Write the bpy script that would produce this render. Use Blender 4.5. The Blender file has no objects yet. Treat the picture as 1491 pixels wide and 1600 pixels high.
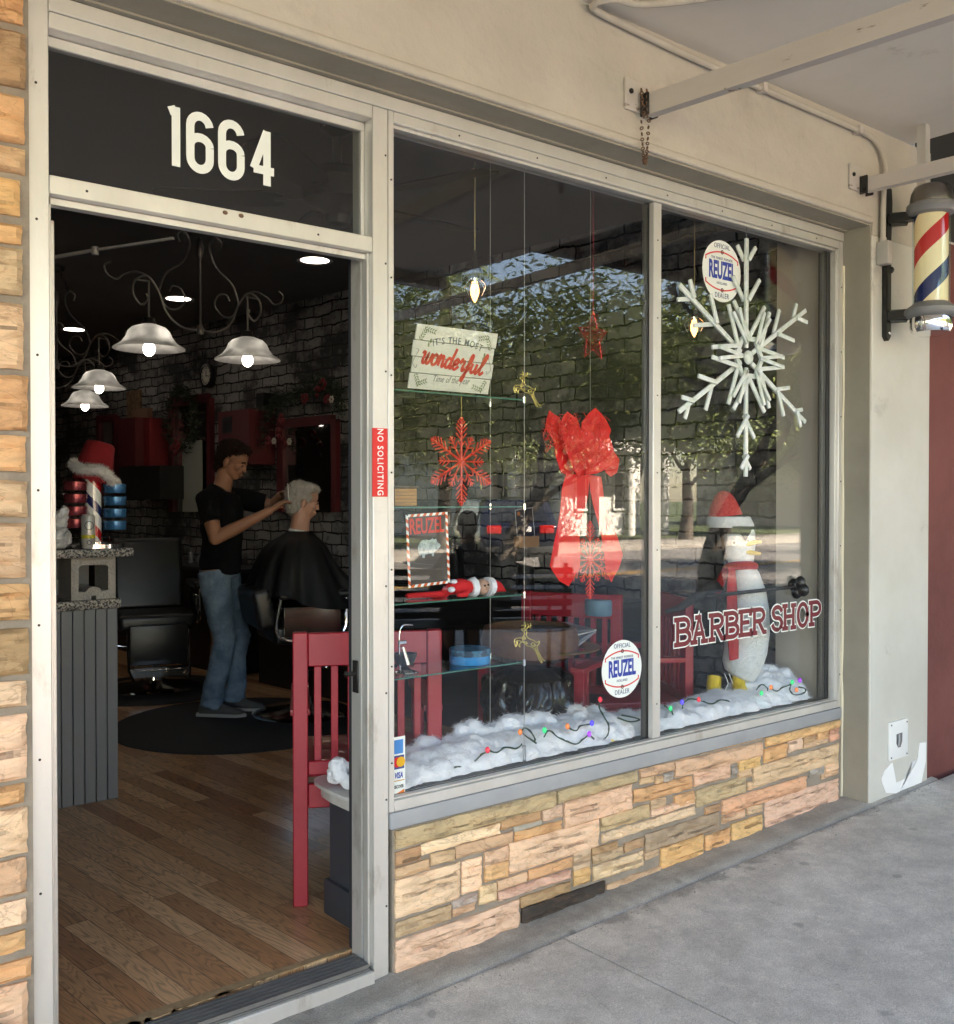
import bpy, bmesh, math, random
from mathutils import Vector, Matrix, Euler, noise
R = math.radians
sc = bpy.context.scene
col = sc.collection
# ---------------------------------------------------------------- camera
CAM = Vector((0, -2.58, 1.42)); FPX = 1568.0
cd = bpy.data.cameras.new('camera'); cam = bpy.data.objects.new('camera', cd); col.objects.link(cam)
cam.location = CAM
cam.rotation_euler = (R(90 - 0.77), 0, R(-38.8))
cd.sensor_fit = 'HORIZONTAL'; cd.sensor_width = 36; cd.lens = 36 * FPX / 1491
cd.clip_start = 0.05; cd.clip_end = 800
sc.camera = cam
# ---------------------------------------------------------------- sky, sun, exposure
SUN_EL, SUN_AZ = 40.0, 68.0          # azimuth measured from +x towards +y: the sun stands behind the building
w = bpy.data.worlds.new('World'); sc.world = w; w.use_nodes = True
nt = w.node_tree; bg = nt.nodes['Background']
sky = nt.nodes.new('ShaderNodeTexSky'); sky.sky_type = 'NISHITA'; sky.sun_disc = False
sky.sun_elevation = R(SUN_EL); sky.sun_rotation = R(90 - SUN_AZ)
sky.dust_density = 0.6; sky.air_density = 1.0
nt.links.new(sky.outputs[0], bg.inputs[0]); bg.inputs[1].default_value = 0.08
sd = bpy.data.lights.new('sun', 'SUN'); sd.energy = 5.0; sd.angle = R(0.5); sd.color = (1, .95, .86)
so = bpy.data.objects.new('sun', sd); col.objects.link(so); so.location = (0, 20, 30)
sv = Vector((math.cos(R(SUN_EL)) * math.cos(R(SUN_AZ)), math.cos(R(SUN_EL)) * math.sin(R(SUN_AZ)), math.sin(R(SUN_EL))))
so.rotation_euler = sv.to_track_quat('Z', 'Y').to_euler()
sc.view_settings.view_transform = 'Standard'; sc.view_settings.look = 'None'
sc.view_settings.gamma = 1; sc.view_settings.exposure = 3.78
sc.view_settings.use_white_balance = True; sc.view_settings.white_balance_temperature = 7500; sc.view_settings.white_balance_tint = 15
cy = sc.cycles
cy.max_bounces = 10; cy.diffuse_bounces = 5; cy.glossy_bounces = 5; cy.transmission_bounces = 6; cy.transparent_max_bounces = 32
cy.use_denoising = True; cy.sample_clamp_indirect = 6.0
cy.caustics_reflective = False; cy.caustics_refractive = False
# ---------------------------------------------------------------- picture -> place
CM = cam.rotation_euler.to_matrix()
def ray(u, v): return CM @ Vector(((u - 745.5) / FPX, -(v - 800) / FPX, -1))
def at_y(u, v, y):
    d = ray(u, v); return CAM + d * ((y - CAM.y) / d.y)
def at_z(u, v, z):
    d = ray(u, v); return CAM + d * ((z - CAM.z) / d.z)
def at_t(u, v, t): return CAM + ray(u, v) * t
WN = Vector((1, .111, 0)).normalized()      # the brick wall runs from (4.45, 0) back and to the left
def at_wall(u, v, off=0.0):
    d = ray(u, v); p0 = Vector((4.45, 0, 0)) - WN * off
    return CAM + d * ((p0 - CAM).dot(WN) / d.dot(WN))
WALLANG = math.atan2(1, -.111)              # direction of the wall, going in
# ---------------------------------------------------------------- materials
def newmat(name):
    m = bpy.data.materials.new(name); m.use_nodes = True
    n = m.node_tree; b = n.nodes['Principled BSDF']
    return m, n, b
def N(n, t, **k):
    x = n.nodes.new(t)
    for a, v in k.items():
        if a.startswith('i_'):
            key = a[2:]
            x.inputs[int(key) if key.isdigit() else key.replace('_', ' ')].default_value = v
        else: setattr(x, a, v)
    return x
def c4(c): return (c[0], c[1], c[2], 1)
def coords(n, kind='Object', scale=(1, 1, 1), rot=(0, 0, 0)):
    tc = N(n, 'ShaderNodeTexCoord'); mp = N(n, 'ShaderNodeMapping')
    mp.inputs['Scale'].default_value = scale; mp.inputs['Rotation'].default_value = rot
    n.links.new(tc.outputs[kind], mp.inputs[0]); return mp.outputs[0]
def mixc(n, fac, a, b, mode='MIX'):
    x = N(n, 'ShaderNodeMix', data_type='RGBA', blend_type=mode)
    for s, v in ((0, fac), (6, a), (7, b)):
        if hasattr(v, 'links') or isinstance(v, bpy.types.NodeSocket): n.links.new(v, x.inputs[s])
        elif s == 0: x.inputs[0].default_value = v
        else: x.inputs[s].default_value = c4(v)
    return x.outputs[2]
def ramp(n, src, stops):
    r = N(n, 'ShaderNodeValToRGB'); e = r.color_ramp.elements
    while len(e) < len(stops): e.new(.5)
    for k, (p, c) in enumerate(stops):
        e[k].position = p; e[k].color = c4(c) if hasattr(c, '__len__') else (c, c, c, 1)
    n.links.new(src, r.inputs[0]); return r.outputs[0]
def pmat(name, c, rough=.6, metal=0, c2=None, ns=6, lo=.35, hi=.65, bump=0, bs=40, wear=None, ws=3, wlo=.6, whi=.68, spec=.5, coat=0, stretch=(1, 1, 1), emit=None, es=1, sub=0, trans=0, rvar=.0):
    """a surface with cloudy colour variation, optional patches of wear and a fine bump"""
    m, n, b = newmat(name)
    b.inputs['Roughness'].default_value = rough; b.inputs['Metallic'].default_value = metal
    b.inputs['Specular IOR Level'].default_value = spec
    if coat: b.inputs['Coat Weight'].default_value = coat; b.inputs['Coat Roughness'].default_value = .08
    if trans: b.inputs['Transmission Weight'].default_value = trans
    co = coords(n, 'Object', stretch)
    out = None
    if c2 is not None:
        t = N(n, 'ShaderNodeTexNoise'); t.inputs['Scale'].default_value = ns; t.inputs['Detail'].default_value = 8; t.inputs['Roughness'].default_value = .62
        n.links.new(co, t.inputs[0])
        out = mixc(n, ramp(n, t.outputs[0], [(lo, 0.), (hi, 1.)]), c, c2)
        if rvar:
            mr = N(n, 'ShaderNodeMapRange'); mr.inputs[3].default_value = max(0, rough - rvar); mr.inputs[4].default_value = rough + rvar
            n.links.new(t.outputs[0], mr.inputs[0]); n.links.new(mr.outputs[0], b.inputs['Roughness'])
    if wear is not None:
        t = N(n, 'ShaderNodeTexNoise'); t.inputs['Scale'].default_value = ws; t.inputs['Detail'].default_value = 12; t.inputs['Roughness'].default_value = .7
        n.links.new(co, t.inputs[0])
        out = mixc(n, ramp(n, t.outputs[0], [(wlo, 0.), (whi, 1.)]), out if out is not None else c, wear)
    if out is not None: n.links.new(out, b.inputs['Base Color'])
    else: b.inputs['Base Color'].default_value = c4(c)
    if bump:
        t = N(n, 'ShaderNodeTexNoise'); t.inputs['Scale'].default_value = bs; t.inputs['Detail'].default_value = 6
        n.links.new(co, t.inputs[0])
        bp = N(n, 'ShaderNodeBump'); bp.inputs['Strength'].default_value = bump; bp.inputs['Distance'].default_value = .01
        n.links.new(t.outputs[0], bp.inputs['Height']); n.links.new(bp.outputs[0], b.inputs['Normal'])
    if emit is not None:
        b.inputs['Emission Color'].default_value = c4(emit); b.inputs['Emission Strength'].default_value = es
    return m
# a side scene in which modifiers and lettering are worked out
SIDE = bpy.data.scenes.new('side')
def baked(o):
    SIDE.collection.objects.link(o); vl = SIDE.view_layers[0]; vl.update(); dg = vl.depsgraph
    me = bpy.data.meshes.new_from_object(o.evaluated_get(dg)); SIDE.collection.objects.unlink(o); return me
# ---------------------------------------------------------------- mesh builder
class MB:
    def __init__(s): s.v = []; s.f = []; s.fc = []
    def add(s, vs, fs, c=None):
        o = len(s.v); s.v += [Vector(p) for p in vs]; s.f += [tuple(i + o for i in f) for f in fs]
        s.fc += [c] * len(fs); return s
    def box(s, a, b, c=None):
        x0, y0, z0 = a; x1, y1, z1 = b
        return s.add([(x0,y0,z0),(x1,y0,z0),(x1,y1,z0),(x0,y1,z0),(x0,y0,z1),(x1,y0,z1),(x1,y1,z1),(x0,y1,z1)],
                     [(0,3,2,1),(4,5,6,7),(0,1,5,4),(1,2,6,5),(2,3,7,6),(3,0,4,7)], c)
    def cbox(s, c0, d, rz=0, c=None, M=None):
        a = MB().box([-q / 2 for q in d], [q / 2 for q in d])
        M = Matrix.Translation(Vector(c0)) @ (M if M is not None else Matrix.Rotation(rz, 4, 'Z'))
        return s.add([M @ p for p in a.v], a.f, c)
    def bbox(s, a, b, r=.01, seg=2, c=None, M=None):
        bm = bmesh.new(); bmesh.ops.create_cube(bm, size=1)
        a = Vector(a); b = Vector(b)
        for v in bm.verts: v.co = Vector(((a.x+b.x)/2 + v.co.x*(b.x-a.x), (a.y+b.y)/2 + v.co.y*(b.y-a.y), (a.z+b.z)/2 + v.co.z*(b.z-a.z)))
        bmesh.ops.bevel(bm, geom=bm.edges[:], offset=r, segments=seg, profile=.6, affect='EDGES')
        bm.verts.index_update()
        s.add([(M @ v.co) if M is not None else v.co.copy() for v in bm.verts], [[v.index for v in f.verts] for f in bm.faces], c); bm.free(); return s
    def bar(s, p, q, wd, h, c=None, up=(0, 0, 1)):
        p = Vector(p); q = Vector(q); d = q - p; L = d.length; d.normalize(); u = Vector(up)
        if abs(d.dot(u)) > .98: u = Vector((0, 1, 0))
        sd_ = d.cross(u).normalized(); u = sd_.cross(d)
        vs = []
        for e in (p, q):
            for a, b in ((-1, -1), (1, -1), (1, 1), (-1, 1)): vs.append(e + sd_ * (a * wd / 2) + u * (b * h / 2))
        return s.add(vs, [(0,3,2,1),(4,5,6,7),(0,1,5,4),(1,2,6,5),(2,3,7,6),(3,0,4,7)], c)
    def tube(s, pts, r, seg=8, cap=True, c=None, ell=None, up=None):
        pts = [Vector(p) for p in pts]; n = len(pts)
        rs = r if isinstance(r, (list, tuple)) else [r] * n
        vs = []; prev = None
        for i, p in enumerate(pts):
            d = (pts[min(i + 1, n - 1)] - pts[max(i - 1, 0)]).normalized()
            if prev is None:
                a = Vector(up) if up else (Vector((0, 0, 1)) if abs(d.z) < .9 else Vector((1, 0, 0)))
                sdv = d.cross(a).normalized()
            else:
                sdv = (prev - d * prev.dot(d))
                sdv = sdv.normalized() if sdv.length > 1e-6 else d.orthogonal().normalized()
            prev = sdv; u = sdv.cross(d)
            rr = rs[i]; ra, rb = (rr if isinstance(rr, (tuple, list)) else (rr, rr))
            for k in range(seg):
                t = 2 * math.pi * k / seg; vs.append(p + sdv * (ra * math.cos(t)) + u * (rb * math.sin(t)))
        fs = [(i*seg+k, i*seg+(k+1) % seg, (i+1)*seg+(k+1) % seg, (i+1)*seg+k) for i in range(n-1) for k in range(seg)]
        fs = [f[::-1] for f in fs]
        if cap: fs += [tuple(range(seg)), tuple((n-1)*seg + k for k in reversed(range(seg)))]
        return s.add(vs, fs, c)
    def lathe(s, prof, o=(0, 0, 0), seg=24, c=None, M=None):
        o = Vector(o); vs = []; n = len(prof)
        for r, z in prof:
            for k in range(seg):
                t = 2*math.pi*k/seg; p = Vector((r*math.cos(t), r*math.sin(t), z))
                vs.append(o + ((M @ p) if M is not None else p))
        fs = [(i*seg+k, i*seg+(k+1) % seg, (i+1)*seg+(k+1) % seg, (i+1)*seg+k) for i in range(n-1) for k in range(seg)]
        return s.add(vs, fs, c)
    def cyl(s, o, r, h, seg=24, c=None, M=None):
        return s.lathe([(0.0001, 0), (r, 0), (r, h), (0.0001, h)], o, seg, c, M)
    def ball(s, o, r, seg=12, rings=8, c=None, M=None):
        r = r if hasattr(r, '__len__') else (r, r, r); o = Vector(o); vs = []
        for i in range(rings + 1):
            ph = math.pi * i / rings
            for k in range(seg):
                t = 2*math.pi*k/seg
                p = Vector((r[0]*max(math.sin(ph), 1e-3)*math.cos(t), r[1]*max(math.sin(ph), 1e-3)*math.sin(t), -r[2]*math.cos(ph)))
                vs.append(o + ((M @ p) if M is not None else p))
        fs = [(i*seg+k, i*seg+(k+1) % seg, (i+1)*seg+(k+1) % seg, (i+1)*seg+k) for i in range(rings) for k in range(seg)]
        return s.add(vs, fs, c)
    def prism(s, pts, d, c=None):
        """polygon (3D points, in order) pushed along d"""
        pts = [Vector(p) for p in pts]; d = Vector(d); n = len(pts)
        bm = bmesh.new(); vv = [bm.verts.new(p) for p in pts]; f = bm.faces.new(vv)
        r = bmesh.ops.triangulate(bm, faces=[f]); bm.verts.index_update()
        tr = [[v.index for v in t.verts] for t in bm.faces]; bm.free()
        nrm = Vector((0, 0, 0))
        for i in range(n): nrm += (pts[i]-pts[0]).cross(pts[(i+1) % n]-pts[0])
        vs = pts + [p + d for p in pts]; fs = []
        flip = nrm.dot(d) > 0
        for t in tr:
            t = tuple(t)
            tn = (pts[t[1]]-pts[t[0]]).cross(pts[t[2]]-pts[t[0]])
            if (tn.dot(d) > 0): t = t[::-1]
            fs.append(t); fs.append(tuple(i + n for i in t[::-1]))
        for i in range(n):
            j = (i+1) % n; q = (i, j, j+n, i+n)
            fs.append(q if flip else q[::-1])
        return s.add(vs, fs, c)
    def xf(s, M):
        s.v = [M @ p for p in s.v]; return s
    def join(s, o, M=None):
        return s.add([(M @ p) if M is not None else p for p in o.v], o.f) if not any(o.fc) else s._j(o, M)
    def _j(s, o, M):
        k = len(s.v); s.v += [(M @ p) if M is not None else p for p in o.v]; s.f += [tuple(i+k for i in f) for f in o.f]; s.fc += o.fc; return s
    def build(s, name, mat, parent=None, smooth=40, local=False, sub=0, remesh=0, smoothit=0, dec=0, bevel=0, base='auto'):
        me = bpy.data.meshes.new(name)
        off = Vector((0, 0, 0))
        if not local:
            if parent is not None:
                q = parent
                while q.parent: q = q.parent
                off = Vector(q.location)
            elif base == 'auto' and s.v:
                xs = [p.x for p in s.v]; ys = [p.y for p in s.v]; off = Vector(((min(xs)+max(xs))/2, (min(ys)+max(ys))/2, min(p.z for p in s.v)))
        me.from_pydata([p - off for p in s.v], [], s.f); me.update()
        o = bpy.data.objects.new(name, me)
        if any(x is not None for x in s.fc):
            at = me.attributes.new('tint', 'FLOAT_COLOR', 'FACE')
            for i, x in enumerate(s.fc): at.data[i].color = c4(x if x is not None else (.5, .5, .5))
        mods = []
        if remesh:
            m = o.modifiers.new('r', 'REMESH'); m.mode = 'VOXEL'; m.voxel_size = remesh; m.use_smooth_shade = True; mods.append(m)
        if smoothit:
            m = o.modifiers.new('s', 'SMOOTH'); m.iterations = smoothit; m.factor = .5; mods.append(m)
        if dec:
            m = o.modifiers.new('d', 'DECIMATE'); m.ratio = dec; mods.append(m)
        if bevel:
            m = o.modifiers.new('b', 'BEVEL'); m.width = bevel; m.segments = 2; m.limit_method = 'ANGLE'; mods.append(m)
        if sub:
            m = o.modifiers.new('u', 'SUBSURF'); m.levels = sub; m.render_levels = sub; mods.append(m)
        if mods:
            nm = baked(o); o.modifiers.clear(); o.data = nm; me = nm; me.name = name
        col.objects.link(o)
        if mat is not None:
            me.materials.clear()
            for mm in (mat if isinstance(mat, list) else [mat]): me.materials.append(mm)
        if smooth:
            me.polygons.foreach_set('use_smooth', [True] * len(me.polygons))
            if smooth < 180: me.set_sharp_from_angle(angle=R(smooth))
        if parent is not None: o.parent = parent
        elif not local: o.location = off
        return o
def displace(o, fn):
    """move every vertex by fn(co, normal), all normals read first"""
    vs = [(v.co.copy(), v.normal.copy()) for v in o.data.vertices]; out = []
    for c, n in vs: out.extend(fn(c, n))
    o.data.vertices.foreach_set('co', out); o.data.update()
def tag(o, label=None, cat=None, group=None, kind=None):
    if label: o['label'] = label
    if cat: o['category'] = cat
    if group: o['group'] = group
    if kind: o['kind'] = kind
    return o
def thing(name, label, cat, loc=(0, 0, 0), rz=0, group=None):
    o = bpy.data.objects.new(name, None); col.objects.link(o); o.empty_display_size = .1
    o.location = loc; o.rotation_euler = (0, 0, rz)
    return tag(o, label, cat, group)
def struct(mb, name, mat, **k): return tag(mb.build(name, mat, **k), kind='structure')
def copy_tree(o, parent=None):
    c = o.copy(); col.objects.link(c)
    if parent is not None: c.parent = parent
    for ch in list(o.children): copy_tree(ch, c)
    return c
def lerp(a, b, t): return a + (b - a) * t
def smoothpath(pts, k=6):
    P = [Vector(p) for p in pts]; out = []
    for i in range(len(P) - 1):
        p0 = P[max(i-1, 0)]; p1 = P[i]; p2 = P[i+1]; p3 = P[min(i+2, len(P)-1)]
        for j in range(k):
            t = j / k
            out.append(.5 * ((2*p1) + (p2-p0)*t + (2*p0-5*p1+4*p2-p3)*t*t + (3*p1-p0-3*p2+p3)*t**3))
    out.append(P[-1]); return out
def text_mesh(txt, size=1, bold=0, ext=.001, sx=1, shear=0, spacing=1, res=3):
    """flat lettering in the XY plane, centred, as MB"""
    cu = bpy.data.curves.new('t', 'FONT'); cu.body = txt; cu.size = size; cu.align_x = 'CENTER'; cu.align_y = 'CENTER'
    cu.offset = bold; cu.extrude = ext; cu.shear = shear; cu.space_character = spacing; cu.resolution_u = res
    o = bpy.data.objects.new('t', cu); me = baked(o)
    m = MB(); m.add([(v.co.x * sx, v.co.y, v.co.z) for v in me.vertices], [tuple(p.vertices) for p in me.polygons])
    bpy.data.objects.remove(o); bpy.data.meshes.remove(me); bpy.data.curves.remove(cu); return m
def wallM(p, nrm=(0, -1, 0), roll=0):
    """matrix that stands a flat XY drawing up at p, facing nrm"""
    z = Vector(nrm).normalized(); x = Vector((0, 0, 1)).cross(z).normalized(); y = z.cross(x)
    M = Matrix((x, y, z)).transposed().to_4x4()
    return Matrix.Translation(Vector(p)) @ M @ Matrix.Rotation(roll, 4, 'Z')
def ribbon(strokes, wd, z0=0.0, dz=.00012, th=.0006):
    """letter strokes (2D polylines) as flat strips, each a hair above the last"""
    m = MB(); z = z0
    for st in strokes:
        P = [Vector((p[0], p[1])) for p in st]; n = len(P); closed = (P[0]-P[-1]).length < 1e-6
        L = []; Rr = []
        for i, p in enumerate(P):
            if closed: a = P[(i-1) % (n-1)] if i else P[-2]; b = P[(i+1)] if i < n-1 else P[1]
            else: a = P[max(i-1, 0)]; b = P[min(i+1, n-1)]
            d1 = (p-a).normalized() if (p-a).length > 1e-9 else (b-p).normalized(); d2 = (b-p).normalized() if (b-p).length > 1e-9 else d1
            d = (d1+d2).normalized() if (d1+d2).length > 1e-6 else d1
            k = wd/2/max(.5, d.dot(d1)); q = Vector((-d.y, d.x))*k
            e = Vector((0, 0))
            if not closed and i == 0: e = -d*wd*.0
            L.append(p+q+e); Rr.append(p-q+e)
        vs = [(q.x, q.y, z+th) for q in L] + [(q.x, q.y, z+th) for q in Rr] + [(q.x, q.y, z) for q in L] + [(q.x, q.y, z) for q in Rr]
        fs = []
        for i in range(n-1):
            fs += [(i, i+n, i+n+1, i+1)[::1], (i+2*n, i+1+2*n, i+1+3*n, i+3*n), (i, i+1, i+1+2*n, i+2*n), (i+n, i+3*n, i+1+3*n, i+1+n)]
        fs += [(0, 2*n, 3*n, n), (n-1, 2*n-1, 4*n-1, 3*n-1)]
        m.add(vs, fs); z += dz
    return m
def disc(cx, cy, r, z=0, th=.001, seg=32, sx=1, sy=1):
    m = MB(); m.prism([(cx + r*sx*math.cos(2*math.pi*k/seg), cy + r*sy*math.sin(2*math.pi*k/seg), z) for k in range(seg)], (0, 0, th)); return m
def arc(cx, cy, r, a0, a1, n=10, ry=None):
    ry = ry or r
    return [(cx + r*math.cos(R(lerp(a0, a1, i/n))), cy + ry*math.sin(R(lerp(a0, a1, i/n)))) for i in range(n+1)]
# ================================================================ materials in use
M = {}
M['plaster'] = pmat('painted plaster', (.47, .43, .365), .75, c2=(.53, .487, .415), ns=2.5, bump=.55, bs=24, wear=(.34, .30, .24), ws=1.6, wlo=.54, whi=.76)
M['plaster_low'] = pmat('pillar plaster', (.53, .51, .45), .75, c2=(.60, .585, .53), ns=2, bump=.2, bs=14, wear=(.40, .38, .34), ws=2.3, wlo=.62, whi=.72)
M['reveal'] = pmat('shaded reveal plaster', (.27, .245, .195), .7, c2=(.33, .30, .24), ns=3, bump=.2, bs=20)  # plaster colour darkened: shade of the turned-away reveals put into it
M['soffit'] = pmat('soffit paint', (.66, .615, .54), .8, c2=(.72, .675, .60), ns=1.4, bump=.3, bs=9, wear=(.42, .37, .31), ws=2.2, wlo=.63, whi=.75)
M['patch'] = pmat('white patch', (.85, .85, .83), .8, bump=.3, bs=20)
M['alu'] = pmat('aluminium', (.74, .72, .68), .42, metal=.55, c2=(.64, .62, .58), ns=5, wear=(.42, .37, .31), ws=7, wlo=.58, whi=.74, bump=.05, bs=120, stretch=(1, 1, .35), rvar=.08)
M['alu_dark'] = pmat('dark channel', (.16, .155, .15), .5, metal=.4, c2=(.22, .21, .19), ns=8)
M['black'] = pmat('black rubber', (.02, .02, .02), .6)
M['sillgrey'] = pmat('grey sill paint', (.30, .31, .32), .55, c2=(.35, .355, .36), ns=5, bump=.12, bs=30)
M['steelbar'] = pmat('painted steel bar', (.50, .45, .40), .55, c2=(.56, .51, .46), ns=3, wear=(.17, .10, .06), ws=9, wlo=.60, whi=.64, stretch=(.5, .5, 2))
M['rust'] = pmat('rusty chain', (.10, .06, .04), .8, c2=(.18, .10, .06), ns=60)
M['mortar'] = pmat('mortar', (.24, .20, .155), .9, c2=(.33, .28, .22), ns=8, bump=.5, bs=60)
M['redwall'] = pmat('red stucco', (.14, .042, .036), .85, c2=(.18, .058, .048), ns=2.5, bump=.9, bs=10)
M['white'] = pmat('white plastic', (.8, .8, .78), .35)
M['vinylwhite'] = pmat('white vinyl', (.82, .86, .82), .4)
M['maroon'] = pmat('maroon vinyl', (.17, .015, .025), .4)
M['redvinyl'] = pmat('red vinyl', (.70, .02, .02), .4)
M['blue'] = pmat('blue print', (.02, .05, .35), .4)
M['iron'] = pmat('black iron', (.012, .012, .013), .45, metal=.3, c2=(.03, .028, .025), ns=12)
M['chrome'] = pmat('chrome', (.8, .8, .8), .12, metal=1)
M['brown_pipe'] = pmat('brown painted pipe', (.13, .05, .035), .5, c2=(.18, .08, .06), ns=20)
# coloured stones: one colour per stone, veins and grain on top
def stone_mat():
    m, n, b = newmat('split stone'); b.inputs['Roughness'].default_value = .8
    a = N(n, 'ShaderNodeAttribute', attribute_name='tint')
    co = coords(n, 'Object', (1, 1, 3.2), (0, R(12), 0))
    t = N(n, 'ShaderNodeTexNoise'); t.inputs['Scale'].default_value = 7; t.inputs['Detail'].default_value = 10; t.inputs['Roughness'].default_value = .65; t.inputs['Distortion'].default_value = .9
    n.links.new(co, t.inputs[0])
    w1 = ramp(n, t.outputs[0], [(.28, (.62, .50, .42)), (.44, (.95, .91, .88)), (.55, (1.10, 1.06, 1.04)), (.72, (1.18, 1.04, .94))])
    base = mixc(n, 1.0, a.outputs[0], w1, 'MULTIPLY')
    v = N(n, 'ShaderNodeTexNoise'); v.inputs['Scale'].default_value = 3.1; v.inputs['Detail'].default_value = 7; v.inputs['Distortion'].default_value = 2.2; v.inputs['Roughness'].default_value = .55
    n.links.new(co, v.inputs[0])
    vein = ramp(n, v.outputs[0], [(.485, 0.), (.5, .42), (.515, 0.)])
    base = mixc(n, vein, base, (.20, .10, .05))
    g = N(n, 'ShaderNodeTexNoise'); g.inputs['Scale'].default_value = 150; g.inputs['Detail'].default_value = 3
    base = mixc(n, .35, base, mixc(n, ramp(n, g.outputs[0], [(.35, .7), (.65, 1.2)]), (.0, .0, .0), base), 'MIX')
    n.links.new(base, b.inputs[0])
    bt = N(n, 'ShaderNodeTexNoise'); bt.inputs['Scale'].default_value = 26; bt.inputs['Detail'].default_value = 8; n.links.new(co, bt.inputs[0])
    bp = N(n, 'ShaderNodeBump'); bp.inputs['Strength'].default_value = .5; bp.inputs['Distance'].default_value = .012
    n.links.new(bt.outputs[0], bp.inputs['Height']); n.links.new(bp.outputs[0], b.inputs['Normal'])
    return m
M['stone'] = stone_mat()
def glass_mat(name, tint=(1, 1, 1), f0=.042, gain=1.0):
    """clear window glass: a mirror that grows with the angle over a see-through sheet"""
    m, n, b = newmat(name); n.nodes.remove(b); out = n.nodes['Material Output']
    lw = N(n, 'ShaderNodeLayerWeight'); lw.inputs[0].default_value = .5
    p = N(n, 'ShaderNodeMath', operation='POWER'); p.inputs[1].default_value = 5; n.links.new(lw.outputs['Facing'], p.inputs[0])
    q = N(n, 'ShaderNodeMath', operation='MULTIPLY_ADD'); q.inputs[1].default_value = (1 - f0); q.inputs[2].default_value = f0 * gain; n.links.new(p.outputs[0], q.inputs[0])
    t = N(n, 'ShaderNodeBsdfTransparent'); t.inputs[0].default_value = c4(tint)
    g = N(n, 'ShaderNodeBsdfGlossy'); g.inputs['Roughness'].default_value = 0.0; g.inputs[0].default_value = (1, 1, 1, 1)
    x = N(n, 'ShaderNodeMixShader'); n.links.new(q.outputs[0], x.inputs[0]); n.links.new(t.outputs[0], x.inputs[1]); n.links.new(g.outputs[0], x.inputs[2])
    n.links.new(x.outputs[0], out.inputs[0]); return m
M['glass'] = glass_mat('window glass', (.985, .992, .99), gain=1.0)
M['transom'] = glass_mat('transom glass', (.80, .81, .80), gain=1.0)
M['clear'] = glass_mat('clear shelf glass', (.86, .95, .92))

# ================================================================ ground
def sz(x): return -.06 + .032 * (min(max(x, -4), 7) - 1.72)
def concrete(name, c, c2):
    m, n, b = newmat(name); b.inputs['Roughness'].default_value = .85
    co = coords(n)
    t = N(n, 'ShaderNodeTexNoise'); t.inputs['Scale'].default_value = 1.8; t.inputs['Detail'].default_value = 10; t.inputs['Roughness'].default_value = .7; n.links.new(co, t.inputs[0])
    o = mixc(n, ramp(n, t.outputs[0], [(.38, 0.), (.66, 1.)]), c, c2)
    s = N(n, 'ShaderNodeTexVoronoi'); s.inputs['Scale'].default_value = 5.5; n.links.new(co, s.inputs[0])
    t2 = N(n, 'ShaderNodeTexNoise'); t2.inputs['Scale'].default_value = 30; t2.inputs['Detail'].default_value = 6; n.links.new(co, t2.inputs[0])
    ad = N(n, 'ShaderNodeMath', operation='MULTIPLY_ADD'); ad.inputs[1].default_value = .22; n.links.new(t2.outputs[0], ad.inputs[0]); n.links.new(s.outputs['Distance'], ad.inputs[2])
    o = mixc(n, ramp(n, ad.outputs[0], [(.18, .55), (.24, 0.)]), o, (c[0]*.5, c[1]*.5, c[2]*.5))
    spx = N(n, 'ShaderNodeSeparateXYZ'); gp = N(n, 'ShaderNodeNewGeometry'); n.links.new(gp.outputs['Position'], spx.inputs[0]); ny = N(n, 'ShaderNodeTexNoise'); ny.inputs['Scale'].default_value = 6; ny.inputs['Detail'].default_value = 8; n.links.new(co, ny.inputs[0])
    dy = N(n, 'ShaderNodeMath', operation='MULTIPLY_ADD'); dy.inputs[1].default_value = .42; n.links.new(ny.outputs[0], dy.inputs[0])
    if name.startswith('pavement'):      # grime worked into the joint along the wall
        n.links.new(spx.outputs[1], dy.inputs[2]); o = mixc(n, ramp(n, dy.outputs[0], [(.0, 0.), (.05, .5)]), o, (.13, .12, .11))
    g = N(n, 'ShaderNodeTexNoise'); g.inputs['Scale'].default_value = 260; g.inputs['Detail'].default_value = 2; n.links.new(co, g.inputs[0])
    o = mixc(n, 1.0, o, ramp(n, g.outputs[0], [(.3, .72), (.7, 1.22)]), 'MULTIPLY')
    g2 = N(n, 'ShaderNodeTexNoise'); g2.inputs['Scale'].default_value = 7; g2.inputs['Detail'].default_value = 12; g2.inputs['Roughness'].default_value = .8; n.links.new(co, g2.inputs[0])
    o = mixc(n, 1.0, o, ramp(n, g2.outputs[0], [(.35, .74), (.62, 1.1)]), 'MULTIPLY')
    n.links.new(o, b.inputs[0])
    bp = N(n, 'ShaderNodeBump'); bp.inputs['Strength'].default_value = .35; bp.inputs['Distance'].default_value = .004
    n.links.new(g.outputs[0], bp.inputs['Height']); n.links.new(bp.outputs[0], b.inputs['Normal'])
    return m
M['concrete'] = concrete('pavement concrete', (.60, .555, .49), (.71, .66, .585))
M['concrete_old'] = concrete('old step concrete', (.33, .305, .265), (.44, .41, .36))
j1 = at_z(883, 1462, -.03); j2 = at_z(1402, 1244, .03)
JX = [-9, -6.4, -3.9, -1.4, j1.x - 1.05 if j1.x > 2.6 else 1.2, j1.x, j2.x, j2.x + 1.9, j2.x + 3.8, 12, 15, 18, 21, 24, 27, 30, 34, 38, 42, 46, 50]
JX = sorted(JX)
JY = [-.17, -1.95, -3.75, -5.4, -6.35]
m = MB()
rnd = random.Random(3)
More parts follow.
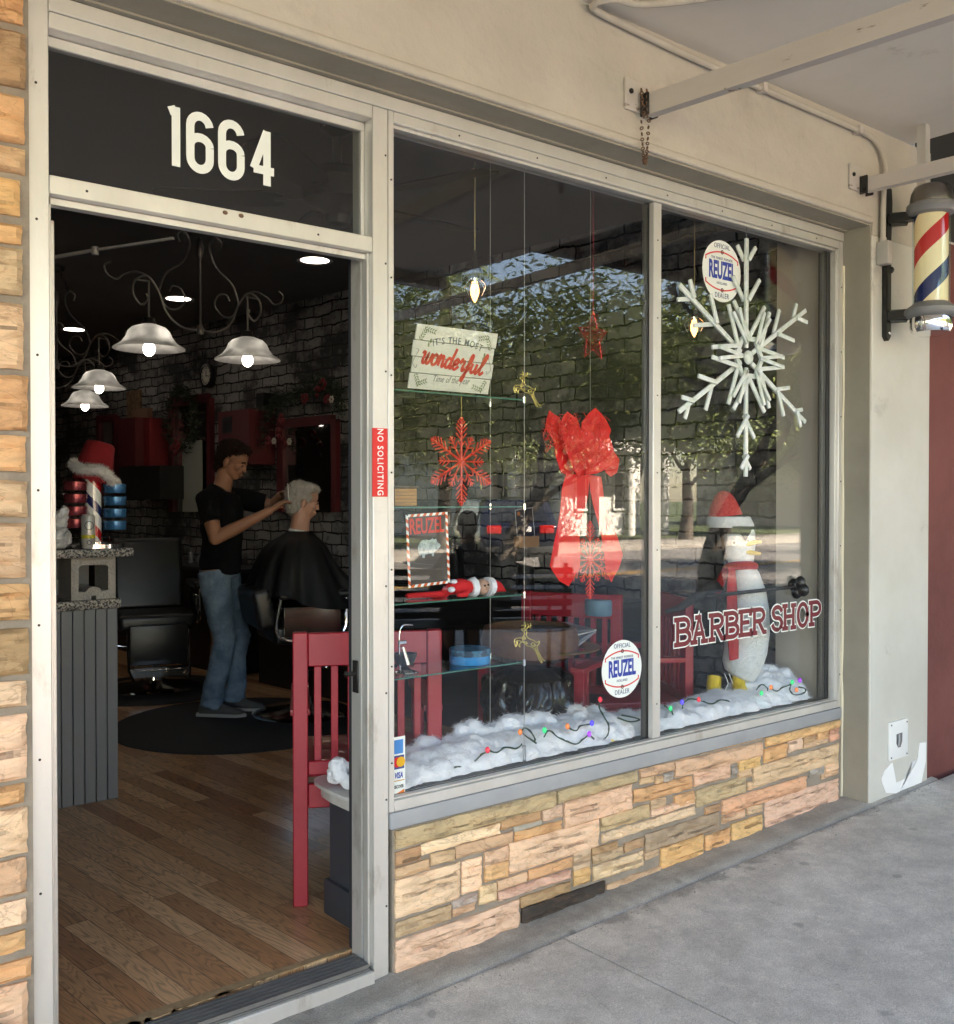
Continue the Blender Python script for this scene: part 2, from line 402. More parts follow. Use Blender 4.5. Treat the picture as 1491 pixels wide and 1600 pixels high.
def slab(m, x0, x1, y0, y1):
    nx = max(1, int((x1-x0)/.25)); zz = lambda x: sz(x)
    g = .0035; vs = []; fs = []
    xs = [lerp(x0+g, x1-g, i/nx) for i in range(nx+1)]
    for x in xs: vs += [(x, y0-g, zz(x)-.09), (x, y0-g, zz(x)-.004), (x, y0-g-.004, zz(x)), (x, y1+g+.004, zz(x)), (x, y1+g, zz(x)-.004), (x, y1+g, zz(x)-.09)]
    for i in range(nx):
        for k in range(5):
            a = i*6+k; fs.append((a, a+1, a+7, a+6))
    m.add(vs, fs)
    m.add([vs[k] for k in range(6)], [(5, 4, 3, 2, 1, 0)]); m.add([vs[nx*6+k] for k in range(6)], [(0, 1, 2, 3, 4, 5)])
for i in range(len(JX)-1):
    for j in range(len(JY)-1): slab(m, JX[i], JX[i+1], JY[j], JY[j+1])
m.box((-9, -6.4, -.4), (50, -.1, -.29))
struct(m, 'sidewalk', M['concrete'])
m = MB()           # foundation ledge the wall stands on, chipped and uneven
nx = 60; vs = []; fs = []
for i in range(nx+1):
    x = lerp(.2, 4.86, i/nx); e = noise.noise(Vector((x*4, 0, 0)))*.014; z = sz(x)+.001+noise.noise(Vector((x*7, 3, 0)))*.007
    vs += [(x, .1, z+.006), (x, -.10, z+.004), (x, -.158+e*.5, z-.002), (x, -.172+abs(e)*.4, z-.014)]
for i in range(nx):
    for k in range(3): a = i*4+k; fs.append((a, a+1, a+5, a+4)[::-1])
m.add(vs, fs); struct(m, 'foundation_ledge', M['concrete_old'])
def asphalt():
    m, n, b = newmat('asphalt'); b.inputs['Roughness'].default_value = .9; co = coords(n)
    t = N(n, 'ShaderNodeTexNoise'); t.inputs['Scale'].default_value = .5; t.inputs['Detail'].default_value = 9; n.links.new(co, t.inputs[0])
    n.links.new(ramp(n, t.outputs[0], [(.35, (.17, .162, .152)), (.65, (.23, .218, .205))]), b.inputs[0]); return m
M['asphalt'] = asphalt()
struct(MB().box((-60, -19.2, -.5), (90, -6.5, -.24)), 'road', M['asphalt'])
struct(MB().bbox((-9, -6.5, -.4), (50, -6.352, -.02), .015), 'kerb', M['concrete'])
struct(MB().bbox((-60, -22.4, -.4), (90, -19.2, -.08), .02), 'far_sidewalk', M['concrete_old'])
M['grassy'] = pmat('lawn', (.05, .08, .025), .95, c2=(.10, .12, .05), ns=3, bump=.6, bs=30)
struct(MB().box((-400, -420, -.6), (450, 60, -.52)), 'ground', M['grassy'])
struct(MB().box((-60, -60, -.4), (90, -22.4, -.12)), 'lawn', M['grassy'])
M['yellow'] = pmat('road paint yellow', (.62, .33, .03), .7, c2=(.5, .28, .05), ns=12)
M['roadwhite'] = pmat('road paint white', (.75, .74, .7), .7)
struct(MB().box((-60, -12.9, -.24), (90, -12.78, -.236)).box((-60, -12.62, -.24), (90, -12.5, -.236)), 'centre_line', M['yellow'])
m = MB()
for k in range(12): m.box((-6+k*5.2, -8.9, -.24), (-5.88+k*5.2, -6.55, -.236)); m.box((-6+k*5.2, -19.15, -.24), (-5.88+k*5.2, -16.9, -.236))
struct(m, 'parking_lines', M['roadwhite'])

# ================================================================ shopfront building
SF = thing('shopfront', 'cream plastered barber shop front with split stone veneer under a flat canopy', 'building', (0, 0, 0))
m = MB()           # beam over door and window, soft lower lip
m.box((-3, -.14, 2.685), (4.27, .3, 3.1))
m.bbox((-3, -.148, 2.668), (4.262, -.02, 2.70), .012, 3)
m.build('beam', M['plaster'], SF)
m = MB()
m.box((4.272, -.138, 2.62), (4.80, .3, 3.1)); m.build('pillar_head', M['plaster'], SF)
m = MB(); m.bbox((4.27, -.14, -.15), (4.80, .3, 2.62), .008, 3); m.build('pillar', M['plaster_low'], SF)
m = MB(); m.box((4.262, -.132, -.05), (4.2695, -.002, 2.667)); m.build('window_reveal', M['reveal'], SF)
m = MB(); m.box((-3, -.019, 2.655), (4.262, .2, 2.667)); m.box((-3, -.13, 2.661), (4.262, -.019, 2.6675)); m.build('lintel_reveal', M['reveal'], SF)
MB().box((-3, -.012, -.2), (.6805, .3, 2.655)).build('pier_mortar', M['mortar'], SF)
MB().box((1.735, -.004, -.09), (4.262, .05, .392)).build('base_mortar', M['mortar'], SF)
# cream bead of old filler down the reveal edge
m = MB(); rr = random.Random(5)
m.tube([(4.258, -.002 - .004*rr.random(), z*.1) for z in range(0, 26)], [.005+.003*rr.random() for _ in range(26)], 6); m.build('filler_bead', M['vinylwhite'] if 0 else pmat('cream filler', (.72, .66, .50), .7), SF)
STC = {'tan': (.67, .44, .25), 'olive': (.55, .40, .22), 'gold': (.78, .47, .19), 'cream': (.90, .63, .38), 'brown': (.50, .31, .15), 'pink': (.78, .50, .34), 'peach': (.85, .58, .35),
       'orange': (.75, .42, .18), 'salmon': (.72, .40, .24), 'pinktan': (.72, .49, .30), 'black': (.045, .035, .028), 'grey': (.42, .38, .32), 'pinkorange': (.78, .40, .22), 'olivedark': (.38, .29, .18)}
def stone(m, x0, x1, z0, z1, y, key, rnd, depth=.02):
    c = STC[key]; k = .88 + rnd.random() * .2; c = tuple(q * k * (1 + rnd.uniform(-.05, .05)) for q in c); gmean = sum(c)/3; c = tuple(lerp(q, gmean, .09) for q in c)
    nx = max(4, min(34, int((x1-x0)/.016))); nz = max(4, int((z1-z0)/.009)); sx_ = rnd.random()*50
    def mkg(zc, a0, a1, ph):
        def gr(a, z):
            if not a0 <= a <= a1: return 0
            zl = zc + noise.noise(Vector((a*(x1-x0)*9+ph, ph, 3)))*.012
            return max(0, 1 - abs(z-zl)/.0055) * min(1, (a-a0)*12, (a1-a)*12)
        return gr
    grooves = []
    for _ in range(0 if z1-z0 < .045 else (1 if z1-z0 < .075 else (2 if z1-z0 < .11 else 3))):
        q_ = rnd.random()*.5; grooves.append(mkg(lerp(z0, z1, rnd.uniform(.2, .8)), max(0, q_-.15), min(1, q_+rnd.uniform(.35, .75)), rnd.random()*40))
    prot = depth * rnd.uniform(.75, 1.15); vs = []; tl = rnd.uniform(-.003, .003)
    for j in range(nz+1):
        for i in range(nx+1):
            a = i/nx; b = j/nz; x = lerp(x0, x1, a); z = lerp(z0, z1, b)
            ed = min(a*(x1-x0), (1-a)*(x1-x0), b*(z1-z0), (1-b)*(z1-z0))
            e = min(1, ed/.007)
            nn = noise.noise(Vector((x*9+sx_, z*22, 1)))*.006 + noise.noise(Vector((x*34+sx_, z*70, 1)))*.0022
            rid = abs(noise.noise(Vector((x*3+sx_*2, z*34+x*3, 7)))); nn -= .009*max(0, 1-rid*11); rid = abs(noise.noise(Vector((x*9+sx_*3, z*12, 17)))); nn -= .006*max(0, 1-rid*14)
            nn -= .010*min(1, sum(gr(a, z) for gr in grooves))
            if ed < 1e-6:
                x += noise.noise(Vector((z*40, sx_, 2)))*.0035 * (1 if a in (0, 1) else 0)
                z += noise.noise(Vector((x*22, sx_, 5)))*.0035 * (1 if b in (0, 1) else 0) + tl*(a-.5)
            vs.append((x, y - (prot + nn) * (.45 + .55*e), z))
    W = nx+1; fs = [(j*W+i, j*W+i+1, (j+1)*W+i+1, (j+1)*W+i) for j in range(nz) for i in range(nx)]; FC = []
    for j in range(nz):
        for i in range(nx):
            g_ = min(1, sum(gr((i+.5)/nx, lerp(z0, z1, (j+.5)/nz)) for gr in grooves)); FC.append(tuple(q*(1-.62*g_) for q in c))  # groove faces tinted darker: shade painted into the stone colour
    rim = [i for i in range(W)] + [j*W+nx for j in range(1, nz+1)] + [nz*W+i for i in range(nx-1, -1, -1)] + [j*W for j in range(nz-1, 0, -1)]
    o = len(vs); vs += [(vs[i][0], y+.003, vs[i][2]) for i in rim]; q = len(rim)
    for i in range(q): fs.append((rim[i], o+i, o+(i+1) % q, rim[(i+1) % q]))
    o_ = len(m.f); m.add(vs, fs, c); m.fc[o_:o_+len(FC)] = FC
SL = """18 450 500 545 olive|550 300 348 800 olive|805 228 248 995 tan|1000 178 195 1040 tan|1045 165 182 1200 tan|1205 115 172 1440 gold|120 487 513 370 cream|372 405 434 498 brown|503 378 407 566 pink|572 355 428 785 peach|
20 520 556 118 brown|228 497 525 410 tan|150 522 548 225 tan|22 568 592 145 tan|415 453 473 565 orange|412 433 441 500 grey|810 255 272 918 tan|920 232 272 1197 pinktan|1200 188 222 1272 orange|1277 160 190 1322 pink|1325 150 163 1362 brown|1367 135 153 1404 orange|1407 122 155 1438 salmon|1120 222 251 1190 gold|1325 168 180 1403 tan|
810 279 292 855 tan|858 276 290 882 tan|885 268 284 917 grey|790 320 353 975 orange|980 265 298 1095 peach|1098 246 260 1118 grey|1120 250 274 1163 tan|1168 245 300 1438 peach|22 608 718 243 peach|248 545 638 312 cream|318 515 552 395 peach|397 487 573 682 pink|320 560 600 395 orange|360 605 626 455 tan|458 572 594 598 orange|600 508 565 655 pinktan|600 572 612 655 gold|658 503 516 740 brown|660 525 543 757 olive|760 485 505 822 brown|662 560 598 822 cream|825 512 528 872 tan|
688 404 438 840 olive|842 352 372 893 tan|845 378 392 985 pink|690 455 475 985 peach|918 337 366 983 orange|987 318 362 1145 olive|1148 292 309 1165 tan|1015 373 386 1065 brown|825 458 506 1060 olivedark|1068 352 388 1337 pinkorange|1068 400 414 1140 tan|1145 374 388 1197 tan|1342 251 268 1390 grey|1392 240 254 1436 peach|1380 262 274 1436 tan|
875 500 556 1010 gold|1014 462 520 1095 orange|1098 425 478 1197 gold|1204 353 433 1438 pink|28 740 778 215 olive|218 690 706 288 tan|218 665 683 298 grey|302 625 673 358 peach|362 640 658 592 pink|432 657 680 592 brown|436 692 738 700 black|704 616 634 878 tan|22 800 893 430 pink"""
m = MB(); rnd = random.Random(11)
for s in SL.replace('\n', '').split('|'):
    a, t0, b0, e, k = s.split(); a, t0, b0, e = [float(q) for q in (a, t0, b0, e)]
    P0 = at_y(600 + a*.4963, 1080 + (t0-4)*.4963, -.015); P1 = at_y(600 + a*.4963, 1080 + (b0+4)*.4963, -.015); Q = at_y(600 + e*.4963, 1000, -.015)
    z1 = min(P0.z, .388)
    stone(m, max(P0.x, 1.742)+.001, min(Q.x, 4.25)-.001, P1.z-.001, z1+.001, -.004, k, rnd)
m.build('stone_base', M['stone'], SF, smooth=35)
m = MB(); z = -.12; rnd = random.Random(21)
keys = ['orange', 'gold', 'pinktan', 'tan', 'peach', 'orange', 'brown', 'gold', 'peach', 'tan']
while z < 2.63:
    h = rnd.choice([.045, .06, .085, .11, .13, .155]); h = min(h, 2.645-z)
    if h < .03: break
    x = .666 + rnd.uniform(-.010, .006)
    first = True
    while x > -2.9:
        L = rnd.uniform(.16, .55) if h > .05 else rnd.uniform(.2, .4)
        stone(m, x-L, x, z, z+h, -.012, rnd.choice(keys), rnd, .026); x -= L + .014
    z += h + rnd.choice([.012, .016, .022])
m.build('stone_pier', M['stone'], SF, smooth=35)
# patched plaster low on the pillar
PF = lambda u, v: at_y(u, v, -.1425)
m = MB()
pp = [(1393, 1193), (1383, 1205), (1378, 1217), (1380, 1226), (1385, 1239), (1398, 1239.5), (1402, 1240.5), (1407, 1236), (1425, 1229), (1440, 1224), (1443, 1209), (1447, 1190), (1447.5, 1160), (1437.5, 1161), (1435, 1182), (1434, 1187), (1426, 1190), (1425.5, 1200), (1420, 1213), (1407, 1221), (1401, 1223), (1398, 1207), (1395, 1192)]
m.prism([PF(u, v) for u, v in pp], (0, .0022, 0)); m.build('plaster_patch', M['patch'], SF)
# canopy
m = MB(); m.box((-8, -3.45, 3.1), (4.6, -.142, 3.32)); m.box((-8, -3.56, 3.02), (4.62, -3.45, 3.5)); m.build('canopy', M['soffit'], SF)
MB().box((-14, -.1, 3.5), (4.80, 12, 4.7)).build('parapet', M['plaster'], SF)
MB().box((-14, .3, 3.12), (4.8, 12, 3.5)).build('roof', M['plaster'], SF)
# neighbour to the right
NB = thing('neighbour_building', 'dark red stucco shop wall next door to the right of the cream pillar', 'building', (8, 0, 0))
m = MB(); m.bbox((4.815, -.13, -.2), (14, .3, 2.70), .006); m.build('wall', M['redwall'], NB)
m = MB(); m.box((4.803, -.05, -.2), (4.814, .3, 3.4)); m.box((4.815, -.10, 2.70), (14, .0, 2.725)); m.build('trim', M['alu'], NB)
m = MB(); m.box((4.815, .05, 2.72), (14, .3, 3.6)); m.box((4.65, -3.45, 3.55), (20, .3, 3.7)); m.box((4.65, -3.5, 3.45), (20, -3.4, 3.75)); m.box((4.801, .3, 3.3), (20, 12, 4.7)); m.build('dark_fascia_and_recess', pmat('dark fascia and recess', (.012, .011, .010), .6), NB)  # near-black band stands for a dark recess; rear block added against sun
pa = at_y(1443, 260, -.30); m = MB(); m.box((pa.x-.02, -.32, 2.75), (pa.x+.02, -.28, 3.55)); m.build('post', M['alu'], NB)
NL = thing('neighbour_building', 'long plain unseen building mass left of the shop, added to block sun', 'building', (-8, 0, 0))  # unseen neighbour mass, added so no sun leaks round the shop
m = MB(); m.box((-30, 0, -.3), (-3.0, 10, 4.7)); m.build('wall', M['plaster'], NL)
m = MB(); m.box((14.02, .0, -.3), (45, 10, 4.7)); n2 = m.build('unseen_mass_right', M['redwall']); tag(n2, 'plain low red unseen building mass to the right, added to block sun', 'building')  # likewise on the right: unseen mass put in to shut out sun

m = MB(); rr = random.Random(91)          # grit gathered along the wall and loose on the pavement
for i in range(520):
    x = rr.uniform(1.2, 4.9); y = -.172 - abs(rr.gauss(0, .03)) if i < 330 else (rr.uniform(-.15, -.01) if i < 430 else rr.uniform(-2.2, -.25))
    if x < 1.75 and y > -.1: continue
    r_ = rr.uniform(.0015, .0055) if i < 430 else rr.uniform(.001, .003); q = Vector((x, y, sz(x)+r_*.3))
    vs_ = [q + Vector((rr.uniform(-1, 1), rr.uniform(-1, 1), rr.uniform(-.4, .7)))*r_ for _ in range(5)]; m.add(vs_, [(0, 1, 2), (0, 2, 3), (0, 3, 4), (1, 2, 4), (2, 3, 4), (0, 1, 4)])
tag(m.build('grit', pmat('grit', (.16, .14, .12), .9, c2=(.42, .39, .34), ns=40), smooth=0), 'loose grit and crumbs scattered along the foot of the wall', 'grit', kind='stuff')
# ================================================================ door frame
DF = thing('door_frame', 'brushed aluminium shop door frame with a transom above the open doorway', 'door frame', (1.2, 0, 0))
m = MB(); m.bbox((.681, 0, -.06), (.730, .115, 2.66), .002, 1); m.bbox((.7305, .03, -.02), (.742, .1, 2.166), .001, 1); m.build('left_post', M['alu'], DF)
m = MB(); m.bbox((1.668, 0, -.075), (1.7235, .115, 2.612), .002, 1); m.build('right_post', M['alu'], DF)
m = MB(); m.bbox((1.661, .058, -.02), (1.6675, .115, 2.168), .0015, 1); m.bbox((1.6675-.008, .02, -.02), (1.6675, .04, 2.168), .001, 1); m.build('door_stop', M['alu'], DF)
m = MB(); m.box((1.664, .1155, -.01), (1.674, .135, 2.166)); m.build('weather_strip', pmat('dark strip', (.03, .032, .038), .55), DF)
m = MB(); m.bbox((.7305, 0, 2.168), (1.6675, .115, 2.214), .002, 1); m.bbox((.7305, .03, 2.150), (1.6675, .06, 2.167), .001, 1); m.build('transom_bar', M['alu'], DF)
m = MB(); m.bbox((.7305, 0, 2.572), (1.6675, .115, 2.612), .002, 1); m.bbox((.7305, .045, 2.545), (1.6675, .07, 2.5715), .002, 1); m.bbox((.7305, .045, 2.2145), (1.6675, .07, 2.222), .001, 1); m.bbox((1.655, .045, 2.2225), (1.6675, .07, 2.545), .001, 1); m.build('head_rail', M['alu'], DF)
m = MB(); m.bbox((.7305, -.002, 2.613), (4.262, .1, 2.654), .002, 1); m.build('top_strip', M['alu'], DF)
MB().box((.7305, .055, 2.2225), (1.655, .061, 2.545)).build('transom_pane', M['transom'], DF)
m = MB()
for yy in (.0, .02, .04, .06, .08): m.box((.742, yy+.006, -.03), (1.655, yy+.018, -.006))
m.box((.742, .0, -.06), (1.655, .115, -.018)); m.build('threshold', M['alu_dark'], DF)
m = MB(); m.bbox((.742, -.018, -.09), (1.662, -.001, -.022), .003, 1); m.build('threshold_nosing', M['alu'], DF)
sm_ = pmat('pivot plate', (.42, .50, .42), .4, metal=.6)
for zz in (1.93, .03):
    MB().bbox((.7425, .045, zz-.03), (.7445, .075, zz+.14), .0008, 1).build('pivot_plate', sm_, DF)
m = MB()
for k in range(8):
    for xx, dy in ((.700, 0), (1.715, 0)):
        z = .12+k*.33+(.04 if xx > 1 else 0); m.cyl((xx, .0005, z), .0035, .0012, 8, M=Matrix.Rotation(R(90), 3, 'X').to_4x4())
for xx in (.82, 1.48): m.cyl((xx, .0005, 2.19), .0035, .0012, 8, M=Matrix.Rotation(R(90), 3, 'X').to_4x4())
m.build('screw', M['black'], DF)
m = MB()
for u, v in ((352, 332), (377, 337)):
    p = at_y(u, v, -.001); m.ball(p, (.008, .001, .006), 8, 6)
m.build('rust_spot', M['rust'], DF)
p = at_y(563, 1060, .05); m = MB(); m.bbox((1.6545, .07, p.z-.05), (1.6605, .10, p.z+.05), .002, 1); m.tube([(1.656, .085, p.z+.01), (1.632, .085, p.z+.01), (1.628, .095, p.z+.012)], .007, 8); m.build('latch', M['iron'], DF)
# the open door leaf, folded back inside behind the post
DL = thing('door_leaf', 'glazed aluminium door swung open inward behind the left post', 'door', (.765, .14, 0))
m = MB(); x0, x1 = .745, .782
m.bbox((x0, .14, .005), (x1, .20, 2.14), .002, 1); m.bbox((x0, .98, .005), (x1, 1.04, 2.14), .002, 1); m.bbox((x0, .2002, .005), (x1, .9798, .16), .002, 1); m.bbox((x0, .2002, 2.06), (x1, .9798, 2.14), .002, 1)
m.build('frame', M['alu'], DL); MB().box((.760, .2002, .1602), (.766, .9798, 2.0598)).build('pane', M['glass'], DL)
m = MB(); m.bar((.80, .5, 2.10), (.95, .34, 2.128), .012, .008); m.bar((.95, .34, 2.128), (1.10, .14, 2.146), .010, .006); m.cyl((.95, .34, 2.115), .010, .022, 12); m.bbox((.783, .45, 2.06), (.82, .68, 2.12), .004, 1); m.build('closer_arm', M['alu_dark'], DL)
# ================================================================ shop window
WF = thing('shop_window', 'large two pane aluminium shop window above the stone base', 'window', (3, .03, .4))
m = MB(); m.bbox((1.7245, 0, .446), (1.746, .10, 2.612), .002, 1); m.bbox((1.7465, .012, .482), (1.752, .04, 2.572), .001, 1)
m.bbox((4.226, 0, .446), (4.262, .10, 2.612), .002, 1); m.bbox((4.215, .012, .482), (4.2255, .04, 2.572), .001, 1)
m.bbox((1.7465, 0, 2.577), (4.2255, .10, 2.612), .002, 1); m.bbox((1.7465, 0, .446), (4.2255, .10, .479), .002, 1)
m.bbox((1.753, .014, .4795), (4.2145, .04, .486), .001, 1); m.bbox((1.753, .014, 2.566), (4.2145, .04, 2.5765), .001, 1); m.build('frame', M['alu'], WF)
mx = at_y(1026, 800, 0).x
m = MB(); mL, mR = at_y(1020.5, 800, .02).x, at_y(1033, 800, .02).x; m.bbox((mL, .02, .487), (mR, .0435, 2.565), .002, 1); m.build('mullion', M['alu'], WF)
m = MB(); m.bbox((1.726, -.008, .394), (4.262, .1, .4455), .004, 2); m.build('sill', M['sillgrey'], WF)
m = MB(); m.box((1.7525, .0415, .487), (1.77, .085, 2.565)); m.box((4.19, .0415, .487), (4.2145, .085, 2.565)); m.box((1.7525, .042, .4795), (4.2145, .09, .4868)); m.box((mL-.006, .0505, .487), (mR+.002, .075, 2.565)); m.build('gasket_and_reflection_strip', M['black'], WF)  # dark strip left of the mullion stands in for a reflection
for a, b in ((1.753, (mL+mR)/2-.001), ((mL+mR)/2+.001, 4.2145)):
    MB().box((a, .0442, .4872), (b, .050, 2.5655)).build('pane', M['glass'], WF)
m = MB(); rr = random.Random(4)
for k in range(7):
    for xx in (1.735, 4.245): m.cyl((xx, -.0005, .6+k*.3), .003, .002, 8, M=Matrix.Rotation(R(90), 3, 'X').to_4x4())
    m.cyl(((mL+mR)/2, .0195, .62+k*.3), .0028, .002, 8, M=Matrix.Rotation(R(90), 3, 'X').to_4x4()); m.cyl((2+k*.34, -.0005, 2.594), .003, .002, 8, M=Matrix.Rotation(R(90), 3, 'X').to_4x4())
m.build('screw', M['black'], WF)
# ================================================================ canopy arms, chain, conduit
def arm(pu, pv, eu, ev, name, label, h, wdt):
    p = at_y(pu, pv, -.142); d = ray(eu, ev)
    # stay in the plane x = p.x
    q = CAM + d * ((p.x - CAM.x) / d.x)
    sl = (q.z - p.z) / (q.y - p.y); e = Vector((p.x, -3.44, p.z + sl * (-3.44 + .142)))
    t = thing(name, label, 'awning arm', (p.x, -.142, p.z), 0, 'steel arms under the canopy')
    m = MB(); m.bar(p + Vector((0, -.03, -.01)), e, wdt, h); m.build('bar', M['steelbar'], t)
    m = MB(); m.bbox((p.x-.10, -.152, p.z-.035), (p.x+.03, -.1405, p.z+.075), .002, 1); m.build('wall_plate', M['steelbar'], t)
    m = MB(); m.bbox((p.x-.028, -.19, p.z-.05), (p.x-.02, -.1525, p.z+.03), .002, 1); m.bbox((p.x+.02, -.19, p.z-.05), (p.x+.028, -.1525, p.z+.03), .002, 1); m.tube([(p.x-.04, -.172, p.z-.03), (p.x+.045, -.172, p.z-.03)], .008, 8)
    m.cyl((p.x-.075, -.152, p.z+.03), .009, .006, 8, M=Matrix.Rotation(R(90), 3, 'X').to_4x4()); m.build('bolt', M['iron'], t)
    return p
pa1 = arm(1005, 165, 1454, 14, 'canopy_arm', 'scuffed steel arm with rusty chain, running from wall to canopy edge over the window', .075, .04)
pa2 = arm(1345, 289, 1491, 254, 'canopy_arm', 'plain steel arm bolted above the pillar beside the barber pole', .06, .04)
m = MB()
def chain(m, a, b, n, r=.009, wr=.0024, sag=0):
    a = Vector(a); b = Vector(b)
    for i in range(n):
        t = (i+.5)/n; c = a.lerp(b, t) - Vector((0, 0, sag*4*t*(1-t))); t2 = t+.02
        d = ((a.lerp(b, t2) - Vector((0, 0, sag*4*t2*(1-t2)))) - c).normalized(); L = (b-a).length/n*.62 + sag*.6/n
        sd = d.orthogonal().normalized(); sd = (Matrix.Rotation(R(90*(i % 2)+20), 4, d) @ sd)
        m.tube([c + d*(L*math.cos(q)) + sd*(r*.62*math.sin(q)) for q in [2*math.pi*k/10 for k in range(11)]], wr, 5, cap=False)
cx = pa1.x - .035; cz = pa1.z
chain(m, (cx, -.165, cz+.045), (cx+.002, -.175, cz-.06), 9); chain(m, (cx+.012, -.18, cz+.04), (cx+.01, -.185, cz-.06), 9); chain(m, (cx, -.165, cz-.06), (cx+.035, -.17, cz-.05), 26, sag=.16)
tag(m.build('chain', M['rust']), 'rusty chain looped and dangling from the canopy arm bracket', 'chain')
m = MB()
w1 = at_y(1340, 200, -.16); zc = 3.075
pts = [(at_z(1012, -12, 3.08).x, at_z(1012, -12, 3.08).y, 3.08)]
a0 = at_z(945, 8, 3.08)
cpts = [(a0.x+.55, -.9, 3.083), (a0.x+.15, -.33, 3.083), (a0.x, -.25, 3.081)]
L0 = at_y(932, 22, -.165); cpts += [(L0.x-.03, -.185, 3.078), (L0.x+.05, -.162, 3.072), (3.0, -.162, 3.055), (3.6, -.162, 3.05)]
E0 = at_y(1345, 205, -.162); E1 = at_y(1372, 225, -.162); E2 = at_y(1384, 262, -.162); E3 = at_y(1380, 378, -.162)
cpts += [(E0.x, -.162, E0.z), (E1.x, -.162, E1.z), (E2.x, -.162, E2.z), (E3.x+.003, -.162, lerp(E2.z, E3.z, .4)), (E3.x, -.162, E3.z)]
CT = thing('conduit', 'painted electrical conduit running along the canopy corner to a switch box', 'conduit', (3.5, -.16, 2.4))
m.tube(smoothpath(cpts, 6), .0125, 10); m.build('pipe', M['plaster'], CT)
m = MB(); m.bbox((E3.x-.024, -.20, E3.z-.105), (E3.x+.024, -.1415, E3.z), .006, 2); m.build('switch_box', pmat('grey box', (.42, .40, .37), .5), CT)
m = MB(); m.cyl((E3.x, -.162, E3.z-.002), .016, .02, 12)
m.build('fitting', M['steelbar'], CT)
for x, z in ((3.4, 3.053), (E0.x-.02, E0.z)): MB().box((x-.012, -.18, z-.017), (x+.012, -.143, z+.017)).build('strap', M['steelbar'], CT)
# wall vent plate
a = at_y(1389, 1131, -.145); b = at_y(1417, 1182, -.145)
VP = thing('wall_plate', 'white plate with a dark spout hole low on the cream pillar', 'wall plate', ((a.x+b.x)/2, -.145, b.z))
m = MB(); m.bbox((a.x, -.152, b.z+.005), (b.x, -.1405, a.z+.005), .003, 2); m.build('plate', M['white'], VP)
hx = (a.x+b.x)/2+.002; hz = (a.z+b.z)/2+.005; m = MB()
m.prism([(hx-.028, -.1528, hz+.028), (hx-.028, -.1528, hz-.015), (hx-.012, -.1528, hz-.037), (hx+.010, -.1528, hz-.037), (hx+.024, -.1528, hz-.012), (hx+.026, -.1528, hz+.030)], (0, .0005, 0)); m.build('opening', pmat('dark grey hole', (.14, .14, .145), .6), VP)
m = MB(); m.tube(smoothpath([(hx-.006, -.153, hz+.026), (hx-.016, -.160, hz), (hx-.014, -.154, hz-.03)], 4), .0045, 6)
m.build('spout', pmat('grey spout', (.35, .35, .36), .5), VP)
for dx, dz in ((a.x+.012, a.z-.008), (b.x-.012, a.z-.01), (a.x+.012, b.z+.018), (b.x-.012, b.z+.018)): MB().ball((dx, -.152, dz), .0045, 8, 6).build('screw', M['alu_dark'], VP)
# brown pipe at the foot of the pier
p = at_y(12, 1560, -.07); m = MB(); m.tube(smoothpath([(p.x, -.08, -.12), (p.x, -.08, .13), (p.x-.003, -.075, .165), (p.x-.03, -.06, .18), (p.x-.10, -.05, .18)], 5), .014, 12); m.cyl((p.x, -.08, .10), .019, .03, 12)
tag(m.build('pipe', M['brown_pipe']), 'brown pipe with elbow rising at the foot of the stone pier', 'pipe')

# ================================================================ barber pole
BP = thing('barber_pole', 'lit striped barber pole in chrome caps, bracketed to the cream pillar', 'barber pole', (4.40, -.14, 2.1))
ax = at_y(1455, 480, -.34); X = ax.x; Y = -.34; S = 1.0
def zz(v): return at_y(1455, v, Y).z
prof = lambda L: [(r, zz(v)) for r, v in L]
m = MB(); m.lathe(prof([(.001, 288), (.05, 288.5), (.072, 292), (.086, 301), (.092, 313), (.091, 318)][::-1]), (X, Y, 0), 40); m.build('top_cap', pmat('worn chrome', (.26, .25, .235), .3, metal=.9, c2=(.22, .20, .18), ns=14), BP)
m = MB(); m.lathe(prof([(.086, 318), (.104, 320), (.107, 327), (.098, 331), (.096, 334), (.084, 336), (.070, 337), (.04, 337.5)][::-1]), (X, Y, 0), 40)
m.build('collar', M['sillgrey'] if 0 else pmat('grey collar', (.20, .205, .21), .5), BP); m = MB()
m.lathe(prof([(.04, 472), (.070, 472.5), (.082, 476), (.098, 480), (.112, 484), (.112, 490), (.100, 495), (.085, 497), (.05, 497.5)][::-1]), (X, Y, 0), 40); m.build('collar', pmat('grey collar', (.20, .205, .21), .5), BP)
m = MB(); m.lathe(prof([(.088, 497), (.090, 502), (.089, 513), (.080, 520), (.055, 524), (.001, 525)][::-1]), (X, Y, 0), 40); m.build('bottom_cap', pmat('polished chrome', (.8, .79, .77), .08, metal=1), BP)
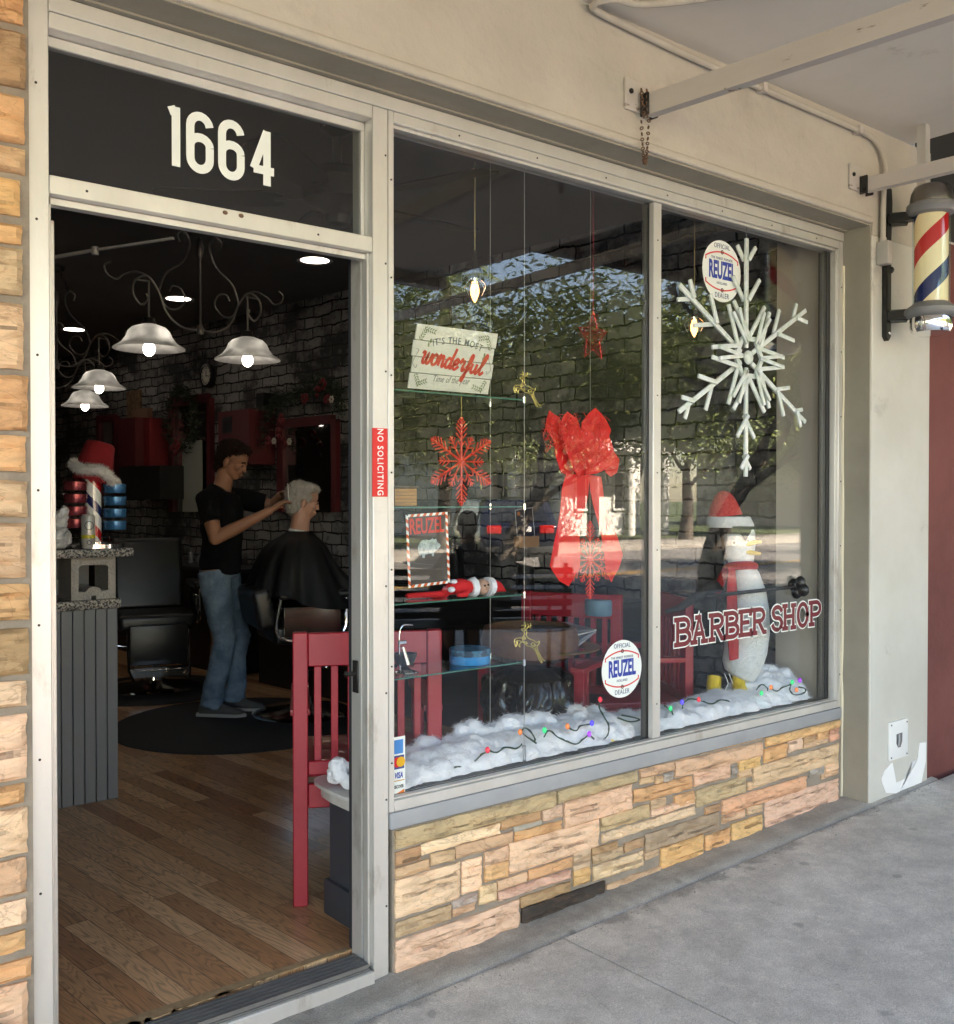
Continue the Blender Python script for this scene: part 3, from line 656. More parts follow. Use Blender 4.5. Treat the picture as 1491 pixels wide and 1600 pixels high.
def pole_mat(name, z0, pitch, glow, sgn=1):
    m, n, b = newmat(name); tc = N(n, 'ShaderNodeTexCoord'); sp = N(n, 'ShaderNodeSeparateXYZ'); n.links.new(tc.outputs['Object'], sp.inputs[0])
    at = N(n, 'ShaderNodeMath', operation='ARCTAN2'); n.links.new(sp.outputs[1], at.inputs[0]); n.links.new(sp.outputs[0], at.inputs[1])
    a = N(n, 'ShaderNodeMath', operation='MULTIPLY'); a.inputs[1].default_value = sgn/(2*math.pi)*2; n.links.new(at.outputs[0], a.inputs[0])
    z = N(n, 'ShaderNodeMath', operation='MULTIPLY_ADD'); z.inputs[1].default_value = 1/pitch; n.links.new(sp.outputs[2], z.inputs[0]); n.links.new(a.outputs[0], z.inputs[2])
    f = N(n, 'ShaderNodeMath', operation='MULTIPLY'); f.inputs[1].default_value = .5; n.links.new(z.outputs[0], f.inputs[0])
    g = N(n, 'ShaderNodeMath', operation='FRACT'); n.links.new(f.outputs[0], g.inputs[0])
    r = N(n, 'ShaderNodeValToRGB'); r.color_ramp.interpolation = 'CONSTANT'; e = r.color_ramp.elements
    for k in range(2): e.new(.5)
    for k, (p, c) in enumerate([(0, (.50, .012, .015)), (.21, (.80, .66, .48) if glow else (.8, .8, .78)), (.5, (.012, .02, .12)), (.71, (.85, .74, .56) if glow else (.8, .8, .78))]): e[k].position = p; e[k].color = c4(c)
    n.links.new(g.outputs[0], r.inputs[0]); n.links.new(r.outputs[0], b.inputs[0]); b.inputs['Roughness'].default_value = .2; b.inputs['Coat Weight'].default_value = .6; b.inputs['Coat Roughness'].default_value = .03
    if glow:
        n.links.new(mixc(n, 1., r.outputs[0], (1., .62, .26), 'MULTIPLY'), b.inputs['Emission Color']); b.inputs['Emission Strength'].default_value = glow
    return m
m = MB(); zb, zt = zz(473), zz(337); m.lathe([(.072, zb), (.072, zt)], (X, Y, 0), 48); o = m.build('striped_cylinder', pole_mat('lit barber stripes', 0, .205, .018, -1), None); o.parent = BP; o.location = Vector((X, Y, zb)) - BP.location
for v in o.data.vertices: pass
m = MB(); m.lathe([(.079, zb), (.079, zt)], (X, Y, 0), 48); m.build('glass_tube', M['clear'], BP)
bx = at_y(1385, 420, -.15).x
m = MB(); zA, zB = at_y(1385, 300, -.15).z, at_y(1385, 533, -.15).z
m.prism([(bx-.024, -.165, zA+.0), (bx-.01, -.165, zA+.02), (bx+.02, -.165, zA+.012), (bx+.026, -.165, zA-.05), (bx+.018, -.165, zA-.22), (bx+.015, -.165, zB+.22), (bx+.02, -.165, zB+.11), (bx+.018, -.165, zB+.02), (bx, -.165, zB), (bx-.018, -.165, zB+.02), (bx-.02, -.165, zB+.11), (bx-.014, -.165, zB+.22), (bx-.018, -.165, zA-.22)][::-1], (0, .024, 0))
m.ball((bx+.022, -.16, lerp(zA, zB, .52)), .016, 10, 8)
for v in (333, 488):
    z = zz(v); m.bar((bx+.005, -.165, z), (X-.02, Y+.06, z), .05, .04); m.bar((bx, -.17, z), (bx+.04, -.23, z), .04, .055)
m.build('bracket', M['iron'], BP)
m = MB(); m.ball((bx, -.168, zB+.035), .009, 8, 6); m.build('bolt', M['chrome'], BP)
# ================================================================ writing on the glass and frame
GY = .0435       # just in front of the panes
def put(mb, name, mat, p, parent=None, roll=0, sub=None): return mb.xf(wallM(p, (0, -1, 0), roll)).build(name, mat, parent, smooth=0)
# 1664 in narrow block figures
def fig6():
    return [arc(0, .75, .17, 8, 180, 9, .19) + arc(0, .21, .17, 180, 360, 12, .19) + [(.17, .42)], arc(0, .42, .17, 0, 180, 9, .15)]
figs = {'1': [[(-.13, .86), (.0, .96), (.0, 0-.02)]], '6': fig6(), '4': [[(.085, -.02), (.085, .97)], [(.085, .96), (-.17, .25)], [(-.17, .25), (.22, .25)]]}
pL = at_y(290, 220, .05); pR = at_y(404, 245, .05)
zt_, zb_ = at_y(283, 171, .05).z, at_y(283, 262, .05).z
H = zt_-zb_
NUM = thing('house_number', 'pale vinyl house number 1664 on the glass above the door', 'house number', (pL.x, .05, zb_))
xs = [at_y(u, 240, .05).x for u in (275, 313.5, 362.5, 411)]
zs = [at_y(u, v, .05).z for u, v in ((287, 263), (315, 270), (356, 284), (404, 291))]
for ch, x in zip('1664', xs):
    m = ribbon([[(px*H*1.05, py*H) for px, py in st] for st in figs[ch]], H*.15)
    if ch == '1': m = ribbon([[(0.01*H, 1.0*H), (0.01*H, -.02*H)], [(-.11*H, .90*H), (.015*H, .955*H)]], H*.15)
    m.xf(wallM((x, .0535, zb_+.005), (0, -1, 0))).build('digit', M['vinylwhite'], NUM, smooth=0)
# NO SOLICITING strip on the right post
p = at_y(594, 722, -.003); a = at_y(594, 669, -.003); b = at_y(594, 776, -.003)
NS = thing('sign_strip', 'narrow red NO SOLICITING strip on the right door post', 'sign', (p.x, -.003, b.z))
m = MB(); hw = .0275; m.box((p.x-hw, -.003, b.z), (p.x+hw, -.0005, a.z)); m.build('strip', M['redvinyl'], NS, smooth=0)
t = text_mesh('NO SOLICITING', .030, .0004, .0003, .8, spacing=1.22); t.xf(Matrix.Rotation(R(-90), 4, 'Z')); put(t, 'lettering', M['vinylwhite'], (p.x, -.0036, p.z), NS)
# BARBER SHOP: slab letters in maroon with a white edge
LET = {
 'B': [[(0, 0), (0, 1)], [(-.1, 1), (.28, 1)] + arc(.28, .76, .22, 85, -90, 6, .24) + [(0, .53)], [(.28, .53)] + arc(.3, .265, .25, 85, -85, 6, .265) + [(-.1, 0)]],
 'A': [[(-.02, 0), (.22, 1), (.46, 0)], [(.06, .33), (.38, .33)], [(-.12, 0), (.08, 0)], [(.36, 0), (.56, 0)], [(.08, 1), (.24, 1)]],
 'R': [[(0, 0), (0, 1)], [(-.1, 1), (.28, 1)] + arc(.28, .75, .22, 85, -90, 6, .25) + [(0, .5)], [(.22, .5), (.48, 0), (.58, 0)], [(-.1, 0), (.1, 0)]],
 'E': [[(0, 0), (0, 1)], [(-.1, 1), (.46, 1), (.46, .86)], [(0, .52), (.34, .52)], [(-.1, 0), (.48, 0), (.48, .16)]],
 'S': [arc(.24, .76, .23, 20, 180, 8, .24) + arc(.24, .76, .23, 180, 268, 4, .25) + arc(.24, .26, .24, 90, -60, 8, .26) + arc(.24, .26, .25, -60, -165, 5, .26)],
 'H': [[(0, 0), (0, 1)], [(.46, 0), (.46, 1)], [(0, .52), (.46, .52)], [(-.1, 0), (.1, 0)], [(.36, 0), (.56, 0)], [(-.1, 1), (.08, 1)], [(.38, 1), (.56, 1)]],
 'O': [arc(.26, .5, .27, 0, 360, 24, .5)],
 'P': [[(0, 0), (0, 1)], [(-.1, 1), (.28, 1)] + arc(.28, .72, .23, 85, -90, 6, .28) + [(0, .44)], [(-.1, 0), (.12, 0)]]}
q0 = at_y(1056, 1008, GY); q1 = at_y(1285, 973, GY); top0 = at_y(1056, 966, GY); top1 = at_y(1285, 935, GY)
BS = thing('window_lettering', 'maroon BARBER SHOP lettering outlined in white on the right pane', 'lettering', ((q0.x+q1.x)/2, GY, q0.z))
word = [('B', 0), ('A', .78), ('R', 1.62), ('B', 2.36), ('E', 3.1), ('R', 3.78), ('S', 4.78), ('H', 5.46), ('O', 6.22), ('P', 7.0)]
hh = (top0.z - q0.z) * .93; ww = (q1.x - q0.x - .02) / 7.6
for ch, x in word:
    st = [[(x*ww + px*ww*1.02, py*hh) for px, py in s] for s in LET[ch]]
    zoff = lerp(q0.z, q1.z, x/7.6)
    for nm, mt, wd, yy in (('outline', M['vinylwhite'], .030, 0), ('letter', M['maroon'], .019, -.0018)):
        stt = [([ (s[0][0]-(s[1][0]-s[0][0])/max(1e-6, math.hypot(s[1][0]-s[0][0], s[1][1]-s[0][1]))*wd*.42, s[0][1]-(s[1][1]-s[0][1])/max(1e-6, math.hypot(s[1][0]-s[0][0], s[1][1]-s[0][1]))*wd*.42)] + s[1:-1] + [(s[-1][0]+(s[-1][0]-s[-2][0])/max(1e-6, math.hypot(s[-1][0]-s[-2][0], s[-1][1]-s[-2][1]))*wd*.42, s[-1][1]+(s[-1][1]-s[-2][1])/max(1e-6, math.hypot(s[-1][0]-s[-2][0], s[-1][1]-s[-2][1]))*wd*.42)]) if s[0] != s[-1] else s for s in st]
        ribbon(stt, wd).xf(wallM((q0.x+.01, GY+yy, zoff), (0, -1, 0))).build(nm, mt, BS, smooth=0)
# round dealer stickers
def round_sticker(cu, cv, label):
    c = at_y(cu, cv, GY); rz_ = .5*(at_y(cu, cv-48 if cu > 1000 else cv-45, GY).z - at_y(cu, cv+48 if cu > 1000 else cv+45, GY).z)
    t = thing('round_sticker', label, 'sticker', (c.x, GY, c.z), 0, 'round white shop stickers')
    r = rz_
    put(disc(0, 0, r, 0, .0006, 40), 'disc', M['vinylwhite'], c, t)
    for s, f in ((1, 1), (-1, 1)):
        m = ribbon([[(-.83*r, s*.30*r)] + [(r*.83*q/8, s*r*(.62-.2*(q/8)**2)) for q in range(-8, 9)] + [(.83*r, s*.30*r)]], r*.045)
        m.xf(wallM(c+Vector((0, -.0008, 0)), (0, -1, 0))).build('red_line', M['redvinyl'], t, smooth=0)
        ribbon([arc(0, s*.62*r, r*.055, 0, 360, 12)], r*.03).xf(wallM(c+Vector((0, -.0022, 0)), (0, -1, 0))).build('ring', M['iron'], t, smooth=0)
    put(text_mesh('REUZEL', r*.78, r*.028, .0004, .50, spacing=1.02), 'lettering', M['blue'], c+Vector((0, -.0014, 0)), t)
    ink = pmat('dark ink', (.05, .08, .18), .5)
    for tx, dz, s, sx in (('OFFICIAL', .80, .22, .85), ('DEALER', -.80, .23, .85), ('THE FINEST POMADE', .40, .12, .9), ('HOLLAND', -.40, .12, .9)):
        put(text_mesh(tx, r*s, .0, .0003, sx, spacing=1.1), 'small_print', ink, c+Vector((0, -.0014, r*dz)), t)
round_sticker(1128, 424, 'round white sticker high on the right pane behind the acrylic snowflake')
round_sticker(972, 1045, 'round white sticker low on the left pane above the cotton snow')
# card sticker
a = at_y(612, 1153, GY); b = at_y(633, 1243, GY); cw = b.x-a.x; ch_ = a.z-b.z
CS = thing('card_sticker', 'tall white payment card sticker in the lower left corner of the window', 'sticker', ((a.x+b.x)/2, GY, b.z))
x0 = max(a.x, 1.7535); MB().box((x0, GY-.0006, b.z), (b.x, GY, a.z)).build('backing', M['vinylwhite'], CS, smooth=0)
z = lambda f: a.z - f*ch_
MB().box((x0, GY-.0014, z(.28)), (b.x-.008, GY-.0007, z(.05))).build('blue_card', pmat('card blue', (.05, .25, .62), .4), CS, smooth=0)
cc = Vector(((x0+b.x)/2, GY, z(.42)))
MB().box((x0, GY-.0012, z(.535)), (b.x-.004, GY-.0007, z(.31))).build('dark_card', pmat('card dark blue', (.03, .06, .22), .4), CS, smooth=0)
put(disc(-cw*.10, 0, ch_*.085, 0, .0004, 24), 'red_disc', M['redvinyl'], cc+Vector((0, -.0014, 0)), CS); put(disc(cw*.16, 0, ch_*.085, 0, .0004, 24), 'yellow_disc', pmat('card yellow', (.8, .42, .02), .4), cc+Vector((0, -.0020, 0)), CS)
put(text_mesh('VISA', ch_*.135, .0008, .0003, .62, shear=.25), 'lettering', M['blue'], ((x0+b.x)/2, GY-.001, z(.645)), CS)
MB().box((x0, GY-.0012, z(.735)), (b.x-.003, GY-.0007, z(.72))).build('gold_bar', M['yellow'], CS, smooth=0)
put(text_mesh('DISCOVER', ch_*.075, .0003, .0003, .58), 'lettering', M['iron'], ((x0+b.x)/2, GY-.001, z(.83)), CS)
m = MB(); m.prism([(x0+.004, GY-.0008, z(.965)), (b.x-.003, GY-.0008, z(.965)), (b.x-.003, GY-.0008, z(.88))], (0, -.0004, 0)); m.build('orange_corner', pmat('orange ink', (.8, .22, .03), .4), CS, smooth=0)
# ================================================================ the shop inside
def brickwall_mat():
    m, n, b = newmat('distressed white brick'); b.inputs['Roughness'].default_value = .85; b.inputs['Specular IOR Level'].default_value = .2
    tc = N(n, 'ShaderNodeTexCoord'); sp = N(n, 'ShaderNodeSeparateXYZ'); n.links.new(tc.outputs['Object'], sp.inputs[0])
    cb = N(n, 'ShaderNodeCombineXYZ'); n.links.new(sp.outputs[1], cb.inputs[0]); n.links.new(sp.outputs[2], cb.inputs[1])
    wn = N(n, 'ShaderNodeTexNoise'); wn.inputs['Scale'].default_value = 5; n.links.new(tc.outputs['Object'], wn.inputs[0])
    wv = N(n, 'ShaderNodeVectorMath', operation='MULTIPLY_ADD'); wv.inputs[1].default_value = (.05, .05, 0); n.links.new(wn.outputs['Color'], wv.inputs[0]); n.links.new(cb.outputs[0], wv.inputs[2])
    bt = N(n, 'ShaderNodeTexBrick'); bt.inputs['Scale'].default_value = 1; bt.inputs['Mortar Size'].default_value = .0075; bt.inputs['Mortar Smooth'].default_value = .3
    bt.inputs['Brick Width'].default_value = .24; bt.inputs['Row Height'].default_value = .085; bt.inputs['Bias'].default_value = -.1
    bt.inputs['Color1'].default_value = (.27, .26, .25, 1); bt.inputs['Color2'].default_value = (.15, .145, .14, 1); bt.inputs['Mortar'].default_value = (.006, .006, .006, 1)
    wf_ = N(n, 'ShaderNodeTexNoise'); wf_.inputs['Scale'].default_value = 22; wf_.inputs['Detail'].default_value = 4; n.links.new(tc.outputs['Object'], wf_.inputs[0])
    w2 = N(n, 'ShaderNodeVectorMath', operation='MULTIPLY_ADD'); w2.inputs[1].default_value = (.016, .022, 0); n.links.new(wf_.outputs['Color'], w2.inputs[0]); n.links.new(wv.outputs[0], w2.inputs[2])
    n.links.new(w2.outputs[0], bt.inputs[0])
    t = N(n, 'ShaderNodeTexNoise'); t.inputs['Scale'].default_value = 2.2; t.inputs['Detail'].default_value = 12; t.inputs['Roughness'].default_value = .7; n.links.new(cb.outputs[0], t.inputs[0])
    o = mixc(n, ramp(n, t.outputs[0], [(.46, 0.), (.57, .92)]), bt.outputs[0], (.035, .034, .036))
    t2 = N(n, 'ShaderNodeTexNoise'); t2.inputs['Scale'].default_value = 14; t2.inputs['Detail'].default_value = 9; n.links.new(cb.outputs[0], t2.inputs[0])
    o = mixc(n, ramp(n, t2.outputs[0], [(.56, 0.), (.66, .7)]), o, (.07, .066, .064))
    n.links.new(o, b.inputs[0])
    bp = N(n, 'ShaderNodeBump'); bp.inputs['Strength'].default_value = .6; bp.inputs['Distance'].default_value = .01; bp.invert = True
    n.links.new(bt.outputs['Fac'], bp.inputs['Height']); n.links.new(bp.outputs[0], b.inputs['Normal']); return m
M['brick'] = brickwall_mat()
def wood_mat():
    m, n, b = newmat('oak floor'); co = coords(n, 'Object', (1, 1, 1), (0, 0, R(-5.5)))
    sp = N(n, 'ShaderNodeSeparateXYZ'); n.links.new(co, sp.inputs[0]); cb = N(n, 'ShaderNodeCombineXYZ'); n.links.new(sp.outputs[1], cb.inputs[0]); n.links.new(sp.outputs[0], cb.inputs[1])
    bt = N(n, 'ShaderNodeTexBrick'); bt.inputs['Scale'].default_value = 1; bt.inputs['Mortar Size'].default_value = .0011; bt.inputs['Mortar Smooth'].default_value = .1; bt.offset = .37; bt.offset_frequency = 2
    bt.inputs['Brick Width'].default_value = .95; bt.inputs['Row Height'].default_value = .083; bt.inputs['Bias'].default_value = 0
    bt.inputs['Color1'].default_value = (0, 0, 0, 1); bt.inputs['Color2'].default_value = (1, 1, 1, 1); bt.inputs['Mortar'].default_value = (.5, .5, .5, 1)
    n.links.new(cb.outputs[0], bt.inputs[0])
    base = ramp(n, bt.outputs[0], [(.0, (.38, .16, .065)), (.3, (.50, .24, .105)), (.6, (.60, .32, .15)), (.85, (.76, .46, .24)), (1., (.66, .36, .175))])
    # each board shifts the grain
    ad = N(n, 'ShaderNodeVectorMath', operation='MULTIPLY_ADD'); ad.inputs[1].default_value = (7.3, 4.1, 5.7); n.links.new(bt.outputs[0], ad.inputs[0])
    st = N(n, 'ShaderNodeVectorMath', operation='MULTIPLY'); st.inputs[1].default_value = (1.1, 9.5, 1); n.links.new(cb.outputs[0], st.inputs[0]); n.links.new(st.outputs[0], ad.inputs[2])
    t = N(n, 'ShaderNodeTexNoise'); t.inputs['Scale'].default_value = 1.7; t.inputs['Detail'].default_value = 2; t.inputs['Distortion'].default_value = .4; n.links.new(ad.outputs[0], t.inputs[0])
    k = N(n, 'ShaderNodeMath', operation='MULTIPLY'); k.inputs[1].default_value = 14; n.links.new(t.outputs[0], k.inputs[0])
    fr = N(n, 'ShaderNodeMath', operation='FRACT'); n.links.new(k.outputs[0], fr.inputs[0])
    grain = ramp(n, fr.outputs[0], [(0., .45), (.25, .95), (.75, 1.08), (1., .55)])
    fine = N(n, 'ShaderNodeTexNoise'); fine.inputs['Scale'].default_value = 30; fine.inputs['Detail'].default_value = 5
    s2 = N(n, 'ShaderNodeVectorMath', operation='MULTIPLY'); s2.inputs[1].default_value = (.6, 9, 1); n.links.new(cb.outputs[0], s2.inputs[0]); n.links.new(s2.outputs[0], fine.inputs[0])
    o = mixc(n, .8, base, grain, 'MULTIPLY'); o = mixc(n, .7, o, ramp(n, fine.outputs[0], [(.3, .75), (.6, 1.08)]), 'MULTIPLY')
    o = mixc(n, bt.outputs['Fac'], o, (.04, .02, .01))
    n.links.new(o, b.inputs[0]); b.inputs['Roughness'].default_value = .34; b.inputs['Coat Weight'].default_value = .12; b.inputs['Coat Roughness'].default_value = .15
    return m
M['oak'] = wood_mat()
M['ceil'] = pmat('dark ceiling paint', (.085, .083, .08), .9, c2=(.10, .097, .094), ns=2)
M['greywall'] = pmat('grey interior wall', (.16, .16, .165), .8)
M['beige'] = pmat('beige drywall', (.48, .43, .36), .8, c2=(.52, .47, .40), ns=3)
M['granite'] = pmat('speckled granite', (.34, .31, .28), .25, c2=(.03, .03, .03), ns=95, lo=.47, hi=.53, wear=(.58, .52, .46), ws=60, wlo=.58, whi=.62)
M['cinder'] = pmat('cinder block', (.36, .34, .31), .95, c2=(.42, .40, .36), ns=10, bump=.9, bs=90)
M['greywood'] = pmat('grey painted boards', (.165, .175, .185), .5, c2=(.185, .195, .205), ns=3)
M['slatewood'] = pmat('slate painted panel', (.048, .053, .062), .5)
M['marble'] = pmat('pale marble', (.62, .60, .57), .3, c2=(.50, .44, .38), ns=7)
M['redwood'] = pmat('red painted wood', (.33, .014, .026), .42, c2=(.37, .020, .034), ns=5, coat=.15, wear=(.20, .03, .03), ws=14, wlo=.68, whi=.74)
M['darkred'] = pmat('deep red panel', (.085, .007, .010), .55)
M['leather'] = pmat('black leather', (.010, .010, .011), .28, c2=(.018, .018, .018), ns=5, bump=.12, bs=160)
M['blackmat'] = pmat('black mat', (.012, .012, .012), .75, bump=.2, bs=300)
M['blackwood'] = pmat('black cabinet', (.014, .013, .013), .35)
M['mirror'] = pmat('mirror', (.5, .5, .5), .03, metal=1)
M['cotton'] = pmat('cotton snow', (.88, .90, .94), .95, bump=.35, bs=60, c2=(.92, .93, .95), ns=5)
M['cotton'].node_tree.nodes['Principled BSDF'].inputs['Subsurface Weight'].default_value = .35
M['cotton'].node_tree.nodes['Principled BSDF'].inputs['Subsurface Radius'].default_value = (.03, .03, .03)
M['gold'] = pmat('gold wire', (.62, .50, .16), .35, metal=.7)
M['glitred'] = pmat('glitter red', (.56, .015, .010), .35, c2=(.74, .07, .035), ns=120, lo=.45, hi=.6)
M['ribbon'] = pmat('red ribbon', (.74, .006, .008), .5, c2=(.64, .004, .006), ns=14, emit=None)
M['acryl'] = pmat('frosted acrylic', (.56, .64, .57), .15, c2=(.72, .77, .78), ns=22, spec=.8, wear=(.55, .62, .52), ws=30, wlo=.55, whi=.62)
M['green'] = pmat('dark green wire', (.01, .05, .02), .4)
M['paper'] = pmat('paper', (.72, .70, .66), .6)

BACK = 10.0
def wx(y): return 4.45 - .111*y
m = MB(); m.box((-4, .118, -.1), (4.6, BACK+1, -.004+.004)); o = struct(m, 'floor', M['oak'])
m = MB(); rr = random.Random(2); pts = []
for i in range(61):
    x = lerp(.742, 1.66, i/60); pts.append((x, .116 - .006*rr.random() - .022*max(0, 1-abs(x-1.0)/.5)*rr.random(), .0015))
m.prism([(.742, .14, .0015)] + pts + [(1.66, .14, .0015)], (0, 0, -.004)); struct(m, 'floor_edge', pmat('raw board edge', (.40, .27, .14), .8, c2=(.3, .18, .09), ns=40))
m = MB(); m.box((-4, .3, 3.0), (4.8, BACK+1, 3.1)); m.box((-4, .001, 2.66), (4.8, .3, 2.68)); m.box((-4, .30, 2.66), (4.8, .32, 3.0)); struct(m, 'ceiling', M['ceil'])
m = MB(); y0, y1 = .36, BACK+.5; m.add([(wx(y0), y0, -.05), (wx(y1), y1, -.05), (wx(y1)+.2, y1, -.05), (wx(y0)+.2, y0, -.05), (wx(y0), y0, 3.0), (wx(y1), y1, 3.0), (wx(y1)+.2, y1, 3.0), (wx(y0)+.2, y0, 3.0)], [(0,3,2,1),(4,5,6,7),(0,1,5,4)[::-1],(1,2,6,5)[::-1],(2,3,7,6)[::-1],(3,0,4,7)[::-1]])
o = m.build('brick_wall', M['brick'], base=None); tag(o, kind='structure')
m = MB(); m.box((wx(.36)-.012, .101, -.05), (wx(.36)+.3, .359, 3.0)); m.box((4.262, .10, 0), (4.28, .36, 3)); struct(m, 'wall_return', M['beige'])
m = MB(); m.box((-4, BACK, -.05), (4.4, BACK+.1, 3.0)); m.box((-.9, .3, -.05), (-.8, BACK, 3.0)); m.box((-4, .19, -.05), (.66, .299, 3.0)); struct(m, 'wall', M['greywall'])
# --- recessed lights, fan, pendants, chandeliers
Lm = pmat('lamp face', (1, 1, 1), .5, emit=(1, .97, .92), es=1.2)
for k, (u, v) in enumerate(((492, 407), (279, 467), (115, 515))):
    p = at_z(u, v, 2.995)
    t = thing('recessed_light', ['glowing recessed ceiling light nearest the door head', 'glowing recessed ceiling light behind the near chandelier', 'glowing recessed ceiling light deep in the shop at far left'][k], 'ceiling light', p, 0, 'recessed ceiling lights')
    MB().lathe([(.095, 0), (.12, -.004), (.12, .0), (.095, .004)], p, 32).build('trim', M['greywall'], t)
    MB().lathe([(.0001, -.002), (.094, .001)][::-1], p, 32).build('lens', Lm, t)
hub = at_t(527, 290, 4.2)
CF = thing('ceiling_fan', 'dark ceiling fan with broad blades seen through the transom', 'ceiling fan', (hub.x, hub.y, 3.0))
fm = pmat('fan wood', (.012, .010, .009), .45)
m = MB(); m.lathe([(.0001, 3.0), (.075, 2.998), (.07, 2.96), (.02, 2.93), (.018, 2.80), (.03, 2.79)][::-1], (hub.x, hub.y, 0), 24); m.build('downrod', M['iron'], CF)
m = MB(); m.lathe([(.001, 2.60), (.05, 2.60), (.07, 2.63), (.14, 2.66), (.15, 2.74), (.10, 2.79), (.02, 2.80)], (hub.x, hub.y, 0), 28); m.lathe([(.001, 2.56), (.05, 2.565), (.055, 2.6)], (hub.x, hub.y, 0), 20); m.build('motor', M['iron'], CF)
for k in range(5):
    a = R(2 + 72*k); d = Vector((math.cos(a), math.sin(a), 0)); s = Vector((-d.y, d.x, 0)); c0 = Vector((hub.x, hub.y, 2.665))
    m = MB(); m.prism([c0+d*.22-s*.05-Vector((0,0,.008)), c0+d*.30-s*.068-Vector((0,0,.012)), c0+d*.72-s*.075-Vector((0,0,.012)), c0+d*.745-s*.05-Vector((0,0,.01)), c0+d*.745+s*.06+Vector((0,0,.01)), c0+d*.72+s*.075+Vector((0,0,.012)), c0+d*.30+s*.068+Vector((0,0,.012)), c0+d*.22+s*.05+Vector((0,0,.008))], (0, 0, .007)); m.bar(c0+d*.10, c0+d*.26, .035, .008)
    m.build('blade', fm, CF)
bulbm = pmat('filament bulb', (.9, .55, .25), .1, emit=(1, .50, .16), es=.45)
for k, (u, v, lab) in enumerate(((742, 455, 'bare filament bulb hanging on a cord in the left pane'), (1085, 512, 'bare filament bulb hanging on a cord behind the acrylic snowflake'))):
    p = at_y(u, v, .5); t = thing('pendant_bulb', lab, 'pendant lamp', (p.x, p.y, 2.99), 0, 'bare bulb pendants')
    m = MB(); m.tube([(p.x, p.y, 2.995), (p.x, p.y, p.z+.14)], .003, 6); m.build('cord', pmat('brass cord', (.35, .28, .14), .5), t)
    m = MB(); m.lathe([(.001, .05), (.018, .05), (.02, .08), (.012, .09), (.010, .15), (.004, .16)], p, 16); m.build('socket', M['iron'], t)
    m = MB(); m.lathe([(.016, .035), (.017, .05)], p, 16); m.tube([(p.x+.045*math.cos(a), p.y+.045*math.sin(a), p.z+.02) for a in [2*math.pi*q/24 for q in range(25)]], .0012, 5, cap=False)
    for q in range(6):
        a = 2*math.pi*q/6; m.tube(smoothpath([(p.x+.016*math.cos(a), p.y+.016*math.sin(a), p.z+.05), (p.x+.045*math.cos(a), p.y+.045*math.sin(a), p.z+.02), (p.x+.03*math.cos(a), p.y+.03*math.sin(a), p.z-.02)], 4), .0012, 5)
    m.build('guard', M['chrome'], t)
    m = MB(); m.lathe([(.001, -.045), (.008, -.035), (.017, -.012), (.018, .005), (.012, .03), (.011, .04)], p, 16); m.build('bulb', bulbm, t)
shadem, n, b = newmat('alabaster glass shade'); b.inputs['Base Color'].default_value = (.62, .62, .60, 1); b.inputs['Roughness'].default_value = .3
tl = N(n, 'ShaderNodeBsdfTranslucent'); tl.inputs[0].default_value = (.78, .80, .80, 1)
tn = N(n, 'ShaderNodeTexNoise'); tn.inputs['Scale'].default_value = 9; tn.inputs['Detail'].default_value = 6; n.links.new(coords(n), tn.inputs[0]); n.links.new(ramp(n, tn.outputs[0], [(.35, (.40, .41, .41)), (.6, (.85, .86, .85))]), tl.inputs[0])
ms = N(n, 'ShaderNodeMixShader'); ms.inputs[0].default_value = .65; n.links.new(b.outputs[0], ms.inputs[1]); n.links.new(tl.outputs[0], ms.inputs[2]); n.links.new(ms.outputs[0], n.nodes['Material Output'].inputs[0])
bulbw = pmat('lit bulb', (1, 1, 1), .3, emit=(1, .97, .92), es=2.0)
def spiral(c, r0, r1, a0, a1, n=14, ax=Vector((1, 0, 0))):
    return [Vector(c) + ax*(lerp(r0, r1, i/n)*math.cos(R(lerp(a0, a1, i/n)))) + Vector((0, 0, lerp(r0, r1, i/n)*math.sin(R(lerp(a0, a1, i/n))))) for i in range(n+1)]
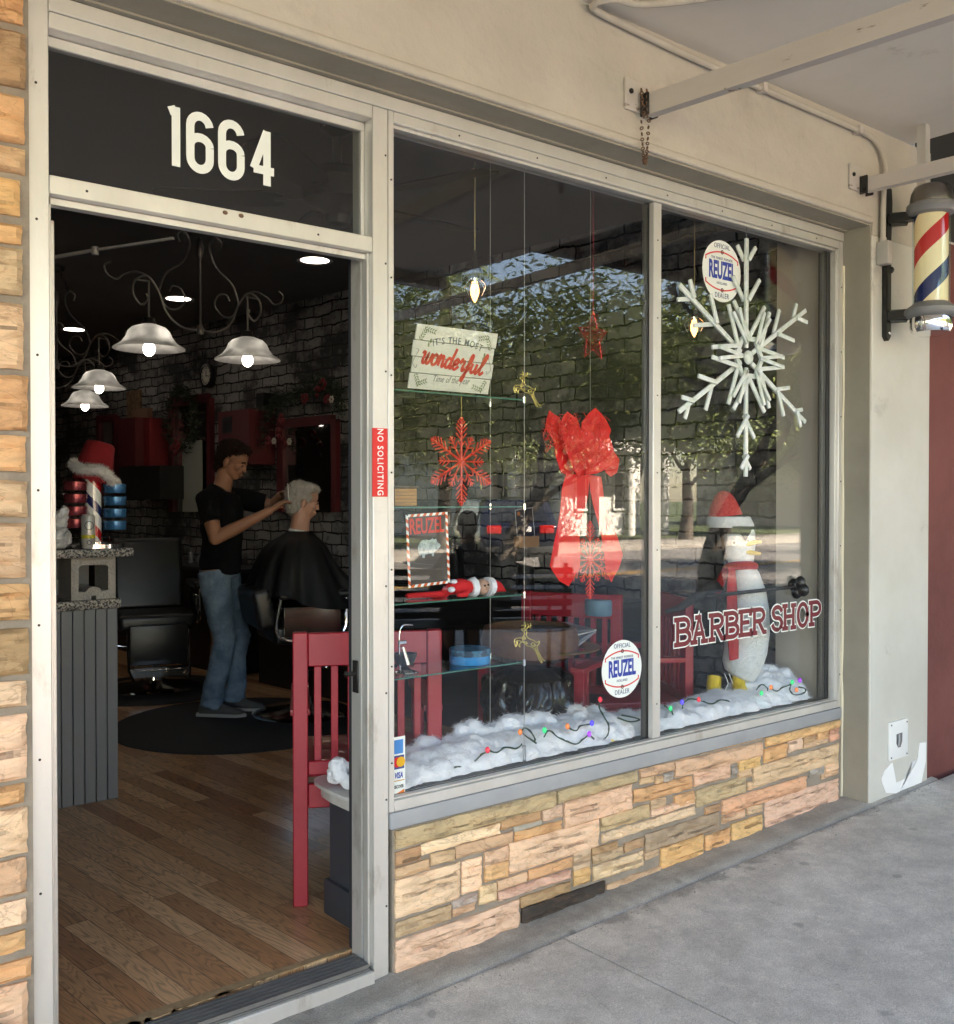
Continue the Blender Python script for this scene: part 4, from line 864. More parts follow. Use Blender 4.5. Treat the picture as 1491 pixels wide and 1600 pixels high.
def chandelier(p1, p2, label):
    p1 = Vector(p1); p2 = Vector(p2); mid = (p1+p2)/2; ax = (p2-p1); half = ax.length/2; ax.normalize(); z = mid.z
    t = thing('chandelier', label, 'chandelier', (mid.x, mid.y, 2.99), 0, 'scrolled iron chandeliers')
    P = lambda s, h: mid + ax*s + Vector((0, 0, h))
    m = MB(); m.lathe([(.001, 0), (.016, .005), (.022, .03), (.012, .05), (.006, .06), (.006, .40), (.014, .43), (.022, .47), (.012, .51), (.001, .53)], P(0, .10), 14)
    for s in (-1, 1):
        m.tube(smoothpath([P(0, .13), P(s*.10, .13), P(s*.19, .19), P(s*.24, .30), P(s*.30, .37), P(s*.37, .34), P(s*.38, .27), P(s*(half+.02 if 0 else .34), .22), P(s*.30, .25), P(s*.31, .28)], 5), .006, 8)
        m.tube(smoothpath([P(s*.30, .37), P(s*.36, .385), P(s*.43, .36), P(s*.47, .33), P(s*.52, .35), P(s*.53, .39), P(s*.50, .41)], 5), .005, 8)
        m.tube(smoothpath([P(s*.24, .30), P(s*.20, .23), P(s*.14, .22), P(s*.09, .27), P(s*.11, .33), P(s*.16, .34), P(s*.18, .31)], 5), .005, 8)
        m.tube(smoothpath([P(s*.24, .30), P(s*.20, .40), P(s*.10, .48), P(s*.06, .58), P(s*.09, .64), P(s*.13, .62), P(s*.12, .58)], 5), .006, 8)
        m.tube([P(s*half, .35), P(s*half, .12)], .006, 8)
    m.tube([P(-.37, .345), P(-half, .345)], .005, 6); m.tube([P(.37, .345), P(half, .345)], .005, 6)
    m.build('scroll_frame', pmat('aged iron', (.13, .12, .11), .4, metal=.5), t)
    m = MB()
    for s in (-1, 1): chain(m, P(s*.08, .64), mid*1 + Vector((ax.x*s*.02, ax.y*s*.02, 2.99-mid.z)), 9, .012, .0026)
    m.lathe([(.001, 2.95), (.05, 2.96), (.06, 2.99)], (mid.x, mid.y, 0), 18); m.build('hanging_chain', M['iron'], t)
    for s, q in ((-1, p1), (1, p2)):
        m = MB(); pr = [(.03, .125), (.045, .12), (.085, .105), (.105, .085), (.118, .055), (.140, .025), (.178, .002), (.182, -.006), (.176, -.003), (.137, .020), (.114, .050), (.100, .080), (.080, .098), (.045, .113), (.03, .118)]
        m.lathe(pr[::-1], q, 36); sh = m.build('shade', shadem, t)
        MB().lathe([(.001, .10), (.034, .10), (.038, .125), (.030, .14), (.030, .155), (.015, .16), (.001, .165)], q, 18).build('lamp_cap', M['iron'], t)
        m = MB(); m.ball(q + Vector((0, 0, -.005)), (.03, .03, .038), 16, 10); m.lathe([(.012, .02), (.012, .09)], q, 12); m.build('bulb', bulbw, t)
s1, s2 = at_t(233, 545, 5.2), at_t(387, 568, 5.62)
chandelier((s1.x, s1.y, 2.20), (s2.x, s2.y, 2.20), 'nearest scrolled iron chandelier with two white glass bell shades')
s1 = at_t(155, 603, 7.05); chandelier((s1.x-.6, s1.y-.1, 2.20), (s1.x, s1.y, 2.20), 'second scrolled iron chandelier, its white shade above the red santa hat')
s1 = at_t(133, 630, 8.1); chandelier((s1.x-.6, s1.y-.05, 2.17), (s1.x, s1.y, 2.17), 'farthest scrolled iron chandelier, its shade just below the second one')
# --- wall with stations
def wallbox(mb, u0, v0, u1, v1, d, off=0, c=None):
    """box on the brick wall: front face spans the given picture corners"""
    a = at_wall(u0, v0, off+d); b = at_wall(u1, v1, off+d); z0, z1 = min(a.z, b.z), max(a.z, b.z)
    a = Vector((a.x, a.y, 0)); b = Vector((b.x, b.y, 0)); n = Vector((WN.x, WN.y, 0))*d
    vs = [a, b, b+n, a+n]; vs = [(q.x, q.y, z0) for q in vs] + [(q.x, q.y, z1) for q in vs]
    mb.add(vs, [(0,3,2,1),(4,5,6,7),(0,1,5,4),(1,2,6,5),(2,3,7,6),(3,0,4,7)]); return mb
def station(u0, u1, v0, v1, lab, fw=8):
    base = at_wall((u0+u1)/2, v1, .05); t = thing('mirror', lab, 'mirror', (base.x, base.y, base.z), 0, 'red framed barber mirrors')
    m = MB(); wallbox(m, u0, v0, u0+fw, v1, .05, .003); wallbox(m, u1-fw*.8, v0, u1, v1, .05, .003); wallbox(m, u0+fw+.3, v0, u1-fw*.8-.3, v0+7, .05, .003); m.build('frame', M['darkred'], t)
    m = MB(); wallbox(m, u0+fw+.3, v0+8, u1-fw*.8-.3, v1, .02, .003); m.build('glass', M['mirror'], t)
station(432, 524, 655, 800, 'tall red framed mirror behind the seated grey haired customer', 9)
station(262, 328, 622, 800, 'red framed mirror with pale panel left of the standing barber', 7)
station(546, 600, 640, 830, 'red framed mirror just right of the doorway behind the post', 6)
station(150, 180, 650, 790, 'far red framed mirror behind the santa hat', 4)
m = MB(); wallbox(m, 285, 690, 316, 800, .006, .06); tag(m.build('door_panel', pmat('pale sage panel', (.30, .32, .27), .7)), 'pale sage green panel standing behind the barber', 'panel')
def cubby(u0, v0, u1, v1, d, name, lab, cat, mt, hole=None):
    b0 = at_wall((u0+u1)/2, v1, d); t = thing(name, lab, cat, (b0.x, b0.y, b0.z))
    m = MB(); wallbox(m, u0, v0, u1, v1, d, .003); m.build('case', mt, t)
    if hole: m = MB(); wallbox(m, *hole, .004, d+.003); m.build('opening', M['blackwood'], t)
cubby(341, 644, 389, 725, .25, 'wall_cabinet', 'red wall cabinet with dark open cubby above the barber', 'cabinet', M['darkred'], (347, 652, 362, 676))
cubby(184, 655, 212, 728, .30, 'wall_cabinet', 'plain red wall cabinet left half above the black cabinets', 'cabinet', M['darkred'])
cubby(211.5, 655, 234, 728, .22, 'wall_cabinet', 'brighter red wall cabinet right half above the black cabinets', 'cabinet', pmat('worn red panel', (.17, .010, .014), .5))
cubby(186, 730, 250, 780, .3, 'wall_cabinet', 'black wall cabinet below the two red ones', 'cabinet', M['blackwood'])
m = MB(); wallbox(m, 198, 612, 219, 650, .02, .003); tag(m.build('poster', pmat('old poster', (.22, .14, .06), .6, c2=(.10, .05, .04), ns=25)), 'small brown picture on the brick wall above the red cabinets', 'picture')
m = MB(); wallbox(m, 207, 640, 231, 656, .05, .08); tag(m.build('cardboard_box', pmat('cardboard', (.20, .11, .07), .8)), 'small cardboard box lying on top of the red wall cabinets', 'box')
for (u0, v0, u1, v1, lab) in ((400, 615, 412, 640, 'small black loudspeaker on the brick wall left of the garland'),):
    m = MB(); wallbox(m, u0, v0, u1, v1, .12, .003); tag(m.build('loudspeaker', M['blackwood']), lab, 'loudspeaker')
# clock
c = at_wall(323, 587, .05); CL = thing('wall_clock', 'round dark rimmed wall clock high on the brick wall', 'clock', c)
def wM(c, flip=1): return wallM(c, (-WN.x, -WN.y, 0))
r = abs(at_wall(323, 570, .05).z - c.z)
m = MB(); m.lathe([(r*1.0, -.04), (r*1.12, -.02), (r*1.1, .01), (r*.88, .015)], (0, 0, 0), 32); m.xf(wM(c)).build('rim', M['blackwood'], CL)
m = MB(); m.lathe([(.0001, .004), (r*.9, .004)][::-1], (0, 0, 0), 32); m.xf(wM(c)).build('dial', pmat('dial', (.75, .71, .62), .5), CL)
m = MB()
for k, s in enumerate(('XII', 'I', 'II', 'III', 'IV', 'V', 'VI', 'VII', 'VIII', 'IX', 'X', 'XI')):
    a = R(90-30*k); q = text_mesh(s, r*.28, .0005, .0003, .8, res=1); q.xf(Matrix.Translation((math.cos(a)*r*.68, math.sin(a)*r*.68, .006)) @ Matrix.Rotation(a-R(90), 4, 'Z')); m.join(q)
m.box((-.004, -.01, .007), (.004, r*.5, .008)); m.join(MB().box((-.003, -.01, .0085), (.003, r*.62, .0095)).xf(Matrix.Rotation(R(-100), 4, 'Z')))
m.xf(wM(c)).build('figures_and_hands', M['iron'], CL, smooth=0)
# garland with red flowers over the mirror
GL = thing('garland', 'dark evergreen garland with red bows and white flowers over the mirror', 'garland', at_wall(470, 640, .15))
gm = pmat('garland green', (.018, .03, .016), .8, c2=(.03, .045, .02), ns=30); fr_ = pmat('garland red', (.14, .008, .012), .6); wf = pmat('white flower', (.45, .42, .36), .6)
m = MB(); rr = random.Random(8); path = [(405, 700), (412, 660), (428, 625), (455, 622), (478, 612), (505, 598), (525, 608), (532, 640)]
red = MB(); wh = MB()
for i in range(2200):
    k = rr.random()*(len(path)-1); a = int(k); u = lerp(path[a][0], path[a+1][0], k-a); v = lerp(path[a][1], path[a+1][1], k-a)
    c = at_wall(u + rr.gauss(0, 6), v + rr.gauss(0, 9), rr.uniform(.03, .2)); d = Vector((rr.gauss(0, 1), rr.gauss(0, 1), rr.gauss(0, 1))).normalized(); s = d.orthogonal().normalized()*.006; L = rr.uniform(.02, .05)
    m.add([c-s, c+s, c+d*L], [(0, 1, 2)])
m.build('greenery', gm, GL, smooth=0)
for (u, v) in ((420, 690), (436, 676), (445, 690), (497, 612), (512, 625), (505, 600), (476, 622), (440, 655)):
    c = at_wall(u, v, .18); red = MB()
    for k in range(7):
        a = rr.random()*6.28; d = Vector((-.1, math.cos(a), math.sin(a))); red.ball(c + d*.03, (.012, .024, .018), 8, 6)
    red.build('red_bow', fr_, GL)
for (u, v) in ((428, 661+28), (518, 624), (452, 690)):
    c = at_wall(u, v, .24)
    for k in range(6): a = k*1.05; wh.ball(c + Vector((0, math.cos(a)*.022, math.sin(a)*.018)), (.006, .014, .012), 6, 5)
wh.build('white_flower', wf, GL)
WR = thing('wreath', 'dark wreath with red flowers on the far mirror', 'wreath', at_wall(283, 650, .1))
m = MB(); rd = MB(); c = at_wall(282, 655, .12)
for i in range(900):
    a = rr.random()*6.28; rad = .26 + rr.gauss(0, .035); q = c + Vector((WN.y*-rad*math.cos(a), rad*math.cos(a), rad*math.sin(a))) + Vector((rr.gauss(0, .02), 0, 0)); d = Vector((rr.gauss(0, 1), rr.gauss(0, 1), rr.gauss(0, 1))).normalized(); s = d.orthogonal().normalized()*.008
    m.add([q-s, q+s, q+d*rr.uniform(.03, .06)], [(0, 1, 2)])
m.build('greenery', gm, WR, smooth=0)
for k in range(8): rd.ball(c + Vector((-.04, rr.gauss(0, .05), -.24+rr.gauss(0, .04))), (.02, .03, .03), 8, 6)
rd.build('red_flower', fr_, WR)
# black base cabinets along the brick wall under the mirrors
for k, (ya, yb) in enumerate(((1.2, 3.0), (3.3, 4.5), (4.9, 6.3), (6.6, 8.4))):
    d = .42; t = thing('base_cabinet', ['black work cabinet nearest the window along the brick wall', 'black work cabinet in front of the seated customer', 'black work cabinet behind the empty barber chair', 'black work cabinet deepest in the shop'][k], 'cabinet', (wx((ya+yb)/2)-.2, (ya+yb)/2, 0), 0, 'black work cabinets along the brick wall')
    m = MB()
    def qd(x0o, x1o, y0, y1, z0, z1): m.add([(wx(y0)-x1o, y0, z0), (wx(y0)-x0o, y0, z0), (wx(y1)-x0o, y1, z0), (wx(y1)-x1o, y1, z0), (wx(y0)-x1o, y0, z1), (wx(y0)-x0o, y0, z1), (wx(y1)-x0o, y1, z1), (wx(y1)-x1o, y1, z1)], [(0,3,2,1),(4,5,6,7),(0,1,5,4),(1,2,6,5),(2,3,7,6),(3,0,4,7)])
    qd(.004, d, ya, yb, .0, .82); m.build('case', M['blackwood'], t)
    m = MB(); qd(.004, d+.03, ya-.02, yb+.02, .821, .85); m.build('top', pmat('dark worktop', (.04, .04, .042), .3), t)
    m = MB(); rr = random.Random(k+40)
    for i in range(7 if k else 0):
        y = lerp(ya+.1, yb-.1, i/6) + rr.uniform(-.04, .04); x = wx(y)-rr.uniform(.08, .34); h = rr.uniform(.08, .22); r = rr.uniform(.018, .035)
        bt = MB(); bt.lathe([(.001, .851), (r, .851), (r, .851+h*.65), (r*.4, .851+h*.75), (r*.4, .851+h), (.001, .851+h)], (x, y, 0), 14)
        q = bt.build('bottle', pmat('bottle %d%d' % (k, i), rr.choice([(.5, .5, .5), (.03, .05, .12), (.25, .25, .27), (.1, .02, .02), (.35, .3, .2)]), .2))
        tag(q, ['small grooming bottle on the worktop nearest the window', 'small grooming bottle on the worktop by the seated customer', 'small grooming bottle on the worktop behind the empty chair', 'small grooming bottle on the deepest worktop'][k], 'bottle', ['bottles on the nearest worktop', 'bottles by the customer', 'bottles behind the empty chair', 'bottles on the deepest worktop'][k])
# --- reception counter at the left
cx = at_z(185, 1247, 0).x; cyy = at_z(185, 1247, 0).y
CO = thing('counter', 'grey beadboard counter with speckled granite top inside the door', 'counter', (cx-.5, cyy+.6, 0))
m = MB(); bw = .052; x = cx
while x > .1: m.bbox((x-bw+.0035, cyy, .0), (x, cyy+.02, .904), .0025, 1); x -= bw
m.box((.1, cyy+.015, 0), (cx-.003, cyy+1.6, .904)); m.build('panel', M['greywood'], CO)
m = MB(); m.bbox((.1, cyy-.02, .905), (cx+.012, cyy+1.62, .948), .006, 2); m.build('granite_top', M['granite'], CO)
a = at_y(111, 940, cyy+.01); b = at_y(180, 878, cyy+.01)
CB = thing('cinder_block', 'upright cinder block propping the upper granite slab', 'cinder block', ((a.x+b.x)/2, cyy+.1, .949))
x0, x1, z0, z1 = a.x, b.x, .949, .949+.195
m = MB(); t_ = .034; dy0, dy1 = cyy+.005, cyy+.20
inn = [(x0+t_, z0+t_*1.1), (x0+t_+.03, z0+t_*1.1), (x0+t_+.045, z0+t_*1.6), ((x0+x1)/2, z0+t_*1.6+.006), (x1-t_-.045, z0+t_*1.6), (x1-t_-.03, z0+t_*1.1), (x1-t_, z0+t_*1.2), (x1-t_, z1-t_-.01), (x1-t_-.012, z1-t_), (x0+t_+.012, z1-t_), (x0+t_, z1-t_-.01)]
outp = [(x0, z0), ((x0+x1)/2-.011, z0), ((x0+x1)/2-.011, z0+.018), ((x0+x1)/2+.011, z0+.018), ((x0+x1)/2+.011, z0), (x1, z0), (x1, z1), (x0, z1)]
# ring by bridging: cut the ring at the left
ring = [(q[0], dy0, q[1]) for q in outp] 
bm = bmesh.new()
def loopv(ps, y): return [bm.verts.new((q[0], y, q[1])) for q in ps]
for y in (dy0, dy1):
    o1 = loopv(outp, y); i1 = loopv(inn, y); ed = []
    for L_ in (o1, i1):
        for k in range(len(L_)): ed.append(bm.edges.new((L_[k], L_[(k+1) % len(L_)])))
    bmesh.ops.triangle_fill(bm, edges=ed, use_beauty=True)
    if y == dy0: A = (o1, i1)
    else: B = (o1, i1)
for q in (0, 1):
    for k in range(len(A[q])): bm.faces.new((A[q][k], A[q][(k+1) % len(A[q])], B[q][(k+1) % len(A[q])], B[q][k]))
bmesh.ops.recalc_face_normals(bm, faces=bm.faces[:]); bm.verts.index_update()
m = MB(); m.add([v.co.copy() for v in bm.verts], [[v.index for v in f.verts] for f in bm.faces]); bm.free(); m.build('block', M['cinder'], CB, smooth=20)
b2 = at_y(208, 870, cyy-.03)
m = MB(); zt = z1+.002; m.bbox((.1, cyy-.04, zt), (b2.x, cyy+.7, zt+.04), .006, 2)
tag(m.build('granite_slab', M['granite']), 'upper speckled granite slab resting on the cinder block', 'stone slab')
m = MB(); m.bbox((.1, cyy+.35, .949), (cx-.02, cyy+.40, zt-.001), .002, 1); tag(m.build('back_board', M['greywood']), 'grey board under the upper slab with a white outlet', 'board')
p = at_y(98, 920, cyy+.345); MB().bbox((p.x-.03, cyy+.342, p.z-.045), (p.x+.03, cyy+.349, p.z+.045), .002, 1); tag(MB().bbox((p.x-.03, cyy+.34, p.z-.045), (p.x+.035, cyy+.3495, p.z+.045), .002, 1).build('wall_outlet', M['white']), 'white outlet plate at the left end of the counter', 'outlet')
ZT = zt+.041
# striped rotating tin stand + santa hat
q = at_t(143, 862, 1).copy(); yb = cyy+.10; p = at_y(146, 858, yb)
TD = thing('tin_stand', 'small striped barber pole display stand holding pomade tins', 'display stand', (p.x, p.y, ZT))
m = MB(); r = .037; h = at_y(146, 746, yb).z - ZT; m.lathe([(r, .025), (r, h)], (p.x, p.y, ZT), 32); o = m.build('pole', pole_mat('small pole stripes', 0, .115, 0), None); o.parent = TD; o.location = (0, 0, 0)
for v in o.data.vertices: v.co.z += .025
m = MB(); m.cyl((p.x, p.y, ZT+.001), .14, .018, 40); m.cyl((p.x, p.y, ZT+.0195), .06, .008, 30); m.build('base', M['chrome'], TD); MB().cyl((p.x, p.y, ZT+h), .038, .012, 24).build('cap', M['chrome'], TD)
tinr = pmat('rose tin', (.30, .06, .07), .25, metal=.5, c2=(.22, .03, .04), ns=20); tinb = pmat('blue tin', (.03, .14, .30), .25, metal=.4, c2=(.05, .2, .4), ns=20)
m = MB()
for k in range(5): m.tube([(p.x-.12, p.y-.02, ZT+.05+k*.062), (p.x+.12, p.y-.02, ZT+.05+k*.062)], .002, 6)
m.build('wire_arm', M['chrome'], TD)
for k in range(4):
    for s, mt, nm, lab in ((-1, tinr, 'pomade_tin', 'rose pink pomade tin stacked left of the little striped pole'), (1, tinb, 'pomade_tin', 'blue pomade tin stacked right of the little striped pole')):
        zc = ZT + .085 + k*.058 + (.012 if s < 0 else 0)
        m = MB(); m.lathe([(.001, 0), (.05, 0), (.052, .004), (.052, .028), (.054, .029), (.054, .040), (.05, .043), (.001, .043)], (p.x + s*.092, p.y-.03, zc), 28)
        tag(m.build(nm, mt), lab, 'tin', 'rose tins on the stand' if s < 0 else 'blue tins on the stand')
# santa hat
SH = thing('santa_hat', 'red santa hat with white fur brim on the striped stand', 'santa hat', (p.x, p.y, ZT+h+.01))
hz = at_y(146, 740, yb).z; ht = at_y(146, 697, yb).z
felt = pmat('red felt', (.26, .010, .015), .9, c2=(.22, .007, .010), ns=14, bump=.3, bs=120); fur = pmat('white fur', (.72, .70, .68), .95, bump=.6, bs=120)
m = MB(); T = Matrix.Translation((p.x, p.y, hz)) @ Matrix.Rotation(R(14), 4, 'Y')
m.lathe([(.085, -.04), (.088, .0), (.082, .05), (.074, .10), (.070, .135), (.06, .150), (.03, .155), (.001, .156)], (0, 0, 0), 28); m.xf(T).build('felt', felt, SH)
m = MB(); rr = random.Random(9); T2 = Matrix.Translation((p.x+.008, p.y, hz-.002)) @ Matrix.Rotation(R(24), 4, 'Y')
m.tube([(T2 @ Vector((.098*math.cos(a), .098*math.sin(a), .012*math.sin(3*a)))) for a in [2*math.pi*k/28 for k in range(29)]], .024, 10, cap=False)
for i in range(3600):
    a = rr.random()*6.283; b_ = rr.random()*6.283; nrm = Vector((math.cos(a)*math.cos(b_), math.sin(a)*math.cos(b_), math.sin(b_))); c = T2 @ (Vector((.098*math.cos(a), .098*math.sin(a), .012*math.sin(3*a))) + nrm*.022)
    d = (nrm + Vector((rr.gauss(0, .5), rr.gauss(0, .5), rr.gauss(0, .5)-.2))).normalized(); s = d.orthogonal().normalized()*.0016; m.add([c-s, c+s, c+d*.017], [(0, 1, 2)])
m.build('fur_brim', fur, SH)
# drink can
p = at_y(138, 862, cyy-.005)
DC = thing('drink_can', 'tall white drink can with a yellow band on the granite slab', 'can', (p.x, p.y, ZT))
m = MB(); m.lathe([(.001, 0), (.026, 0), (.031, .006), (.031, .145), (.026, .156), (.027, .158), (.024, .156), (.001, .155)], (p.x, p.y, ZT+.001), 28); m.build('can', pmat('white can', (.55, .54, .50), .3, metal=.3), DC)
m = MB(); m.lathe([(.0314, .048), (.0314, .064)], (p.x, p.y, ZT+.001), 28); m.build('yellow_band', pmat('yellow band', (.55, .48, .02), .4), DC)
m = MB(); 
for z_, r_ in ((.108, .019), (.030, .009)): m.join(ribbon([arc(0, 0, r_, 0, 360, 20)], .003).xf(wallM((p.x-.006, p.y-.0325, ZT+z_), (-.2, -1, 0))))
m.build('emblem', M['iron'], DC, smooth=0)
# crumpled plastic bag
p = at_y(104, 850, cyy+.05); m = MB(); rr = random.Random(31)
for i in range(5): m.ball((p.x-.05+rr.uniform(-.04, .03), p.y+rr.uniform(-.03, .03), ZT+.05+rr.uniform(0, .02)), (.06, .05, .05), 16, 12)
m.ball((p.x-.03, p.y, ZT+.13), (.04, .03, .05), 14, 10); m.ball((p.x-.01, p.y, ZT+.17), (.03, .02, .03), 12, 8)
o = m.build('plastic_bag', pmat('crumpled plastic', (.45, .45, .45), .2, c2=(.65, .65, .66), ns=25, spec=.9), remesh=.006)
displace(o, lambda c, n: c + noise.noise_vector(c*38)*.011 + noise.noise_vector(c*90)*.004)
o.data.set_sharp_from_angle(angle=R(25)); tag(o, 'crumpled clear plastic bag on the granite slab beside the can', 'bag')
# --- display ledge under the window
LE = thing('window_ledge', 'low window ledge with marble top and slate panel holding the snow', 'ledge', (3, .22, 0))
pe = at_z(520, 1243, .445)
m = MB(); m.bbox((pe.x+.06, .121, 0), (4.30, .40, .405), .004, 1); m.bbox((pe.x+.045, .121, 0), (4.30, .415, .12), .008, 2); m.build('panel', M['slatewood'], LE)
m = MB(); out = [(pe.x+.05, .105), (4.26, .105), (4.26, .47), (pe.x+.08, .47)] + [(pe.x+.08+.07*math.cos(R(a)), .40+.07*math.sin(R(a))) for a in (110, 140, 170)] + [(pe.x+.0, .33), (pe.x+.0, .20)]
m.prism([(x, y, .445) for x, y in out], (0, 0, .012)); m.prism([(x+.02 if x < 2 else x, y-.012 if y > .3 else y, .4055) for x, y in out], (0, 0, .039)); m.build('marble_top', M['marble'], LE, smooth=30)
# the round mat
p = at_z(330, 1172, .0); c = at_z(372, 1140, 0)
MT = at_z(368, 1120, 0); m = MB(); pl = at_z(213, 1140, 0); rad = .78
cc = at_z(375, 1128, .01); m.lathe([(.001, .014), (rad-.02, .014), (rad, .004), (rad, 0.0005)][::-1], (cc.x, cc.y, 0), 64); tag(m.build('floor_mat', M['blackmat']), 'round black floor mat under the standing barber', 'floor mat')
# --- barber chairs
def barber_chair(loc, rz, label, foot=True, seat=.58, back=.56):
    t = thing('barber_chair', label, 'barber chair', loc, rz, 'black leather barber chairs')
    B = lambda mb, n, mt, **k: mb.build(n, mt, t, local=True, **k)
    m = MB(); m.lathe([(.001, .0), (.33, 0), (.335, .012), (.30, .03), (.12, .05), (.075, .07), (.07, .12), (.045, .13), (.045, seat-.14), (.09, seat-.12), (.001, seat-.12)], (0, 0, 0.001), 40); B(m, 'base', M['chrome'])
    m = MB(); m.bbox((-.25, -.27, seat-.12), (.28, .27, seat), .04, 4); B(m, 'seat', M['leather'])
    mb = MB(); mb.bbox((-.06, -.26, 0), (.06, .26, back), .04, 4); mb.xf(Matrix.Translation((-.28, 0, seat-.02)) @ Matrix.Rotation(R(-12), 4, 'Y')); B(mb, 'backrest', M['leather'])
    for s in (-1, 1):
        m = MB(); m.bbox((-.24, s*.31-.04, seat+.17), (.22, s*.31+.04, seat+.22), .02, 3); B(m, 'armrest', M['leather'])
        m = MB(); m.tube(smoothpath([(-.22, s*.31, seat+.17), (-.24, s*.31, seat-.05), (-.05, s*.31, seat-.10), (.18, s*.31, seat-.05), (.20, s*.31, seat+.17)], 5), .011, 8); m.bbox((-.2, s*.295-.005, seat-.07), (.17, s*.295+.005, seat+.12), .004, 1)
        B(m, 'arm_frame', M['chrome'])
    m = MB(); m.bbox((.29, -.2, seat-.36), (.33, .2, seat-.07), .012, 2); B(m, 'leg_rest', M['leather'])
    m = MB()
    for s in (-1, 1): m.tube([(.26, s*.21, seat-.1), (.36, s*.21, seat-.38), (.46, s*.19, .14)], .010, 8)
    m.bbox((.33, -.19, .20), (.47, .19, .215), .004, 1); m.bbox((.345, -.205, seat-.44), (.36, .205, seat-.37), .003, 1); B(m, 'footrest', M['chrome'])
    m = MB(); m.tube([(0, -.05, .3), (.05, -.36, .36)], .008, 8); m.ball((.05, -.37, .362), .018, 10, 8); B(m, 'pump_lever', M['chrome'])
    return t
CX, CY = 3.22, 3.26
c1 = at_t(492, 1100, 6.6)
barber_chair((CX+.02, CY+.02, 0), R(-14), 'black leather barber chair with the caped customer seated in it', seat=.62, back=.26)
p = at_z(240, 1075, 0); barber_chair((p.x, p.y, 0), R(-104), 'empty black leather barber chair facing the door')
p = at_z(665, 1095, 0); barber_chair((p.x+.1, min(p.y, 3.0), 0), R(30), 'black leather barber chair behind the red chair in the left pane')
m = MB(); p = at_z(240, 1078, 0); m.lathe([(.001, .012), (.58, .012), (.6, .0005)][::-1], (p.x, p.y, 0), 48); tag(m.build('floor_mat', M['blackmat']), 'round black floor mat under the empty barber chair', 'floor mat')
# --- red slat chairs
def red_chair(loc, rz, label):
    """local: sitter faces +X, origin on the floor midway between the rear legs"""
    t = thing('slat_back_chair', label, 'chair', loc, rz, 'red wooden slat back armchairs'); W = .235
    B = lambda mb, n, **k: mb.build(n, M['redwood'], t, local=True, **k)
    for s in (-1, 1):
        m = MB(); m.bbox((-.02, s*W-.026, 0), (.022, s*W+.026, .955), .004, 1); B(m, 'rear_leg')
        m = MB(); m.bbox((.48, s*W-.024, 0), (.525, s*W+.024, .655), .004, 1); B(m, 'front_leg')
        m = MB(); m.bbox((.023, s*W-.035, .656), (.55, s*W+.035, .68), .006, 2); B(m, 'arm')
        m = MB(); m.bbox((.023, s*W-.012, .38), (.479, s*W+.012, .44), .002, 1); B(m, 'side_rail')
        
    m = MB(); m.bbox((-.012, -W+.0265, .835), (.016, W-.0265, .952), .004, 1); B(m, 'top_rail')
    m = MB(); m.bbox((-.012, -W+.0265, .455), (.016, W-.0265, .505), .004, 1); B(m, 'lower_rail')
    m = MB(); m.bbox((-.012, -W+.0265, .34), (.016, W-.0265, .425), .004, 1); B(m, 'rear_apron')
    for k in range(7):
        y = -W+.06 + k*(2*W-.12)/6
        m = MB(); m.bbox((-.008, y-.0125, .5055), (.012, y+.0125, .8345), .002, 1); B(m, 'slat')
    m = MB(); m.bbox((.018, -W+.014, .4405), (.53, W-.014, .468), .008, 2); B(m, 'seat')
    m = MB(); m.bbox((.49, -W+.025, .36), (.512, W-.025, .44), .003, 1); B(m, 'front_apron')
    return t
a = at_z(470, 1414, 0); bdir = Vector((.42, -.23, 0)).normalized(); mid = a + bdir*.235
red_chair((mid.x, mid.y, 0), math.atan2(bdir.x, -bdir.y), 'red slat back armchair with its back to the doorway and the window ledge')
p = at_t(915, 1120, 4.75); red_chair((p.x+.1, p.y+.2, 0), R(205), 'red slat back armchair behind the round white sticker')
p = at_t(1060, 1120, 4.9); red_chair((p.x, p.y+.05, 0), R(150), 'red slat back armchair behind the mullion left of the penguin')
# black bag covered stand with brown bowl and magazines
p = at_t(828, 1100, 4.55); px_, py_ = p.x, max(p.y, .78)
m = MB(); m.lathe([(.001, .0), (.17, 0), (.20, .1), (.19, .3), (.21, .5), (.19, .62), (.12, .66), (.001, .67)], (px_, py_, 0), 40)
o = m.build('bin_bag', pmat('glossy black plastic', (.008, .008, .009), .18, spec=.8), remesh=.01, base='auto')
def bagd(c, n):
    a = math.atan2(c.y, c.x); nn = noise.noise(Vector((math.cos(a)*2.2, math.sin(a)*2.2, c.z*5)))*.045 + abs(noise.noise(Vector((math.cos(a)*5, math.sin(a)*5, c.z*9+3))))*.03
    return c + Vector((math.cos(a)*nn, math.sin(a)*nn, 0))
displace(o, bagd)
tag(o, 'glossy crumpled black plastic covering a stand in the left pane', 'cover')
BW = thing('bowl', 'round brown leather basket on the black covered stand', 'basket', (px_, py_, .69))
m = MB(); m.lathe([(.001, .0), (.16, .002), (.215, .03), (.225, .09), (.21, .15), (.19, .155), (.205, .09), (.19, .04), (.001, .03)], (px_, py_, .69), 40); m.build('body', pmat('brown leather', (.12, .055, .03), .5, c2=(.19, .09, .05), ns=18, bump=.2, bs=60), BW)
m = MB(); m.lathe([(.17, .0), (.232, .012), (.236, .020), (.17, .012)], (px_+.10, py_-.02, .725), 40); m.build('brass_rim', pmat('brass', (.55, .44, .20), .3, metal=.8), BW)
rr = random.Random(6)
